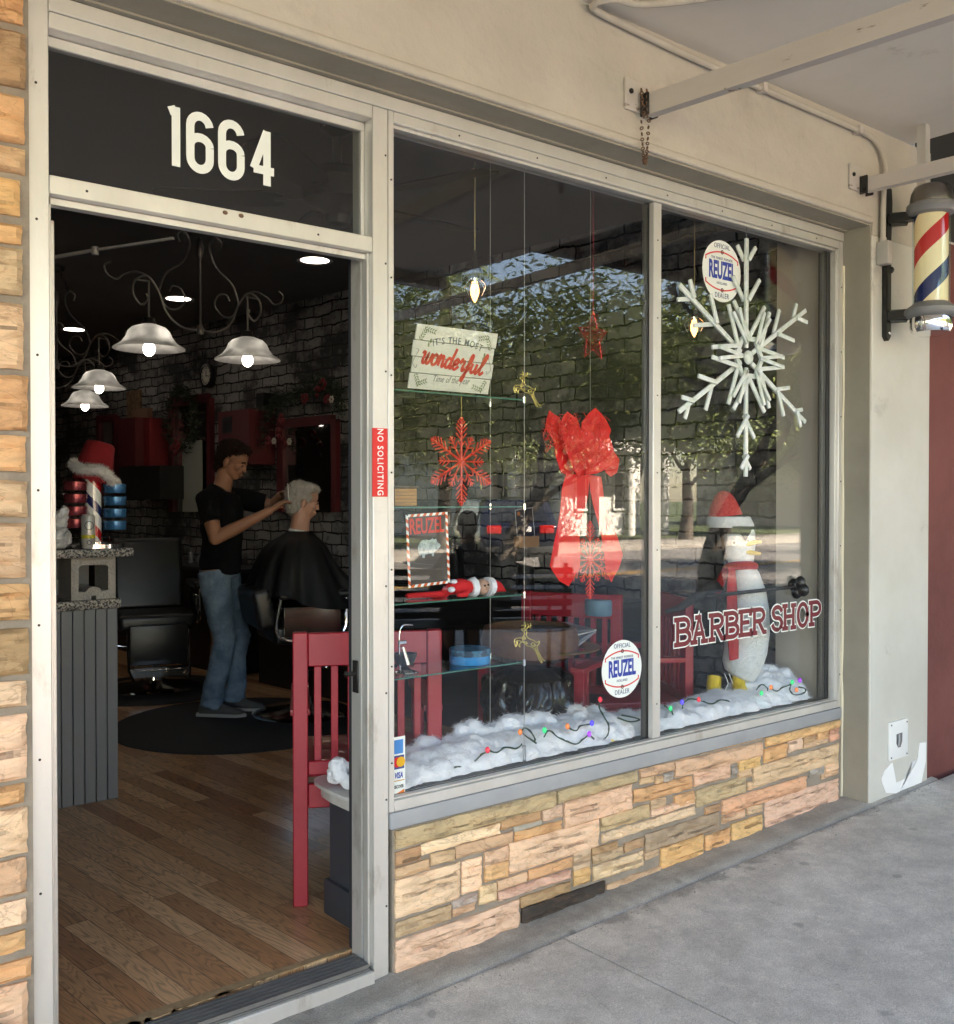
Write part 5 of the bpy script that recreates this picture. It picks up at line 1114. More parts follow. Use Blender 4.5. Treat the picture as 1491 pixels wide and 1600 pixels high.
for k in range(4):
    m = MB(); m.bbox((-.11, -.14, 0), (.11, .14, .008), .002, 1); m.xf(Matrix.Translation((px_+.16, py_-.02, .775+k*.014)) @ Matrix.Rotation(rr.uniform(-.6, .6), 4, 'Z') @ Matrix.Rotation(R(-12+k*3), 4, 'Y'))
    tag(m.build('magazine', pmat('magazine %d' % k, [(.42, .42, .44), (.25, .28, .30), (.5, .5, .48), (.12, .14, .16)][k], .35)), 'magazine fanned over the brown basket', 'magazine', 'magazines on the brown basket')
# ================================================================ window display
SY0, SY1 = .085, .26
xe = at_y(819, 700, SY0).x; xl = 1.775
cableM = pmat('steel cable', (.55, .55, .53), .3, metal=.8)
labs = ['top glass shelf carrying the white christmas sign', 'second glass shelf at eye level carrying the small wooden crate', 'third glass shelf carrying the red felt doll', 'lowest glass shelf carrying the blue tin']
shelfz = []
for k, (u, v) in enumerate(((612, 610), (612, 791), (612, 947), (612, 1066))):
    z = at_y(u, v, SY0).z; 
    z2 = at_y(819, (621, 791, 925, 1029)[k], SY0).z; z = (z+z2)/2; shelfz.append(z)
    m = MB(); m.bbox((xl, SY0, z-.006), (xe+.004, SY1, z), .0012, 1)
    t = thing('glass_shelf', labs[k], 'shelf', ((xl+xe)/2, (SY0+SY1)/2, z-.006), 0, 'hanging glass shelves')
    m.build('pane', M['clear'], t)
    m = MB(); m.box((xl, SY0-.0012, z-.0056), (xe+.003, SY0-.0004, z-.0004)); m.build('green_edge', pmat('green glass edge', (.05, .16, .12), .1, spec=.8), t)
    for x, y in ((xe-.005, SY0-.007), (xe-.005, SY1+.007)):
        MB().cyl((x, y, z-.014), .006, .022, 10).build('clamp', M['chrome'], t)
for x, y, lab in ((xe-.005, SY0-.007, 'thin steel cable in front of the shelf ends'), (xe-.005, SY1+.007, 'thin steel cable behind the shelf ends'), (at_y(1004, 800, SY0).x, SY0-.007, 'thin steel cable hanging just left of the mullion')):
    t = thing('steel_cable', lab, 'cable', (x, y, .459), 0, 'shelf hanging cables')
    MB().tube([(x, y, .46), (x, y, 2.656)], .0013, 5).build('wire', cableM, t); MB().cyl((x, y, .459), .007, .085, 12).build('anchor', M['chrome'], t)
# christmas sign leaning on the top shelf
def quad_frame(p00, p10, p01, y, ytop=None):
    """matrix of a tilted board: origin lower left, x along the bottom, y up; returns M, w, h"""
    a = at_y(*p00, y); b = at_y(*p10, y); c = at_y(*p01, y if ytop is None else ytop)
    xv = (b-a); w_ = xv.length; xv.normalize(); yv = (c-a); h_ = yv.length; zv = xv.cross(yv).normalized(); yv = zv.cross(xv)
    return Matrix.Translation(a) @ Matrix((xv, yv, zv)).transposed().to_4x4(), w_, h_
Mx, bw_, bh_ = quad_frame((637, 607), (763, 617), (655, 503), .15, .095)
bh_ *= .98
SG = thing('christmas_sign', 'white plank sign reading its the most wonderful time of the year on the top shelf', 'sign', Mx.translation)
whitewash = pmat('whitewashed plank', (.74, .74, .64), .6, c2=(.64, .65, .56), ns=9, stretch=(1, 1, 5))
m = MB(); n4 = 4
for k in range(n4): 
    j = (.0, .004, -.003, .002)[k]
    m.bbox((j, bh_*k/n4+.0008, -.006), (bw_+j, bh_*(k+1)/n4-.0008, 0), .0015, 1)
m.xf(Mx).build('board', whitewash, SG)
def onboard(mb, x, y, z=.0006, roll=0): return mb.xf(Mx @ Matrix.Translation((x*bw_, y*bh_, z)) @ Matrix.Rotation(roll, 4, 'Z'))
inkg = pmat('grey ink', (.10, .11, .11), .6); inkr = pmat('sign red', (.62, .05, .03), .5); inkl = pmat('sage ink', (.17, .22, .10), .6)
m = MB(); s = "IT'S THE MOST"; W_ = [.3, .55, .3, .55, .35, .6, .7, .55, .35, .85, .72, .6, .55]; tot = sum(W_); x = 0
for ch, w_ in zip(s, W_):
    f = (x + w_/2)/tot; x += w_
    if ch == ' ': continue
    g = text_mesh(ch, bh_*.15, .0002, .0003, .86, res=2); g.xf(Matrix.Translation((bw_*lerp(.21, .83, f), bh_*(.80 - .30*(f-.5)**2), .0006)) @ Matrix.Rotation(-(f-.5)*.62, 4, 'Z')); m.join(g)
    # serifs
m.xf(Mx).build('lettering', inkg, SG, smooth=0)
scr = {'w': [[(0, .8), (.05, 1), (.15, .9), (.12, .2), (.22, 0), (.36, .2), (.42, .9), (.40, .25), (.50, 0), (.64, .2), (.70, .85), (.78, .78)]],
 'o': [[(.3, .95), (.1, .8), (.05, .3), (.2, 0), (.4, .2), (.42, .7), (.3, .95), (.45, .75), (.55, .8)]],
 'n': [[(.0, .8), (.1, .95), (.1, 0)], [(.1, .5), (.25, .95), (.38, .85), (.38, .2), (.45, 0), (.6, .3)]],
 'd': [[(.42, .8), (.2, .9), (.05, .5), (.1, .05), (.28, .05), (.42, .5), (.55, 1.9)], [(.55, 1.9), (.44, .3), (.52, 0), (.65, .3)]],
 'e': [[(.0, .3), (.3, .55), (.35, .85), (.2, .95), (.05, .6), (.08, .1), (.25, 0), (.48, .35)]],
 'r': [[(.05, .6), (.15, 1.05), (.25, .85), (.38, .85), (.32, .2), (.42, 0), (.55, .3)]],
 'f': [[(.1, .3), (.35, .9), (.40, 1.5), (.30, 1.6), (.22, 1.1), (.18, -.4), (.10, -.9), (.0, -.75), (.12, -.3), (.35, .3), (.5, .5)]],
 'u': [[(.05, .9), (.05, .2), (.18, 0), (.36, .3), (.42, .9)], [(.42, .9), (.42, .2), (.52, 0), (.65, .3)]],
 'l': [[(.0, .3), (.25, .9), (.42, 1.7), (.32, 1.9), (.2, 1.3), (.15, .3), (.28, 0), (.5, .3)]]}
m = MB(); x = 0; adv = {'w': .78, 'o': .52, 'n': .6, 'd': .65, 'e': .48, 'r': .52, 'f': .5, 'u': .62, 'l': .5}; tot = sum(adv[c] for c in 'wonderful')
xh = bh_*.17; sx_ = bw_*.78/tot; st = []
for ch in 'wonderful':
    for s_ in scr[ch]:
        sp_ = smoothpath([(px*sx_ + x*sx_ + py*xh*.18, py*xh, 0) for px, py in s_], 4); st.append([(q.x, q.y) for q in sp_])
    x += adv[ch]
rb = ribbon(st, bh_*.047, 0, .00006, .0004); rb.xf(Mx @ Matrix.Translation((bw_*.10, bh_*.42, .0008)) @ Matrix.Rotation(R(-5), 4, 'Z')).build('script_word', inkr, SG, smooth=0)
onboard(text_mesh('Time of the year', bh_*.15, -.0002, .0003, .72, shear=.35, res=2), .5, .185).build('lower_line', inkg, SG, smooth=0)
def sprig(m, x, y, ang, L, nlf=5, flip=1):
    c, s_ = math.cos(ang), math.sin(ang)
    for k in range(nlf):
        t_ = (k+1)/(nlf+.5)*L
        for sd_ in (-1, 1):
            a2 = ang + sd_*.75; cx_, cy_ = x+c*t_, y+s_*t_; l = L*.27
            ex, ey = cx_+math.cos(a2)*l, cy_+math.sin(a2)*l; px, py = -math.sin(a2)*l*.17, math.cos(a2)*l*.17
            m.prism([(cx_, cy_, 0), ((cx_+ex)/2+px, (cy_+ey)/2+py, 0), (ex, ey, 0), ((cx_+ex)/2-px, (cy_+ey)/2-py, 0)], (0, 0, .0004))
m = MB(); q = .07*bw_
for x, y, a in ((.05, .72, 62), (.08, .95, -12), (.95, .68, 118), (.92, .93, 192), (.05, .28, -62), (.06, .06, 20), (.95, .26, 242), (.93, .05, 165)): sprig(m, x*bw_, y*bh_, R(a), q*2.1)
for x, y in ((.17, .70), (.19, .76), (.86, .56), (.87, .63)): m.join(disc(x*bw_, y*bh_, .006, 0, .0004, 8, .6, 1.4))
m.xf(Mx @ Matrix.Translation((0, 0, .0007))).build('leaf_sprigs', inkl, SG, smooth=0)
m = ribbon([[(q.x, q.y) for q in smoothpath([(x0*bw_, .62*bh_, 0), ((x0+s_*.03)*bw_, .60*bh_, 0), (x0*bw_, .5*bh_, 0), ((x0-s_*.02)*bw_, .40*bh_, 0), ((x0+s_*.02)*bw_, .33*bh_, 0), ((x0+s_*.03)*bw_, .38*bh_, 0)], 5)] for x0, s_ in ((.035, 1), (.955, -1))], .0012); m.xf(Mx @ Matrix.Translation((0, 0, .0007))).build('side_scroll', inkg, SG, smooth=0)
# small crate on second shelf
a = at_y(616, 789, .14); b = at_y(650, 760, .14)
m = MB(); KR = thing('wooden_crate', 'small wooden crate on the second glass shelf by the left frame', 'crate', ((a.x+b.x)/2, .17, shelfz[1]+.001))
for k in range(5): m.box((a.x, .135, shelfz[1]+.002+k*.0115), (b.x, .215, shelfz[1]+.0125+k*.0115))
m.build('slats', pmat('varnished pine', (.50, .26, .07), .5, c2=(.38, .18, .05), ns=30, stretch=(1, 1, 8)), KR)
m = MB(); m.box((a.x-.006, .13, shelfz[1]+.062), (b.x+.006, .22, shelfz[1]+.067)); m.build('lid', pmat('crate lid', (.10, .06, .03), .6), KR)
# striped frame poster with red heading and pale animal
Mp, pw, ph = quad_frame((638, 919), (703, 911), (637, 804), .10)
PO = thing('framed_poster', 'small dark poster with red heading in a candy striped frame on the third shelf', 'poster', Mp.translation)
m = MB(); m.box((.006, .006, -.003), (pw-.006, ph-.006, 0)); m.xf(Mp).build('sheet', pmat('poster sheet', (.055, .045, .04), .4, c2=(.075, .065, .058), ns=6), PO, smooth=0)
wm, rm = MB(), MB(); stp = .012
def edge(x0, y0, x1, y1):
    L = math.hypot(x1-x0, y1-y0); n_ = int(L/stp); dx, dy = (x1-x0)/L, (y1-y0)/L; px, py = -dy*.0045, dx*.0045; sk = .006
    for k in range(n_):
        a0, a1 = k*L/n_, (k+1)*L/n_; mb = (wm, rm)[k % 2]
        mb.prism([(x0+dx*(a0)+px, y0+dy*a0+py, 0), (x0+dx*(a0-sk if k else a0)-px, y0+dy*(a0-sk if k else a0)-py, 0), (x0+dx*(a1-sk)-px, y0+dy*(a1-sk)-py, 0), (x0+dx*a1+px, y0+dy*a1+py, 0)], (0, 0, .0015))
edge(.0045, .0, .0045, ph); edge(pw-.0045, ph, pw-.0045, 0); edge(.0091, ph-.0045, pw-.0091, ph-.0045); edge(pw-.0091, .0045, .0091, .0045)
wm.xf(Mp @ Matrix.Translation((0, 0, .0005))).build('white_stripe', M['vinylwhite'], PO, smooth=0); rm.xf(Mp @ Matrix.Translation((0, 0, .0005))).build('orange_stripe', pmat('orange red', (.72, .12, .03), .5), PO, smooth=0)
text_mesh('REUZEL', ph*.30, .0015, .0004, .58, spacing=.98).xf(Mp @ Matrix.Translation((pw*.49, ph*.82, .0008))).build('heading', pmat('heading red', (.68, .05, .03), .5), PO, smooth=0)
hog = [(.30, .42), (.27, .47), (.26, .54), (.30, .60), (.37, .635), (.46, .64), (.54, .625), (.62, .65), (.64, .63), (.70, .64), (.73, .59), (.79, .56), (.80, .53), (.76, .50), (.70, .475), (.64, .455), (.63, .40), (.59, .40), (.58, .44), (.50, .44), (.42, .43), (.41, .39), (.36, .39), (.35, .44)]
m = MB(); m.prism([(x*pw, y*ph, 0) for x, y in hog], (0, 0, .0004)); m.xf(Mp @ Matrix.Translation((0, 0, .0008))).build('animal_print', pmat('pale print', (.42, .50, .50), .5, c2=(.20, .26, .27), ns=60, lo=.45, hi=.62), PO, smooth=0)
# red felt doll lying on the third shelf
dz = shelfz[2]; a = at_y(700, 917, .13); b = at_y(788, 922, .13); L = b.x-a.x
DO = thing('doll', 'red felt christmas doll with white collar lying on the third shelf', 'doll', ((a.x+b.x)/2, .13, dz))
dr = pmat('doll red', (.62, .015, .02), .85, bump=.2, bs=150); dw = pmat('doll white', (.75, .76, .80), .85); sk = pmat('doll skin', (.48, .30, .22), .6)
X_ = lambda f: a.x + f*L
m = MB(); m.tube([(X_(-.02), .15, dz+.02), (X_(.12), .14, dz+.034), (X_(.25), .135, dz+.036), (X_(.42), .135, dz+.030)], [(.015, .012), (.032, .026), (.036, .028), (.022, .020)], 14)
m.tube([(X_(.30), .11, dz+.03), (X_(.18), .09, dz+.012), (X_(.05), .095, dz+.012)], [.012, .010, .008], 8); m.tube([(X_(.05), .15, dz+.012), (X_(-.25), .17, dz+.012), (X_(-.55), .18, dz+.011)], [.014, .011, .010], 8); m.build('body', dr, DO, remesh=.004, smoothit=2)
m = MB(); m.tube([(X_(.38), .132, dz+.030), (X_(.46), .132, dz+.031), (X_(.50), .132, dz+.031)], [.030, .036, .012], 9); m.build('collar_ruff', dw, DO)
m = MB(); m.ball((X_(.60), .13, dz+.030), (.026, .026, .028), 16, 12); m.ball((X_(.60), .103, dz+.026), (.005, .006, .005), 8, 6); m.build('head', sk, DO)
m = MB(); m.ball((X_(.63), .106, dz+.038), .004, 8, 6); m.ball((X_(.57), .106, dz+.036), .004, 8, 6); m.build('eye', M['iron'], DO)
m = MB(); m.tube([(X_(.56), .145, dz+.045), (X_(.66), .142, dz+.040), (X_(.67), .13, dz+.012)], .012, 8); m.build('hair', pmat('doll hair', (.05, .025, .015), .8), DO)
m = MB(); m.tube([(X_(.68), .13, dz+.030), (X_(.77), .13, dz+.030)], [.033, .031], 16); m.build('hat_cuff', dw, DO)
m = MB(); m.tube([(X_(.765), .13, dz+.030), (X_(.90), .13, dz+.025), (X_(1.02), .13, dz+.010)], [.028, .018, .003], 14); m.build('hat_cone', dr, DO)
m = MB(); m.ball((X_(.08), .125, dz+.055), (.014, .014, .008), 10, 8); m.ball((X_(.0), .11, dz+.03), (.013, .013, .010), 10, 8); m.build('mitten', dw, DO)
# lowest shelf: blue tin, shaving stand
z = shelfz[3]; p = at_y(733, 1036, .18); r = (at_y(762, 1036, .18).x - at_y(704, 1036, .18).x)/2*.86
BT = thing('blue_tin', 'round bright blue pomade tin on the lowest glass shelf', 'tin', (p.x, .18, z))
m = MB(); m.lathe([(.001, .001), (r*.97, .001), (r, .004), (r, .034), (r*.97, .036)], (p.x, .175, z), 40); m.build('tin', pmat('sky blue tin', (.02, .22, .52), .3, c2=(.03, .27, .6), ns=8), BT)
m = MB(); m.lathe([(r*1.02, .030), (r*1.03, .050), (r*.98, .053), (r*.9, .051), (.001, .050)], (p.x, .175, z), 40); m.build('lid', pmat('tin lid', (.04, .17, .28), .4, c2=(.02, .05, .09), ns=30, lo=.48, hi=.56), BT)
p = at_y(636, 1060, .15); ST = thing('shaving_stand', 'chrome shaving stand with black bowl on the lowest shelf by the frame', 'shaving stand', (p.x, .16, z))
m = MB(); m.lathe([(.001, .001), (.045, .001), (.048, .006), (.02, .012), (.012, .02), (.001, .022)], (p.x, .16, z), 30); m.tube(smoothpath([(p.x-.02, .16, z+.01), (p.x-.024, .16, z+.12), (p.x-.012, .16, z+.155), (p.x+.012, .16, z+.158), (p.x+.03, .16, z+.155)], 5), .0028, 8)
m.tube([(p.x-.024, .14, z+.09), (p.x-.008, .135, z-.0+.03)], [.006, .008], 8); m.bbox((p.x-.038, .138, z+.098), (p.x-.008, .15, z+.110), .002, 1); m.build('stand', M['chrome'], ST)
m = MB(); m.lathe([(.001, .022), (.028, .024), (.038, .045), (.041, .062), (.037, .062), (.033, .045), (.001, .032)], (p.x+.005, .17, z), 30); m.build('bowl', M['leather'], ST)
# chalk board sign in a wooden foot, on a dark bottle-like post behind
CY_ = 1.85; Mc, cw_, chh = quad_frame((808, 843), (836, 838), (802, 797), CY_)
p = Mc @ Vector((cw_/2, 0, 0)); CBD = thing('chalk_sign', 'small tilted black chalk sign in a wooden foot on the work cabinet', 'sign', (p.x, CY_, .851))
m = MB(); m.bbox((0, 0, -.006), (cw_, chh, 0), .004, 1); m.xf(Mc).build('board', pmat('chalk black', (.02, .022, .03), .5), CBD)
m = ribbon([[(.003, .003), (cw_-.003, .003), (cw_-.003, chh-.003), (.003, chh-.003), (.003, .003)]], .005); rr = random.Random(3)
for k in range(5): m.join(ribbon([[(cw_*(.35+.06*k)+.012*math.sin(q*1.9+k), chh*(.75-.12*k)+.008*math.cos(q*2.3)) for q in range(6)]], .002))
m.xf(Mc @ Matrix.Translation((0, 0, .0005))).build('chalk_marks', pmat('chalk', (.5, .5, .5), .8), CBD, smooth=0)
m = MB(); m.join(disc(cw_*.2, chh*.85, .012)); m.xf(Mc @ Matrix.Translation((0, 0, .0005))).build('orange_spot', pmat('chalk orange', (.6, .2, .05), .8), CBD, smooth=0)
m = MB(); m.bbox((p.x-.075, CY_-.025, p.z-.055), (p.x+.085, CY_+.025, p.z+.010), .003, 1); m.build('wooden_foot', pmat('pine block', (.45, .25, .12), .6), CBD)
m = MB(); hb_ = .851-p.z; m.lathe([(.001, hb_), (.05, hb_), (.05, -.14), (.018, -.11), (.016, -.07), (.022, -.07), (.022, -.056), (.001, -.056)], (p.x, CY_, p.z), 16); m.build('post', M['iron'], CBD)
# red plastic snowflakes
def flake(c, rad, name, label):
    c = Vector(c); m = MB(); r0 = rad*.030
    for k in range(6):
        a = R(90 + 60*k); d = Vector((math.cos(a), 0, math.sin(a))); q = Vector((-d.z, 0, d.x))
        P = lambda s, t_=0: c + d*(s*rad) + q*(t_*rad)
        L = 1.0 if k % 3 == 0 else .98
        m.tube([P(0), P(L)], [r0*1.1, r0*.8], 6); m.ball(P(L), r0*1.5, 8, 6)
        for s, l in ((.36, .16), (.5, .22), (.62, .24), (.73, .2), (.83, .15), (.91, .09)):
            for sd_ in (-1, 1): m.tube([P(s), P(s + l*.72, sd_*l*.7)], r0*.62, 5)
        a2 = a + R(30); d2 = Vector((math.cos(a2), 0, math.sin(a2))); q2 = Vector((-d2.z, 0, d2.x)); P2 = lambda s, t_=0: c + d2*(s*rad) + q2*(t_*rad)
        m.tube([P2(0), P2(.66)], r0*.7, 5)
        for s, l in ((.34, .15), (.46, .16), (.56, .10)):
            for sd_ in (-1, 1): m.tube([P2(s), P2(s + l*.72, sd_*l*.7)], r0*.55, 5)
    m.ball(c, (rad*.09, rad*.03, rad*.09), 10, 6)
    t = thing(name, label, 'snowflake', (c.x, c.y, c.z-rad), 0, 'red hanging snowflakes'); m.build('flake', M['glitred'], t); return t
c = at_y(721, 721, .10); rad = c.z - at_y(721, 788, .10).z; t = flake(c, rad, 'snowflake', 'red glittery snowflake hanging below the christmas sign')
MB().tube([(c.x, .10, c.z+rad), (c.x, .10, shelfz[0]-.007)], .0012, 5).build('thread', M['gold'], t)
c = at_y(922, 875, .10); t = flake(c, rad*.98, 'snowflake', 'red glittery snowflake hanging in front of the big red bow tails')
MB().tube([(c.x, .10, c.z+rad), (c.x, .10, 2.656)], .0008, 5).build('thread', cableM, t)
# tinsel star
c = at_y(927, 527, .12); rad = c.z - at_y(927, 567, .12).z; m = MB(); rr = random.Random(12)
st_ = [Vector((math.cos(R(90+36*k))*rad*(1 if k % 2 == 0 else .45)*(.8), 0, math.sin(R(90+36*k))*rad*(1 if k % 2 == 0 else .45))) for k in range(11)]
m.tube([c+q for q in st_], .003, 6, cap=False)
for i in range(1500):
    k = rr.random()*10; a = int(k); q = c + st_[a].lerp(st_[a+1], k-a)*(rr.random()**.5) + Vector((0, rr.gauss(0, .012), 0)); d = Vector((rr.gauss(0, 1), rr.gauss(0, 1), rr.gauss(0, 1))).normalized(); s = d.orthogonal().normalized()*.0012
    e = q + d*rr.uniform(.008, .022); m.add([q-s, q+s, e], [(0, 1, 2)])
m.tube([c+st_[0], (c.x, c.y, 2.656)], .0007, 4); tag(m.build('tinsel_star', pmat('red tinsel', (.55, .02, .03), .2, metal=.6, c2=(.8, .1, .1), ns=200), smooth=0), 'shaggy red tinsel star hanging in the left pane', 'star')
# gold wire reindeer
def deer(O, S, name, label, mir=1):
    """O maps picture units (taken from the lower one) onto the pane"""
    P = lambda x, y: at_y(O[0] + (x-1085)/4.97*S, O[1] + (y-430)/4.97*S, .058)
    m = MB(); T_ = lambda pts, r=.0021: m.tube([Vector(q) for q in smoothpath([P(*q) for q in pts], 4)], r, 6)
    T_([(1062, 330), (1050, 345), (1030, 328), (1045, 322), (1062, 330)]); T_([(1062, 330), (1072, 345), (1068, 375), (1090, 400), (1125, 415), (1150, 430), (1168, 420), (1166, 440), (1150, 458)])
    T_([(1050, 345), (1052, 370), (1038, 395), (1046, 430), (1075, 455), (1105, 465), (1128, 480), (1150, 520), (1178, 582), (1190, 584)]); T_([(1150, 458), (1160, 500), (1185, 545), (1205, 572), (1212, 570)]); T_([(1190, 584), (1172, 545), (1148, 500), (1138, 470)])
    T_([(1038, 395), (1005, 395), (980, 405), (976, 430), (986, 465)]); T_([(986, 465), (992, 440), (990, 420), (1010, 415), (1046, 430)]); T_([(1000, 420), (1000, 445), (1018, 467)]); T_([(1018, 467), (1016, 440), (1030, 430)])
    for (x, y, rr_) in ((1050, 395, 14), (1064, 432, 13), (1122, 445, 20)): T_([(x+rr_*math.cos(q)*(1-q/14), y+rr_*math.sin(q)*(1-q/14)) for q in [k*.7 for k in range(14)]], .0016)
    T_([(1052, 325), (1062, 300), (1055, 272)]); T_([(1060, 308), (1045, 296), (1030, 300)]); T_([(1066, 326), (1085, 305), (1078, 285)]); T_([(1080, 310), (1100, 300), (1098, 280)]); T_([(1085, 306), (1105, 318)])
    return m
for (u, v, k, lab) in ((822, 608, .86, 'gold wire reindeer beside the christmas sign on the left pane'), (826, 1004, 1.0, 'gold wire reindeer above the black plastic cover on the left pane')):
    tag(deer((u, v), k, '', '').build('wire_reindeer', M['gold']), lab, 'reindeer', 'gold wire reindeer')
# the big red bow
BOY = .09
BO = thing('bow', 'big red ribbon bow with two long tails on the left pane', 'bow', (at_y(915, 800, BOY).x, BOY, at_y(915, 940, BOY).z))
def cloth(poly, y, bulge, th=.002, seed=0, axis=None):
    """outline in picture points laid on the plane y, triangulated finely and gently creased"""
    pts = [at_y(u, v, y) for u, v in poly]; bm = bmesh.new(); vv = [bm.verts.new(p) for p in pts]; bm.faces.new(vv)
    bmesh.ops.triangulate(bm, faces=bm.faces[:])
    for _ in range(4): 
        es = [e for e in bm.edges if e.calc_length() > .012]
        if es: bmesh.ops.subdivide_edges(bm, edges=es, cuts=1); bmesh.ops.triangulate(bm, faces=[f for f in bm.faces if len(f.verts) > 3])
    c = sum(pts, Vector())/len(pts); ext = max((p-c).length for p in pts)
    for v in bm.verts:
        d = (v.co-c).length/ext; v.co.y -= bulge*.6*(1-d*d) + noise.noise(Vector((v.co.x*22+seed, v.co.z*9, seed)))*.005
    g = bmesh.ops.extrude_face_region(bm, geom=bm.faces[:]); 
    for v in g['geom']:
        if isinstance(v, bmesh.types.BMVert): v.co.y += th
    bmesh.ops.recalc_face_normals(bm, faces=bm.faces[:]); bm.verts.index_update()
    m = MB(); m.add([v.co.copy() for v in bm.verts], [[v.index for v in f.verts] for f in bm.faces]); bm.free(); return m
cloth([(885, 740), (922, 742), (918, 775), (908, 800), (905, 840), (905, 885), (889, 916), (874, 908), (858, 884), (866, 850), (873, 800), (877, 765)], BOY, .012, seed=1).build('tail', M['ribbon'], BO, smooth=60)
cloth([(920, 742), (938, 745), (945, 790), (955, 820), (964, 840), (972, 866), (965, 890), (955, 910), (946, 892), (942, 860), (938, 835), (928, 800), (921, 765)], BOY+.012, .012, seed=5).build('tail', M['ribbon'], BO, smooth=60)
for k, (pl_, b_, yy) in enumerate((([(858, 641), (872, 652), (878, 672), (884, 700), (896, 735), (886, 742), (876, 738), (865, 712), (862, 690), (850, 668), (853, 655)], .02, .02),
      ([(885, 643), (898, 655), (905, 675), (912, 705), (920, 738), (905, 745), (893, 735), (880, 705), (873, 680), (873, 662), (878, 650)], .03, .0),
      ([(931, 637), (944, 655), (951, 672), (946, 682), (950, 700), (958, 715), (966, 722), (960, 735), (945, 728), (935, 700), (930, 740), (915, 742), (910, 705), (904, 690), (908, 660), (920, 645)], .035, -.006),
      ([(940, 705), (955, 700), (967, 718), (963, 738), (953, 745), (944, 738)], .02, .01), ([(866, 706), (880, 712), (895, 735), (900, 745), (886, 742), (874, 728)], .01, .03))):
    cloth(pl_, BOY+yy-.01, b_, seed=10+k*3).build('loop', M['ribbon'], BO, smooth=60)
m = MB(); c = at_y(920, 720, BOY-.02); m.ball(c, (.022, .02, .03), 14, 10); m.build('knot', M['ribbon'], BO)
m = MB(); rr = random.Random(14)
for (u0, v0, u1, v1) in ((852, 650, 878, 700), (878, 650, 905, 700), (908, 645, 948, 700), (905, 700, 945, 735)):
    for i in range(60):
        c = at_y(rr.uniform(u0, u1), rr.uniform(v0, v1), BOY-.045); m.tube(smoothpath([c, c+Vector((rr.uniform(-.02, .02), -.004, rr.uniform(-.02, .02))), c+Vector((rr.uniform(-.03, .03), 0, rr.uniform(-.03, .03)))], 3), .0008, 3)
m.build('glitter_thread', M['glitred'], BO, smooth=0)
# the big acrylic snowflake
c = at_y(1166, 559, .018); Rr = .513
AS = thing('acrylic_snowflake', 'large frosted acrylic stick snowflake hanging in the right pane', 'snowflake', (c.x, .018, c.z-Rr))
def stick(a, b, w_=.021):
    m = MB(); a = Vector(a); b = Vector(b); m.bar(a, b, w_, w_*.55, up=(0, 1, 0)); return m
for k in range(6):
    a = R(90+60*k); d = Vector((math.cos(a), 0, math.sin(a))); q = Vector((-d.z, 0, d.x)); m = MB()
    P = lambda s, t_=0, y=0: c + d*(s*Rr) + q*(t_*Rr) + Vector((0, y, 0))
    m.join(stick(P(.08), P(.98)))
    for s, l in ((.47, .24), (.80, .15)):
        for sd_ in (-1, 1): m.join(stick(P(s, 0, .012*sd_), P(s+l*.78, sd_*l*.62, .012*sd_), .019))
    a2 = a+R(30); d2 = Vector((math.cos(a2), 0, math.sin(a2))); q2 = Vector((-d2.z, 0, d2.x)); P2 = lambda s, t_=0, y=0: c + d2*(s*Rr) + q2*(t_*Rr) + Vector((0, y, 0))
    for sd_ in (-1, 1): m.join(stick(P(.17, 0, -.016), P(.44, sd_*.21, -.016), .019)); m.join(stick(P2(.12, 0, -.03), P2(.42, sd_*.045, -.03), .017))
    m.build('branch', M['acryl'], AS, bevel=.003)
m = MB()
for k in range(6): m.join(stick(c + Vector((math.cos(R(60*k))*.09, -.014, math.sin(R(60*k))*.09)), c + Vector((math.cos(R(60*k+60))*.09, -.014, math.sin(R(60*k+60))*.09)), .02))
m.ball(c + Vector((0, -.012, 0)), (.03, .014, .03), 14, 8); m.build('hub', M['acryl'], AS)
MB().tube([c+Vector((0, 0, Rr*.98)), (c.x, .018, 2.577)], .0012, 5).build('thread', M['chrome'], AS)
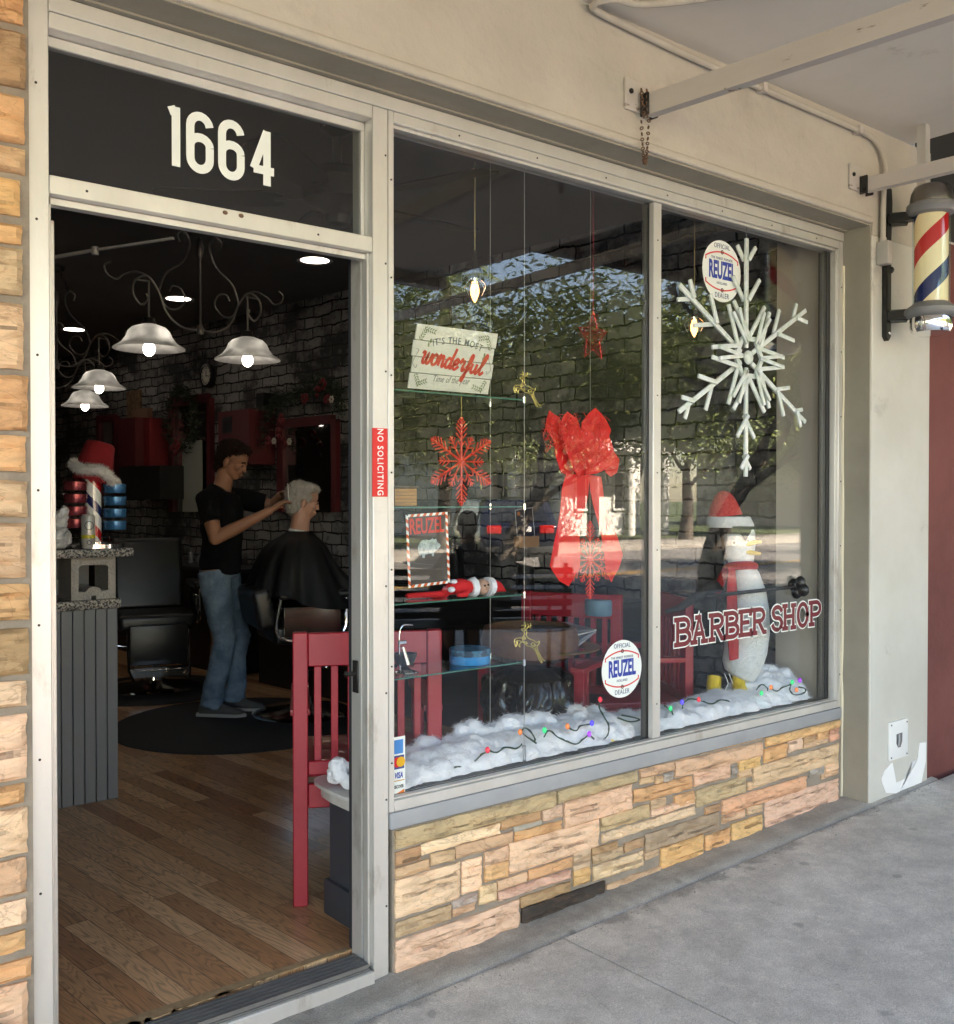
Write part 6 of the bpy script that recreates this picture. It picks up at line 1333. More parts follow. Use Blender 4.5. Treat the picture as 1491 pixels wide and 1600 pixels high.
# ---- cotton snow and string lights
def snow(x0, x1, lab, seed, hts):
    rr = random.Random(seed); m = MB()
    n_ = int((x1-x0)/.035)
    for i in range(n_):
        x = lerp(x0, x1, i/(n_-1)); h = 0; f = i/(n_-1)
        for (a, ha), (b_, hb) in zip(hts, hts[1:]):
            if a <= f <= b_: h = lerp(ha, hb, (f-a)/(b_-a))
        for j in range(4):
            y = rr.uniform(.115, .30); r = rr.uniform(.035, .06); zt_ = .457 + h*(.35+.65*(y-.1)/.2)*rr.uniform(.75, 1.1)
            m.ball((x+rr.uniform(-.02, .02), y, max(.457+r*.6, zt_-r)), (r, r*.8 if y > .14 else .045, r*.9), 12, 8)
        m.ball((x, .105, .465), (.04, .035, .03), 10, 8); m.ball((x, .20, .48), (.05, .1, .04+h*.3), 10, 8)
    o = m.build('cotton_snow', M['cotton'], remesh=.009, smoothit=3)
    lo_ = o.location.copy()
    def sn(c, n):
        c = c + n*(noise.noise(c*16)*.014 + noise.noise(c*45)*.004 + noise.noise(c*120)*.0014)
        return Vector((c.x, max(c.y, .058 - lo_.y), max(c.z, .4575 - lo_.z)))
    displace(o, sn)
    vv = [(v.co.copy(), v.normal.copy()) for v in o.data.vertices]; mw = MB()   # loose fibres
    for i in range(22000):
        c, n_ = rr.choice(vv)
        if n_.z < -.3 or c.y + lo_.y < .064: continue
        d = (n_ + Vector((rr.gauss(0, .7), rr.gauss(0, .5), rr.gauss(0, .5)))).normalized(); s = d.orthogonal().normalized()*.0006; e = c + d*rr.uniform(.008, .024)
        if e.y + lo_.y < .055: e.y = .055 - lo_.y
        mw.add([c-s, c+s, e], [(0, 1, 2)])
    b_ = bmesh.new(); b_.from_mesh(o.data); q0 = [b_.verts.new(p) for p in mw.v]
    for f in mw.f: b_.faces.new([q0[k] for k in f])
    b_.to_mesh(o.data); b_.free(); o.data.polygons.foreach_set('use_smooth', [True]*len(o.data.polygons))
    return tag(o, lab, 'fake snow', kind='stuff')
snow(1.80, mx-.05, 'long drift of cotton snow along the bottom of the left pane', 1, [(0, .06), (.12, .10), (.30, .17), (.5, .16), (.62, .15), (.8, .15), (1, .14)])
snow(mx+.03, 4.14, 'drift of cotton snow around the penguin in the right pane', 2, [(0, .07), (.25, .07), (.5, .09), (.72, .11), (.85, .20), (1, .19)])
m = MB(); rr = random.Random(77); 
for i in range(5): m.ball((pe.x+.045+rr.uniform(-.015, .02), .28+rr.uniform(-.05, .06), .485+i*.012), (.03, .035, .03), 12, 8)
o = m.build('cotton_snow', M['cotton'], remesh=.006, smoothit=2)
displace(o, lambda c, n: c + n*noise.noise(c*60)*.006)
tag(o, 'small tuft of cotton snow at the open end of the ledge', 'fake snow', kind='stuff')
m = MB(); p = at_z(548, 1235, .458); m.cyl((p.x, p.y, .458), .008, .07, 12); m.tube([(p.x, p.y, .53), (p.x, p.y, .60)], .0015, 5); tag(m.build('cable_anchor', M['chrome']), 'small chrome anchor on the end of the marble ledge', 'cable anchor')
bulbc = {'r': (.75, .03, .06), 'g': (.0, .45, .16), 'b': (.06, .05, .65), 'o': (.80, .22, .05), 'p': (.25, .03, .60), 'y': (.75, .55, .03)}
bm_ = {k: pmat('bulb colour '+k, c, .25, coat=.6, emit=c, es=(.12 if k in 'gbp' else .05)) for k, c in bulbc.items()}
def lights(cord, bulbs, lab, y=.10):
    p = at_y(*cord[0][0], y); t = thing('string_lights', lab, 'string lights', (p.x, y, .5))
    m = MB(); rr = random.Random(len(cord))
    for cc_ in cord:
        sp_ = smoothpath([at_y(u, v, y+rr.uniform(-.004, .004)) for u, v in cc_], 5)
        m.tube(sp_, .0024, 6); m.tube([q + Vector((.003*math.sin(i*1.1), -.003*math.cos(i*1.1), .002)) for i, q in enumerate(sp_)], .0019, 5)
    m.build('cord', M['green'], t)
    for u, v, k in bulbs:
        q = at_y(u, v, y-.006); mb = MB(); mb.ball(q, (.0085, .0085, .0115), 10, 8); b_ = mb.build('bulb', bm_[k], t)
        mb = MB(); mb.ball(q + Vector((.006, .006, -.006)), (.0055, .0055, .007), 8, 6); mb.build('socket', M['green'], b_)
lights([[(936, 1095), (938, 1110), (947, 1125), (952, 1140), (945, 1155), (932, 1160)], [(838, 1162), (816, 1145), (822, 1138), (834, 1150), (836, 1160)], [(850, 1152), (858, 1142), (872, 1152), (884, 1158)], [(965, 1122), (985, 1128), (1000, 1124), (972, 1118)], [(884, 1158), (900, 1163), (912, 1155), (921, 1149), (930, 1158)], [(887, 1137), (900, 1142), (908, 1134), (925, 1132)], [(762, 1172), (776, 1176), (790, 1168), (806, 1170), (816, 1163)], [(700, 1205), (716, 1198), (726, 1203), (740, 1192), (752, 1180), (762, 1174)]],
       [(938, 1093, 'r'), (851, 1141, 'g'), (921, 1147, 'p'), (813, 1144, 'o'), (887, 1135, 'o'), (925, 1130, 'b'), (957, 1160, 'y'), (762, 1172, 'r')], 'green string lights with coloured bulbs on the left snow drift')
lights([[(1038, 1103), (1048, 1110), (1052, 1117)], [(1066, 1108), (1069, 1098), (1080, 1092), (1098, 1096)], [(1182, 1078), (1190, 1070), (1198, 1074), (1200, 1080)], [(1098, 1096), (1112, 1100), (1126, 1094), (1140, 1096)], [(1205, 1076), (1214, 1080), (1224, 1074), (1236, 1070)], [(1236, 1070), (1235, 1080), (1243, 1086), (1257, 1083), (1258, 1076), (1248, 1074)]],
       [(1048, 1107, 'g'), (1066, 1097, 'b'), (1205, 1074, 'o'), (1190, 1083, 'g'), (1238, 1066, 'g'), (1250, 1063, 'p'), (1245, 1078, 'o'), (1092, 1093, 'r')], 'green string lights with coloured bulbs on the right snow drift')
# ---- penguin
PY = .27; PU = lambda u, v, y=PY: at_y(u, v, y)
pb = PU(1160, 1085); PG = thing('penguin_figure', 'mesh penguin figure in red santa hat and scarf standing in the snow', 'penguin figure', (pb.x, PY, .50))
pwm = pmat('white mesh fabric', (.86, .88, .86), .7, c2=(.76, .78, .76), ns=60, bump=.9, bs=220); pbk = pmat('black mesh fabric', (.018, .018, .022), .65, bump=.8, bs=220, c2=(.05, .05, .055), ns=90); pyl = pmat('yellow mesh fabric', (.62, .42, .01), .55, bump=.5, bs=160, c2=(.72, .52, .03), ns=30); prd = pmat('red scarf tinsel', (.50, .012, .018), .6, bump=1, bs=260, c2=(.65, .05, .05), ns=120)
TC = (PU(1160, 960) - CAM).dot(CM @ Vector((0, 0, -1)))
def PV(u, v, d=0.0): return at_t(u, v, TC - d)
def prf(lst, y=PY):  # (u_left, u_right, v) -> centre, half width
    return [(PV((a + b_)/2, v), (b_-a)/2/FPX*TC) for a, b_, v in lst]
vd = Vector((.83, .56, 0)); lf = Vector((-.56, .83, 0))
bp_ = prf([(1140, 1160, 1061), (1130, 1180, 1056), (1127, 1192, 1040), (1130, 1200, 1015), (1133, 1204, 985), (1138, 1203, 955), (1140, 1198, 925), (1142, 1188, 900), (1140, 1178, 885)])
m = MB(); m.tube([c for c, h in bp_], [(h, h*.95) for c, h in bp_], 22); m.build('body', pwm, PG, remesh=.007, smoothit=1, smooth=180)
m = MB(); m.tube([c + vd*.03 + lf*.008 for c, h in bp_[1:]], [(h*.92, h*.92) for c, h in bp_[1:]], 22); m.build('back', pbk, PG, smooth=180)
hp = prf([(1140, 1176, 886), (1136, 1178, 872), (1133, 1180, 855), (1130, 1180, 838), (1128, 1178, 822), (1132, 1172, 808)])
m = MB(); m.tube([c for c, h in hp], [(h, h) for c, h in hp], 22); m.build('head', pwm, PG, remesh=.006, smoothit=1, smooth=180)
m = MB(); m.tube([c + vd*.022 + lf*.014 for c, h in hp], [(h*.98, h*.98) for c, h in hp], 22); m.build('head_back', pbk, PG, smooth=180)
m = MB(); hw_ = 27; cu_ = 1154; cols = 22
def mk(f, v, k=1.0): u = cu_ + hw_*math.sin(f); return PV(u, v, k*hw_/FPX*TC*math.cos(f) + .006)
fr = [lerp(-1.45, 1.35, i/cols) for i in range(cols+1)]
def low(f):
    return 834 + 13*math.exp(-((f-.42)/.16)**2) + (16 if f < -1.0 else 0)*min(1, (-1.0-f)/.3)
top = [mk(f, 822.5) for f in fr]; bot = [mk(f, low(f)) for f in fr]; n_ = cols+1
vs = top + bot + [q + vd*.012 for q in top] + [q + vd*.012 for q in bot]; fs = []
for i in range(cols): fs += [(i, i+n_, i+n_+1, i+1), (i+2*n_, i+1+2*n_, i+n_+1+2*n_, i+n_+2*n_), (i, i+1, i+1+2*n_, i+2*n_), (i+n_, i+n_+2*n_, i+n_+1+2*n_, i+n_+1)]
m.add(vs, fs); m.build('brow_mask', pbk, PG)
for u, v, dd, s in ((1146, 848, .071, .015), (1168, 845, .062, .011)):
    MB().ball(PV(u, v, dd), (s*.8, s*.8, s), 12, 8).build('eye', M['white'], PG); MB().ball(PV(u+1.2, v, dd+s*.75), (s*.42, s*.42, s*.5), 10, 8).build('pupil', M['iron'], PG)
m = MB(); m.tube([PV(1161, 853, .04), PV(1172, 849, .055), PV(1184, 846.5, .06), PV(1190, 847, .06)], [(.026, .020), (.021, .013), (.015, .009), (.008, .006)], 12); m.build('upper_beak', pyl, PG)
m = MB(); m.tube([PV(1161, 861, .04), PV(1172, 863, .055), PV(1186, 865, .06), PV(1189, 865, .06)], [(.021, .015), (.017, .011), (.012, .008), (.007, .005)], 12); m.build('lower_beak', pyl, PG)
ht_ = prf([(1105, 1163, 824), (1105, 1162, 807)]); (c1_, h1_), (c2_, h2_) = ht_; c1_ = (c1_+c2_)/2; hz_ = (PV(1134, 807)-PV(1134, 824)).z/2; m = MB(); m.lathe([(.001, -hz_), (h1_*.94, -hz_), (h1_, -hz_*.6), (h1_, hz_*.6), (h1_*.94, hz_), (.001, hz_)], c1_, 28); m.build('hat_cuff', pwm, PG)
ht_ = prf([(1107, 1160, 806), (1110, 1154, 790), (1117, 1147, 776), (1124, 1141, 769), (1130, 1136, 767)]); m = MB(); m.tube([c for c, h in ht_], [(h, h) for c, h in ht_], 24); m.build('santa_hat', pmat('hat red mesh', (.55, .015, .02), .45, bump=.9, bs=160, c2=(.72, .10, .08), ns=90), PG)
MB().ball(PV(1169, 824, .01), (.016, .016, .026), 12, 8).build('pompom', pwm, PG)
c0, h0 = hp[0]; m = MB(); ring_ = [(c0 + Vector((math.cos(a)*h0*1.1, math.sin(a)*h0*1.1, -.012*math.sin(a+.6)))) for a in [2*math.pi*k/24 for k in range(25)]]; m.tube(ring_, .020, 10, cap=False); m.build('scarf_ring', prd, PG)
sc_ = [PV(1143, 888, .065), PV(1144, 920, .095), PV(1144, 960, .105), PV(1146, 1000, .108), PV(1147, 1030, .10)]
m = MB(); m.tube(sc_, [(.026, .013), (.034, .014), (.037, .014), (.037, .014), (.032, .012)], 12, up=(0, 1, 0)); m.build('scarf_tail', prd, PG)
m = MB(); m.tube([PV(1136, 888, .04), PV(1127, 908, .04), PV(1120, 932, .02)], [(.02, .012), (.024, .013), (.012, .008)], 12); m.build('scarf_end', prd, PG)
m = MB(); m.tube([PV(1130, 915, .02), PV(1110, 918, .03), PV(1088, 933, .03), PV(1062, 950, .02), PV(1040, 956, .0)], [(.03, .03), (.03, .030), (.032, .020), (.024, .016), (.006, .008)], 12); m.build('flipper', pbk, PG)
m = MB(); m.tube([PV(1105, 932, .13), PV(1240, 917, .13)], .0085, 8); m.build('ski_pole', M['iron'], PG)
m = MB(); q = PV(1248, 918, .13)
for k in range(4):
    a = k*1.57+.4; e = q + Vector((0, math.cos(a)*.05, math.sin(a)*.05)); m.ball((q+e)/2, (.018, .026 if k % 2 else .03, .03), 10, 8)
m.build('pole_knob', M['leather'], PG)
for (u0, u1, v0, v1) in ((1103, 1132, 1057, 1090), (1144, 1168, 1058, 1084)):
    uc = (u0+u1)/2; fw = (u1-u0)/2/FPX*TC; m = MB(); m.tube([PV(uc-1, v0, .02), PV(uc-2, (v0+v1)/2, .035), PV(uc+1, v1-3, .06), PV(uc+2, v1, .09)], [(fw*.8, .03), (fw*.85, .032), (fw*.95, .035), (fw*1.05, .018)], 14, up=(0, 1, 0)); m.build('foot', pyl, PG)
m = MB(); m.tube(smoothpath([PU(1132, 1052), PU(1138, 1068), PU(1134, 1078), PU(1142, 1084)], 4), .002, 5); m.tube(smoothpath([PU(1139, 1052), PU(1145, 1070), PU(1140, 1082)], 4), .002, 5); m.build('wire', M['white'], PG)
# clutter on the low cabinet inside: blue tin and comb basket (seen through the left pane)
p = at_t(938, 935, 4.9); m = MB(); m.lathe([(.001, 0), (.07, 0), (.075, .01), (.075, .07), (.07, .078), (.001, .08)], (p.x, min(p.y, wx(p.y)-.2), .851), 30)
tag(m.build('blue_tin', pmat('pale blue tin', (.10, .22, .30), .4)), 'pale blue tin on the work cabinet behind the bow tails', 'tin')
# ================================================================ people
skinM = pmat('tanned skin', (.30, .145, .088), .5, c2=(.34, .165, .10), ns=9, spec=.35); skinP = pmat('pale skin', (.46, .24, .17), .5, c2=(.52, .29, .21), ns=9, spec=.35)
tee = pmat('black cotton', (.006, .006, .007), 1, c2=(.009, .009, .010), ns=6, spec=.1); capeM = pmat('black cape', (.006, .006, .006), .6, c2=(.009, .009, .009), ns=5, spec=.25)
denim = pmat('washed denim', (.08, .135, .20), .85, c2=(.20, .28, .37), ns=7, lo=.4, hi=.66, bump=.3, bs=220); hairB = pmat('dark brown hair', (.022, .012, .008), .9, spec=.15, bump=1, bs=160, stretch=(1, 1, .35)); hairW = pmat('white hair', (.55, .52, .48), .6, c2=(.42, .39, .36), ns=30, bump=1, bs=170, stretch=(1, 1, .4))
shoeM = pmat('grey knit shoe', (.09, .088, .085), .8, bump=.4, bs=200)
def head_mesh(m, c, T, s=1.0):
    """head looking along +X in the frame T (4x4), centre c; about 0.23 m tall"""
    def E(o, r, M3=None): m.ball(T @ Vector(o), r, 20, 14, M=T.to_3x3().to_4x4())
    E((0, 0, .035), (.098, .077, .088)); E((.018, 0, -.03), (.078, .064, .088)); E((.05, 0, -.085), (.036, .036, .026)); E((.03, 0, -.07), (.055, .05, .04))
    E((.090, 0, .012), (.014, .040, .010)); E((.100, 0, -.018), (.013, .009, .022)); E((.106, 0, -.033), (.012, .013, .009)); E((.094, 0, -.062), (.010, .024, .008)); E((.092, 0, -.072), (.010, .020, .008))
    for sd_ in (-1, 1): E((.064, sd_*.045, -.022), (.022, .018, .022)); E((-.004, sd_*.079, -.015), (.018, .010, .031)); E((.084, sd_*.030, -.002), (.008, .013, .007))
def person_face(T, par, name_eye=True):
    for sd_ in (-1, 1): MB().ball(T @ Vector((.089, sd_*.030, -.002)), .0085, 10, 8).build('eye', pmat('eye', (.10, .07, .05), .2), par)
    for sd_ in (-1, 1):
        m = MB(); m.tube([T @ Vector((.098, sd_*.014, .018)), T @ Vector((.100, sd_*.032, .023)), T @ Vector((.088, sd_*.050, .016))], .0045, 6); m.build('eyebrow', hairB, par)
def hand(m, w, d, up, side, curl=.5, s=1.0):
    """palm at w pointing along d, fingers bent towards -up"""
    d = Vector(d).normalized(); up = Vector(up); up = (up - d*up.dot(d)).normalized(); sd_ = d.cross(up)*side
    m.tube([w, w+d*.03*s, w+d*.085*s], [(.022*s, .020*s), (.040*s, .016*s), (.042*s, .014*s)], 12, up=up)
    for k, (o, L) in enumerate(((-.030, .070), (-.010, .080), (.010, .075), (.029, .058))):
        b = w + d*.082*s + sd_*o*s; a1 = curl*(.5+.12*k); a2 = a1 + curl*1.0; a3 = a2 + curl*.7
        p = [b]; 
        for a, l in ((a1, .45), (a2, .32), (a3, .23)): p.append(p[-1] + (d*math.cos(a) - up*math.sin(a))*L*l*s)
        m.tube(p, [.0092*s, .0088*s, .0080*s, .0068*s], 8)
    b = w + d*.022*s - sd_*.030*s; t1 = (d*.7 - sd_*.55 - up*.35).normalized(); t2 = (d*.85 - up*.5).normalized()
    m.tube([b, b+t1*.038*s, b+t1*.038*s+t2*.034*s, b+t1*.038*s+t2*.055*s], [.013*s, .0110*s, .0098*s, .0075*s], 8)
# --- the barber
B0 = Vector((2.81, 3.59, .0)); brz = R(-44); BR = Matrix.Translation(B0 + Vector((0, 0, .012))) @ Matrix.Rotation(brz, 4, 'Z')
PE = thing('person', 'standing man in black tee shirt and jeans cutting hair with a comb', 'person', B0)
P = lambda x, y, z: BR @ Vector((x, y, z))
HT = BR @ Matrix.Translation((.075, 0, 1.655)) @ Matrix.Rotation(R(-4), 4, 'Z') @ Matrix.Rotation(R(22), 4, 'Y')
# target for the hands: the customer's head
ch = Vector((CX+.0, CY, 1.41))
m = MB(); head_mesh(m, None, HT); m.tube([P(-.005, 0, 1.44), P(.015, 0, 1.50), P(.04, 0, 1.60)], [(.066, .066), (.058, .060), (.056, .058)], 16)
m.tube([P(-.01, 0, 1.30), P(-.01, 0, 1.40), P(-.005, 0, 1.47)], [(.16, .10), (.15, .09), (.07, .06)], 18, up=(1, 0, 0))
rs, re, rw = P(-.02, -.20, 1.41), P(.05, -.25, 1.155), at_t(424, 797, 6.42); ls, le, lw_ = P(-.01, .19, 1.42), P(.27, .28, 1.36), at_t(440, 772, 6.75)
m.tube([rs, rs.lerp(re, .35), rs.lerp(re, .75), re], [.054, .056, .048, .040], 14); m.tube([re, re.lerp(rw, .3), re.lerp(rw, .7), rw], [.041, .044, .034, .026], 14); m.ball(re, .042, 12, 8)
m.tube([ls, ls.lerp(le, .5), le], [.052, .050, .040], 14); m.tube([le, le.lerp(lw_, .3), lw_], [.040, .040, .026], 14); m.ball(le, .041, 12, 8)
dh = (ch + Vector((-.06, -.03, .02)) - rw).normalized(); hand(m, rw, dh + Vector((0, 0, .15)), Vector((0, 0, 1)), 1, .45)
dl = (ch + Vector((-.03, .03, .08)) - lw_).normalized(); hand(m, lw_, dl, Vector((0, 0, 1)), -1, .5)
for s in (-1, 1): m.tube([P(-.02, s*.10, .95), P(.02, s*.10, .50), P(-.03, s*.10, .10)], [.075, .05, .04], 12)
m.tube([P(0, 0, .9), P(0, 0, 1.32)], [(.13, .09), (.14, .09)], 16, up=(1, 0, 0))
m.build('body', skinM, PE, remesh=.0048, smoothit=3, smooth=180)
person_face(HT, PE)
m = MB(); E = lambda o, r: m.ball(HT @ Vector(o), r, 20, 14, M=HT.to_3x3().to_4x4())
E((-.022, 0, .052), (.100, .086, .088)); E((-.050, 0, .0), (.062, .080, .075)); E((.045, 0, .098), (.052, .064, .032)); E((.018, -.050, .085), (.05, .03, .04)); E((.018, .050, .085), (.05, .03, .04)); E((-.062, 0, -.055), (.035, .062, .045))
o = m.build('hair', hairB, PE, remesh=.006, smoothit=1, smooth=180)
displace(o, lambda c, n: c + n*(noise.noise(c*70)*.008 + noise.noise(c*26)*.008))
def strands(o, n_, L, wd, seed, down=.5):
    rr = random.Random(seed); me = o.data; vv = [(v.co.copy(), v.normal.copy()) for v in me.vertices]; b_ = bmesh.new(); b_.from_mesh(me)
    for i in range(n_):
        c, q = rr.choice(vv); d = (q*.35 + Vector((rr.gauss(0, .35), rr.gauss(0, .35), -down + rr.gauss(0, .3)))).normalized(); s = d.cross(q)
        if s.length < 1e-3: continue
        s = s.normalized()*wd; e = c + q*.004 + d*rr.uniform(.5, 1)*L; k = [b_.verts.new(p) for p in (c - s, c + s, e)]; b_.faces.new(k)
    b_.to_mesh(me); b_.free(); me.polygons.foreach_set('use_smooth', [True]*len(me.polygons))
strands(o, 5000, .022, .0009, 3)
# tee shirt
m = MB(); m.tube([P(-.01, 0, .93), P(-.005, 0, 1.0), P(.005, 0, 1.12), P(.005, 0, 1.24), P(-.0, 0, 1.34), P(-.01, 0, 1.41), P(-.012, 0, 1.46), P(.0, 0, 1.485)], [(.170, .128), (.168, .126), (.165, .120), (.182, .130), (.192, .128), (.178, .112), (.120, .085), (.074, .070)], 28, up=(1, 0, 0))
m.tube([P(-.01, -.12, 1.43), rs, rs.lerp(re, .35), rs.lerp(re, .60)], [.062, .074, .073, .072], 16); m.tube([P(-.01, .12, 1.43), ls, ls.lerp(le, .5), ls.lerp(le, .8)], [.062, .074, .070, .068], 16)
o = m.build('tee_shirt', tee, PE, remesh=.008, smoothit=4, smooth=180)
displace(o, lambda c, n: c + n*noise.noise(Vector((c.x*9, c.y*9, c.z*16)))*.008)
m = MB(); nk = smoothpath([P(-.03, -.060, 1.50), P(.05, -.062, 1.46), P(.115, -.045, 1.36), P(.138, -.02, 1.28), P(.118, .03, 1.36), P(.06, .062, 1.46)], 6); m.tube(nk, .0022, 5); m.ball(P(.142, -.022, 1.27), (.008, .006, .018), 8, 6); m.build('necklace', M['chrome'], PE)
# jeans
m = MB(); m.tube([P(-.01, 0, .90), P(-.01, 0, .99)], [(.165, .125), (.160, .120)], 22, up=(1, 0, 0)); 
for s, kx, fx in ((-1, .055, -.015), (1, .095, .065)):
    m.tube([P(-.015, s*.085, .94), P(.005, s*.095, .80), P(.03, s*.10, .62), P(kx, s*.10, .50), P(kx*.6, s*.10, .36), P(fx, s*.10, .20), P(fx-.015, s*.10, .09), P(fx-.02, s*.10, .065)], [(.092, .112), (.094, .102), (.078, .084), (.068, .074), (.066, .074), (.060, .070), (.064, .078), (.066, .080)], 18, up=(1, 0, 0))
o = m.build('jeans', denim, PE, remesh=.009, smoothit=3, smooth=180)
displace(o, lambda c, n: c + n*(noise.noise(Vector((c.x*12, c.y*12, c.z*34)))*.010*(.4 + max(0, 1-abs(c.z-.10)/.12) + max(0, 1-abs(c.z-.52)/.08)*.6)))
for s, fx in ((-1, -.035), (1, .045)):
    S0 = lambda x, z, y=0: P(fx+x, s*.10+y, z)
    m = MB(); m.tube([S0(-.075, .045), S0(-.03, .05), S0(.05, .046), S0(.12, .036), S0(.185, .026), S0(.215, .022)], [(.034, .036), (.040, .052), (.042, .040), (.046, .028), (.042, .020), (.022, .012)], 16, up=(0, 0, 1)); sh = m.build('shoe', shoeM, PE, remesh=.006, smoothit=1, smooth=180)
    m = MB(); m.prism([S0(x, .0, y) for x, y in ((-.10, 0), (-.09, .032), (0, .040), (.10, .048), (.18, .045), (.225, .02), (.235, 0), (.225, -.02), (.18, -.045), (.10, -.048), (0, -.040), (-.09, -.032))], (0, 0, .022)); m.build('sole', pmat('pale sole', (.35, .34, .32), .6), sh, bevel=.004)
    m = MB()
    for k in range(4): m.tube([S0(.03+k*.022, .085-k*.010, -.022), S0(.045+k*.022, .088-k*.012, .022)], .003, 5)
    m.build('lace', tee, sh)
# comb held up in the right hand
q = rw + dh*.135; m = MB(); m.bbox((-.003, -.012, -.05), (.003, .0, .11), .001, 1)
for k in range(22): m.box((-.0015, .0, -.0+k*.0048), (.0015, .014, .0022+k*.0048))
m.xf(Matrix.Translation(q) @ Matrix.Rotation(R(-35), 4, 'Z') @ Matrix.Rotation(R(-4), 4, 'Y')); tag(m.build('comb', pmat('pale comb', (.55, .54, .50), .35)), 'pale barber comb held upright in the standing mans hand', 'comb')
# --- the customer
C0 = Vector((CX, CY, 0)); CRZ = R(-14); CR = Matrix.Translation(C0) @ Matrix.Rotation(CRZ, 4, 'Z')
CU = thing('person', 'seated white haired man in a black barber cape, seen from behind', 'person', C0)
Q = lambda x, y, z: CR @ Vector((x, y, z))
hc_ = at_t(473, 783, 6.57); HC = Matrix.Translation((hc_.x, hc_.y, hc_.z)) @ Matrix.Rotation(R(-20), 4, 'Z') @ Matrix.Rotation(R(10), 4, 'Y')
loc_h = CR.inverted() @ hc_; hx = loc_h.x
m = MB(); head_mesh(m, None, HC); nb = hc_.z-.20
m.tube([Q(hx-.03, loc_h.y, nb-.06), Q(hx-.02, loc_h.y, nb+.03), Q(hx-.005, loc_h.y, hc_.z-.06)], [(.075, .075), (.060, .062), (.058, .060)], 16)
m.tube([Q(hx-.06, loc_h.y, .86), Q(hx-.06, loc_h.y, 1.0), Q(hx-.04, loc_h.y, 1.08), Q(hx-.03, loc_h.y, nb-.02)], [(.15, .10), (.16, .10), (.14, .08), (.06, .055)], 18, up=(1, 0, 0))
for s in (-1, 1): m.tube([Q(hx-.05, s*.09, .74), Q(hx+.38, s*.11, .74), Q(hx+.45, s*.11, .35), Q(hx+.47, s*.11, .28)], [.085, .06, .05, .04], 12); m.tube([Q(hx-.05, s*.15, 1.02), Q(hx-.02, s*.19, .92), Q(hx+.08, s*.14, .89)], [.05, .042, .035], 12); hand(m, Q(hx+.08, s*.14, .89), Q(1, 0, 0)-Q(0, 0, 0), Vector((0, 0, 1)), s, .4)
m.build('body', skinP, CU, remesh=.006, smoothit=3, smooth=180)
m = MB()
for s in (-1, 1): m.tube([Q(hx-.08, s*.09, .74), Q(hx+.2, s*.10, .75), Q(hx+.40, s*.11, .74), Q(hx+.46, s*.11, .40), Q(hx+.48, s*.11, .26)], [.10, .085, .07, .06, .055], 14)
m.build('trousers', tee, CU, remesh=.012, smoothit=2, smooth=180)
m = MB(); E = lambda o, r: m.ball(HC @ Vector(o), r, 20, 14, M=HC.to_3x3().to_4x4())
E((-.024, 0, .045), (.098, .085, .086)); E((-.052, 0, -.01), (.060, .078, .078)); E((-.058, 0, -.055), (.040, .062, .040)); E((.03, -.03, .095), (.06, .05, .028)); E((.04, .02, .09), (.05, .05, .026)); E((.015, -.072, .03), (.03, .014, .03))
o = m.build('hair', hairW, CU, remesh=.006, smoothit=1, smooth=180)
displace(o, lambda c, n: c + n*(noise.noise(Vector((c.x*40, c.y*40, c.z*22)))*.010 + noise.noise(c*90)*.004))
strands(o, 6000, .020, .0009, 5)
person_face(HC, CU)
m = MB(); n_ = 26; m.tube([Q(hx-.015, loc_h.y, nb+.0) + (CR.to_3x3() @ Vector((math.cos(a)*.068, math.sin(a)*.068, .012*math.cos(a+3.1)))) for a in [2*math.pi*k/n_ for k in range(n_+1)]], .0105, 8, cap=False); m.build('neck_strip', pmat('neck paper', (.72, .71, .68), .7), CU)
# cape: rings from neck to hem
rings = [(nb+.005, -.02, .076, .076, 0), (nb-.03, -.03, .11, .13, .002), (nb-.06, -.04, .16, .23, .004), (nb-.11, -.05, .20, .29, .008), (nb-.20, -.05, .24, .32, .012), (nb-.28, -.04, .28, .34, .016), (nb-.35, -.03, .31, .355, .020), (nb-.40, -.02, .33, .37, .024)]
vs = []; fs = []; seg = 96
for i, (z, ox, rx, ry, f) in enumerate(rings):
    for k in range(seg):
        a = 2*math.pi*k/seg; fold = math.sin(a*9+i*.25)*f + math.sin(a*17+1.3+i*.1)*f*.5; ex = .82
        cx_ = math.copysign(abs(math.cos(a))**ex, math.cos(a)); cy_ = math.copysign(abs(math.sin(a))**ex, math.sin(a))
        fw_ = max(0, i-4)/4*max(0, math.cos(a)+.35)/1.35; z0_ = z; rx_ = rx + .34*fw_; z = z0_ - .22*fw_
        q = Q(hx + ox + (rx_+fold)*cx_, loc_h.y*(1-i/9) + (ry+fold)*cy_, z + (math.sin(a*5)*.02 if i == len(rings)-1 else 0)); vs.append(q); z = z0_
fs = [(i*seg+k, (i+1)*seg+k, (i+1)*seg+(k+1) % seg, i*seg+(k+1) % seg) for i in range(len(rings)-1) for k in range(seg)]
m = MB(); m.add(vs, fs); o = m.build('cape', capeM, CU, sub=1, smooth=180)
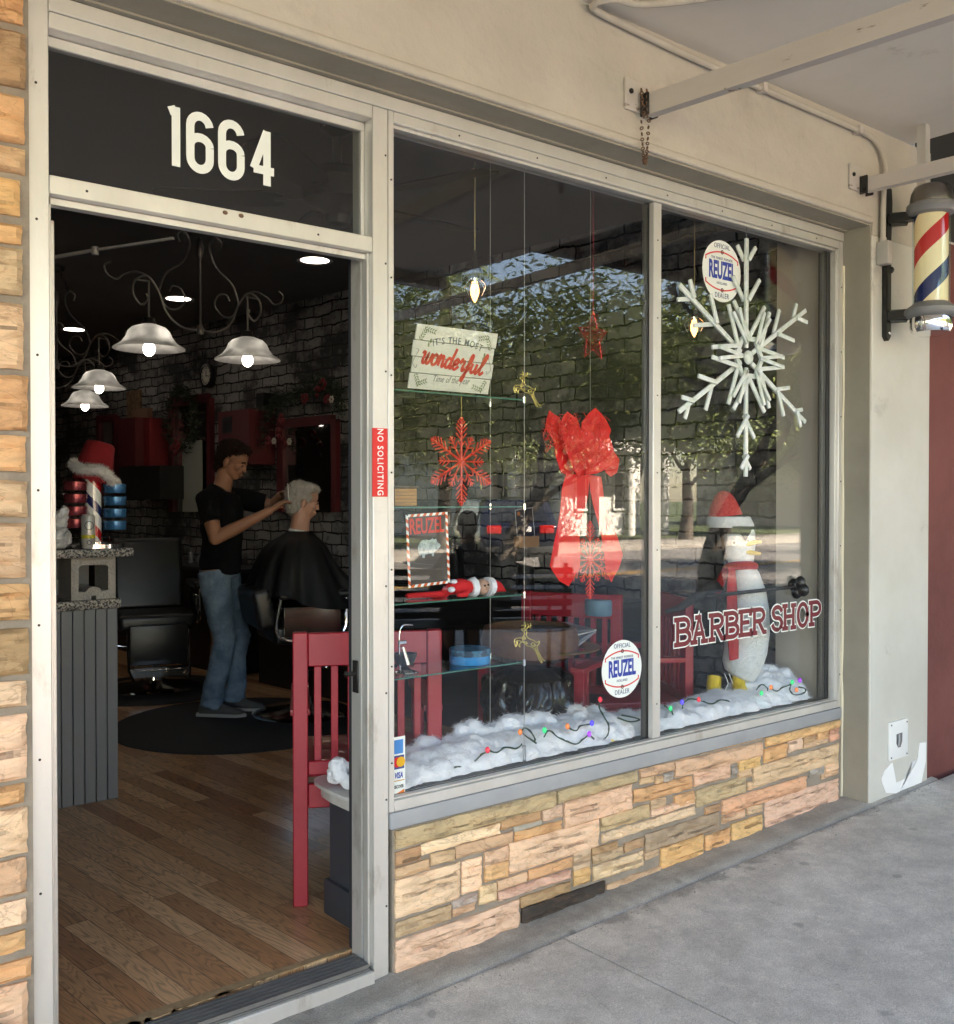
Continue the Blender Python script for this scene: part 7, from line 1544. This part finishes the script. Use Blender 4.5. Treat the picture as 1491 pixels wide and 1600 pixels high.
# --- person on the bench out on the pavement, seen mirrored in the pane
BP_ = Vector((4.75, -3.35, sz(4.75))); 
SB = thing('person', 'seated person in black on the kerbside bench, mirrored in the left pane', 'person', BP_)
SR = Matrix.Translation(BP_) @ Matrix.Rotation(R(-60), 4, 'Z'); P2 = lambda x, y, z: SR @ Vector((x, y, z))
HS = SR @ Matrix.Translation((.02, 0, 1.17)) @ Matrix.Scale(.95, 4)
m = MB(); head_mesh(m, None, HS); m.tube([P2(-.03, 0, .98), P2(-.01, 0, 1.10)], [.06, .055], 14)
for s in (-1, 1): hand(m, P2(.30, s*.17, .60), P2(1, 0, -.3)-P2(0, 0, 0), Vector((0, 0, 1)), s, .4); m.tube([P2(.18, s*.22, .64), P2(.30, s*.17, .60)], [.035, .028], 10)
for s in (-1, 1): m.tube([P2(.42, s*.10, .42), P2(.44, s*.10, .08)], [.05, .04], 10)
m.tube([P2(-.04, 0, .5), P2(-.04, 0, .98), P2(-.03, 0, 1.02)], [(.14, .09), (.13, .08), (.06, .05)], 14, up=(1, 0, 0)); m.tube([P2(-.03, -.1, .5), P2(.42, -.1, .46), P2(.42, -.1, .42)], .05, 8); m.tube([P2(-.03, .1, .5), P2(.42, .1, .46), P2(.42, .1, .42)], .05, 8)
m.tube([P2(.15, -.2, .66), P2(.19, -.22, .64)], .035, 8); 
for s in (-1, 1): m.tube([P2(-.04, s*.12, .95), P2(-.03, s*.22, .8), P2(.18, s*.22, .64)], .035, 10)
m.build('body', skinM, SB, remesh=.008, smoothit=3, smooth=180)
m = MB(); E = lambda o, r: m.ball(HS @ Vector(o), r, 18, 12, M=HS.to_3x3().to_4x4()); E((-.024, 0, .045), (.098, .085, .086)); E((-.052, 0, -.01), (.060, .078, .078)); m.build('hair', pmat('grey brown hair', (.10, .09, .08), .8), SB, remesh=.008, smoothit=2, smooth=180)
m = MB(); m.tube([P2(-.06, 0, .46), P2(-.05, 0, .7), P2(-.05, 0, .88), P2(-.05, 0, .97), P2(-.03, 0, 1.03)], [(.19, .14), (.19, .13), (.21, .13), (.16, .10), (.07, .07)], 20, up=(1, 0, 0))
for s in (-1, 1): m.tube([P2(-.05, s*.14, .95), P2(-.04, s*.24, .80), P2(.0, s*.25, .66), P2(.20, s*.21, .63)], [.06, .062, .055, .045], 14)
m.build('jacket', tee, SB, remesh=.01, smoothit=3, smooth=180)
m = MB()
for s in (-1, 1): m.tube([P2(-.05, s*.1, .50), P2(.40, s*.1, .48), P2(.47, s*.1, .42), P2(.45, s*.1, .08)], [.10, .075, .072, .06], 14); 
m.build('trousers', tee, SB, remesh=.01, smoothit=3, smooth=180)
for s in (-1, 1): m = MB(); m.tube([P2(.40, s*.1, .045), P2(.52, s*.1, .04), P2(.64, s*.1, .03)], [(.04, .042), (.045, .038), (.03, .02)], 12); m.build('shoe', shoeM, SB)
BN = thing('bench', 'black slatted metal bench out on the pavement facing the street', 'bench', (BP_.x, BP_.y, BP_.z))
m = MB()
for k in range(6): m.xf(Matrix.Identity(4)); m.bbox((-.20+k*.085, -.75, .40), (-.14+k*.085, .75, .425), .004, 1)
m.xf(SR).build('seat', M['iron'], BN); m = MB()
for k in range(5): m.bbox((-.27-.012*k, -.75, .50+k*.08), (-.25-.012*k, .75, .55+k*.08), .004, 1)
m.xf(SR).build('backrest', M['iron'], BN)
for s in (-1, 1):
    m = MB(); m.tube([(.28, s*.7, .0), (.26, s*.7, .395)], .018, 8); m.tube([(-.2, s*.7, 0), (-.22, s*.7, .4), (-.30, s*.7, .9)], .018, 8); m.tube([(-.24, s*.7, .60), (.26, s*.7, .60), (.27, s*.7, .40)], .016, 8); m.xf(SR).build('side_frame', M['iron'], BN)

# ================================================================ the street behind the camera, seen in the panes
leafA = pmat('oak foliage', (.10, .14, .04), .55, c2=(.24, .27, .10), ns=3, spec=.4); leafB = pmat('light foliage', (.10, .14, .04), .55, c2=(.22, .26, .09), ns=3, spec=.4); barkM = pmat('bark', (.10, .08, .065), .9, c2=(.17, .14, .11), ns=12, bump=.8, bs=30, stretch=(1, 1, .3))
def tree(loc, H, spread, seed, name, label, mt, nleaf=9000, low=.3, ls=(.07, .15)):
    rr = random.Random(seed); t = thing(name, label, 'tree', loc, rr.random()*6, 'oak trees along the street')
    m = MB(); tips = []
    def grow(p, d, r, L, lev):
        pts = [p]; rs_ = [r]; q = p.copy(); dd = d.copy()
        for k in range(5):
            dd = (dd + Vector((rr.gauss(0, .16), rr.gauss(0, .16), rr.gauss(0, .08)+.03))).normalized(); q = q + dd*L/5; pts.append(q.copy()); rs_.append(r*(1-.13*(k+1)))
        m.tube(pts, rs_, 8 if lev < 2 else 5)
        if lev >= 2: tips.append((q.copy(), L))
        if lev < 3:
            for k in range(4 if lev else 5):
                a = rr.random()*6.28; e = Vector((math.cos(a), math.sin(a), rr.uniform(.15, .75))).normalized(); s_ = pts[rr.choice([3, 4, 5])]
                grow(s_, (e*.85+dd*.35).normalized(), rs_[4]*.62, L*rr.uniform(.55, .8), lev+1)
    grow(Vector((0, 0, -.1)), Vector((0, 0, 1)), .20*H/7, H*.34, 0)
    m.build('trunk', barkM, t, local=True, smooth=60)
    m = MB(); n_ = nleaf//len(tips)
    for q, L in tips:
        R_ = spread*rr.uniform(.16, .28)
        for i in range(n_):
            u = Vector((rr.gauss(0, 1), rr.gauss(0, 1), rr.gauss(0, .75))); u = u.normalized()*R_*(rr.random()**.45); c = q + u
            if c.z < H*low: continue
            d = Vector((rr.gauss(0, 1), rr.gauss(0, 1), rr.gauss(0, 1))).normalized(); s = d.orthogonal().normalized(); l = rr.uniform(*ls); w_ = l*.32
            m.add([c-d*l, c+s*w_, c+d*l, c-s*w_], [(0, 1, 2, 3)])
    m.build('crown', mt, t, local=True, smooth=0); return t
T1 = tree((8.2, -7.1, -.02), 6.2, 5.5, 4, 'oak_tree', 'leafy oak on the near kerb just right of the shop', leafA, 26000, .36, (.035, .075))
T2 = tree((7.0, -20.6, -.08), 8.5, 8, 9, 'oak_tree', 'broad oak across the street opposite the door', leafB, 30000, .18, (.06, .12))
def cp(src, loc, rz, sc_, label):
    c = copy_tree(src); c.location = loc; c.rotation_euler = (0, 0, rz); c.scale = (sc_, sc_, sc_); c['label'] = label; return c
for k, (x, y, s_, l) in enumerate(((0, -20.5, 1, 'leftmost oak across the street in the mirrored view'), (13.5, -21, 1.1, 'oak across the street behind the parked car'), (18.6, -21.5, .95, 'oak across the street right of the parked car'), (29, -21.2, 1.15, 'oak across the street near the palm'), (37, -20.5, 1, 'far oak across the street in the right pane'), (47, -21, 1.2, 'farthest oak down the street'), (4, -33, 1.5, 'tall oak on the lawn behind the first row, left'), (16, -36, 1.6, 'tall oak on the lawn beside the white building'), (27, -40, 1.5, 'tall oak on the lawn far right of the white building'), (60, -24, 1.3, 'last oak at the end of the street'), (-9, -21, 1.1, 'oak across the street left of the shop'), (39, -33, 1.7, 'big oak on the lawn behind the far row'))):
    cp(T2, (x, y, -.1), k*1.3, s_, l)
for k, (x, y, s_, l) in enumerate(((12.6, -7.2, 1.25, 'second oak on the near kerb down the street'), (17.5, -7.1, 1.35, 'third oak on the near kerb down the street'), (22.8, -7.2, 1.3, 'fourth oak on the near kerb down the street'), (29, -7.1, 1.35, 'fifth oak on the near kerb far down the street'))): cp(T1, (x, y, -.05), 2+k*1.7, s_, l)
# palm
PT = thing('palm_tree', 'tall palm rising among the oaks across the street', 'palm tree', (20.0, -24, -.12))
m = MB(); m.tube([(0, 0, 0), (.1, 0, 3), (.15, .1, 6), (.1, .1, 8.6)], [.24, .19, .17, .16], 12); m.build('trunk', barkM, PT, local=True); m = MB(); rr = random.Random(5)
for k in range(26):
    a = k*2.4; e = rr.uniform(-.3, 1.1); d = Vector((math.cos(a)*math.cos(e), math.sin(a)*math.cos(e), math.sin(e))); p0 = Vector((.1, .1, 8.6)); pts = [p0 + d*s*2.6 + Vector((0, 0, -1.6*s*s)) for s in [q/14 for q in range(15)]]
    m.tube(pts, [.025*(1-.05*q) for q in range(15)], 4)
    for q in range(2, 14):
        f = (pts[q+1]-pts[q]).normalized(); s_ = f.cross(Vector((0, 0, 1))).normalized()
        for sd_ in (-1, 1):
            for j in (0, .5):
                b_ = pts[q].lerp(pts[q+1], j); tip = b_ + s_*sd_*.50*math.sin(math.pi*(q+3)/18) + f*.22 - Vector((0, 0, .22)); m.add([b_-f*.022, b_+f*.022, tip], [(0, 1, 2)])
m.build('fronds', leafB, PT, local=True, smooth=0)
# white building with dark windows over the road
wb = pmat('white stucco', (.80, .79, .75), .8, c2=(.72, .71, .68), ns=1.5); wd_ = pmat('window dark', (.03, .035, .04), .15)
def house(x0, x1, y, H, nw, label, mt, roof):
    t = thing('street_building', label, 'building', ((x0+x1)/2, y, -.12)); m = MB(); m.box((x0, y-8, -.12), (x1, y, H)); m.build('wall', mt, t)
    m = MB(); m.box((x0-.3, y-8.3, H+.001), (x1+.3, y+.3, H+.35)); m.build('roof', roof, t)
    for k in range(nw):
        xc = lerp(x0, x1, (k+.5)/nw)
        for z in ([1.0] if H < 4.5 else [1.0, 4.0]):
            m = MB(); m.box((xc-.55, y+.001, z), (xc+.55, y+.03, z+1.5)); wn = m.build('window', wd_, t); m = MB(); m.box((xc-.65, y+.0, z-.1), (xc-.551, y+.08, z+1.6)); m.box((xc+.551, y+.0, z-.1), (xc+.65, y+.08, z+1.6)); m.box((xc-.03, y+.031, z), (xc+.03, y+.05, z+1.5)); m.box((xc-.65, y, z+1.501), (xc+.65, y+.1, z+1.62)); m.box((xc-.65, y, z-.1), (xc+.65, y+.1, z-.001)); m.build('frame', wb, wn)
    if H > 4.5:
        for k in range(nw+1):
            xc = lerp(x0+.3, x1-.3, k/nw); m = MB(); m.tube([(xc, y+1.6, -.1), (xc, y+1.6, 3.3)], .22, 14); m.build('column', wb, t)
        m = MB(); m.box((x0, y+.101, 3.3), (x1, y+2.0, 3.7)); m.build('porch_roof', wb, t)
house(24, 33, -27, 6.5, 4, 'white two storey building with a columned porch across the street', wb, M['roof'] if 'roof' in M else pmat('roof grey', (.2, .19, .18), .8))
house(-6, 9, -29, 3.8, 4, 'low cream building across the street on the left', pmat('cream stucco', (.66, .60, .48), .8), pmat('roof brown', (.14, .10, .08), .8))
house(48, 64, -28, 3.9, 4, 'low red roofed building across the street far down', pmat('tan stucco', (.6, .5, .4), .8), pmat('roof red', (.30, .09, .06), .8))
# parked cars
def car(loc, rz, label, paint, van=1.0):
    t = thing('parked_car', label, 'car', loc, rz, 'cars parked across the street'); L = 4.7; Wd = 1.86
    prof = [(-2.3, .42), (-2.34, .62), (-2.30, 1.02), (-2.18, 1.12), (-1.95, 1.60*van), (-1.6, 1.70*van), (.1, 1.70*van), (.45, 1.62*van), (1.15, 1.08), (2.05, .98), (2.28, .80), (2.32, .45), (2.2, .30), (-2.2, .30)]
    m = MB(); n_ = len(prof); vs = []
    secs = ((-1, .93, .0), (-.86, 1, .0), (-.5, 1, .0), (.5, 1, 0), (.86, 1, 0), (1, .93, 0))
    for yf, k, _ in secs:
        for (x, z) in prof:
            tw = 1 - max(0, (z-1.0))*.26; vs.append((x*(.985 if abs(yf) == 1 else 1), yf*Wd/2*tw, z if abs(yf) < .9 else (z-.03 if z > 1.5 else z)))
    fs = [(i*n_+j, i*n_+(j+1) % n_, (i+1)*n_+(j+1) % n_, (i+1)*n_+j) for i in range(5) for j in range(n_)] + [tuple(range(n_))[::-1], tuple(5*n_+j for j in range(n_))]
    m.add(vs, fs); m.build('body', paint, t, local=True, smooth=50, bevel=.03)
    gl = pmat('car glass', (.012, .014, .016), .05, spec=.8)
    m = MB(); m.add([(-2.205, -.68, 1.14), (-2.205, .68, 1.14), (-2.0, .60, 1.55*van), (-2.0, -.60, 1.55*van), (-2.19, -.68, 1.14), (-2.19, .68, 1.14), (-1.98, .6, 1.55*van), (-1.98, -.6, 1.55*van)], [(0, 3, 2, 1), (4, 5, 6, 7), (0, 1, 5, 4), (2, 3, 7, 6), (1, 2, 6, 5), (3, 0, 4, 7)]); m.build('rear_window', gl, t, local=True)
    for s in (-1, 1):
        m = MB(); y1, y2 = s*(Wd/2*(1-.14*.26)+.012), s*(Wd/2*(1-.58*.26)+.02); m.prism([(-1.85, y1, 1.14), (.95, y1, 1.14), (.35, y2, 1.58*van), (-1.7, y2, 1.58*van)], (0, s*.01, 0)); m.build('side_window', gl, t, local=True)
        m = MB(); m.bbox((-2.345, s*.62-.16, .86), (-2.27, s*.62+.18, 1.05), .02, 2); m.build('tail_light', pmat('tail light', (.55, .02, .02), .2, coat=1), t, local=True)
        m = MB(); m.bbox((2.10, s*.62-.2, .72), (2.31, s*.62+.2, .86), .02, 2); m.build('headlight', pmat('headlight', (.7, .7, .72), .1), t, local=True)
        for x in (-1.45, 1.42):
            RX = Matrix.Rotation(R(90), 3, 'X').to_4x4(); m = MB(); m.lathe([(.20, -.11), (.34, -.11), (.345, -.08), (.345, .08), (.34, .11), (.20, .11)], (x, s*.84, .345), 28, M=RX); wv_ = m.build('wheel', M['black'], t, local=True); m = MB(); m.lathe([(.001, -.09), (.205, -.10), (.205, .10), (.001, .09)], (x, s*.84, .345), 20, M=RX); m.build('rim', M['alu'], wv_, local=True)
    m = MB(); m.bbox((-2.362, -.26, .90), (-2.335, .26, 1.02), .004, 1); m.build('licence_plate', M['white'], t, local=True)
    m = MB(); m.bbox((-2.37, -.8, .38), (-2.30, .8, .56), .02, 2); m.build('bumper', M['black'], t, local=True); return t
navy = pmat('navy car paint', (.004, .006, .016), .2, coat=1); 
car((16.2, -16.6, -.24), R(-62), 'dark navy estate car parked at an angle across the street', navy)
car((47.5, -17.4, -.24), R(180), 'white car parked farthest along across the street', pmat('white car paint', (.75, .75, .75), .25, coat=1), .95)
car((6.5, -17.6, -.24), R(0), 'red car parked opposite the shop door', pmat('red car paint', (.4, .02, .02), .25, coat=1), .9)

bpy.data.scenes.remove(SIDE)
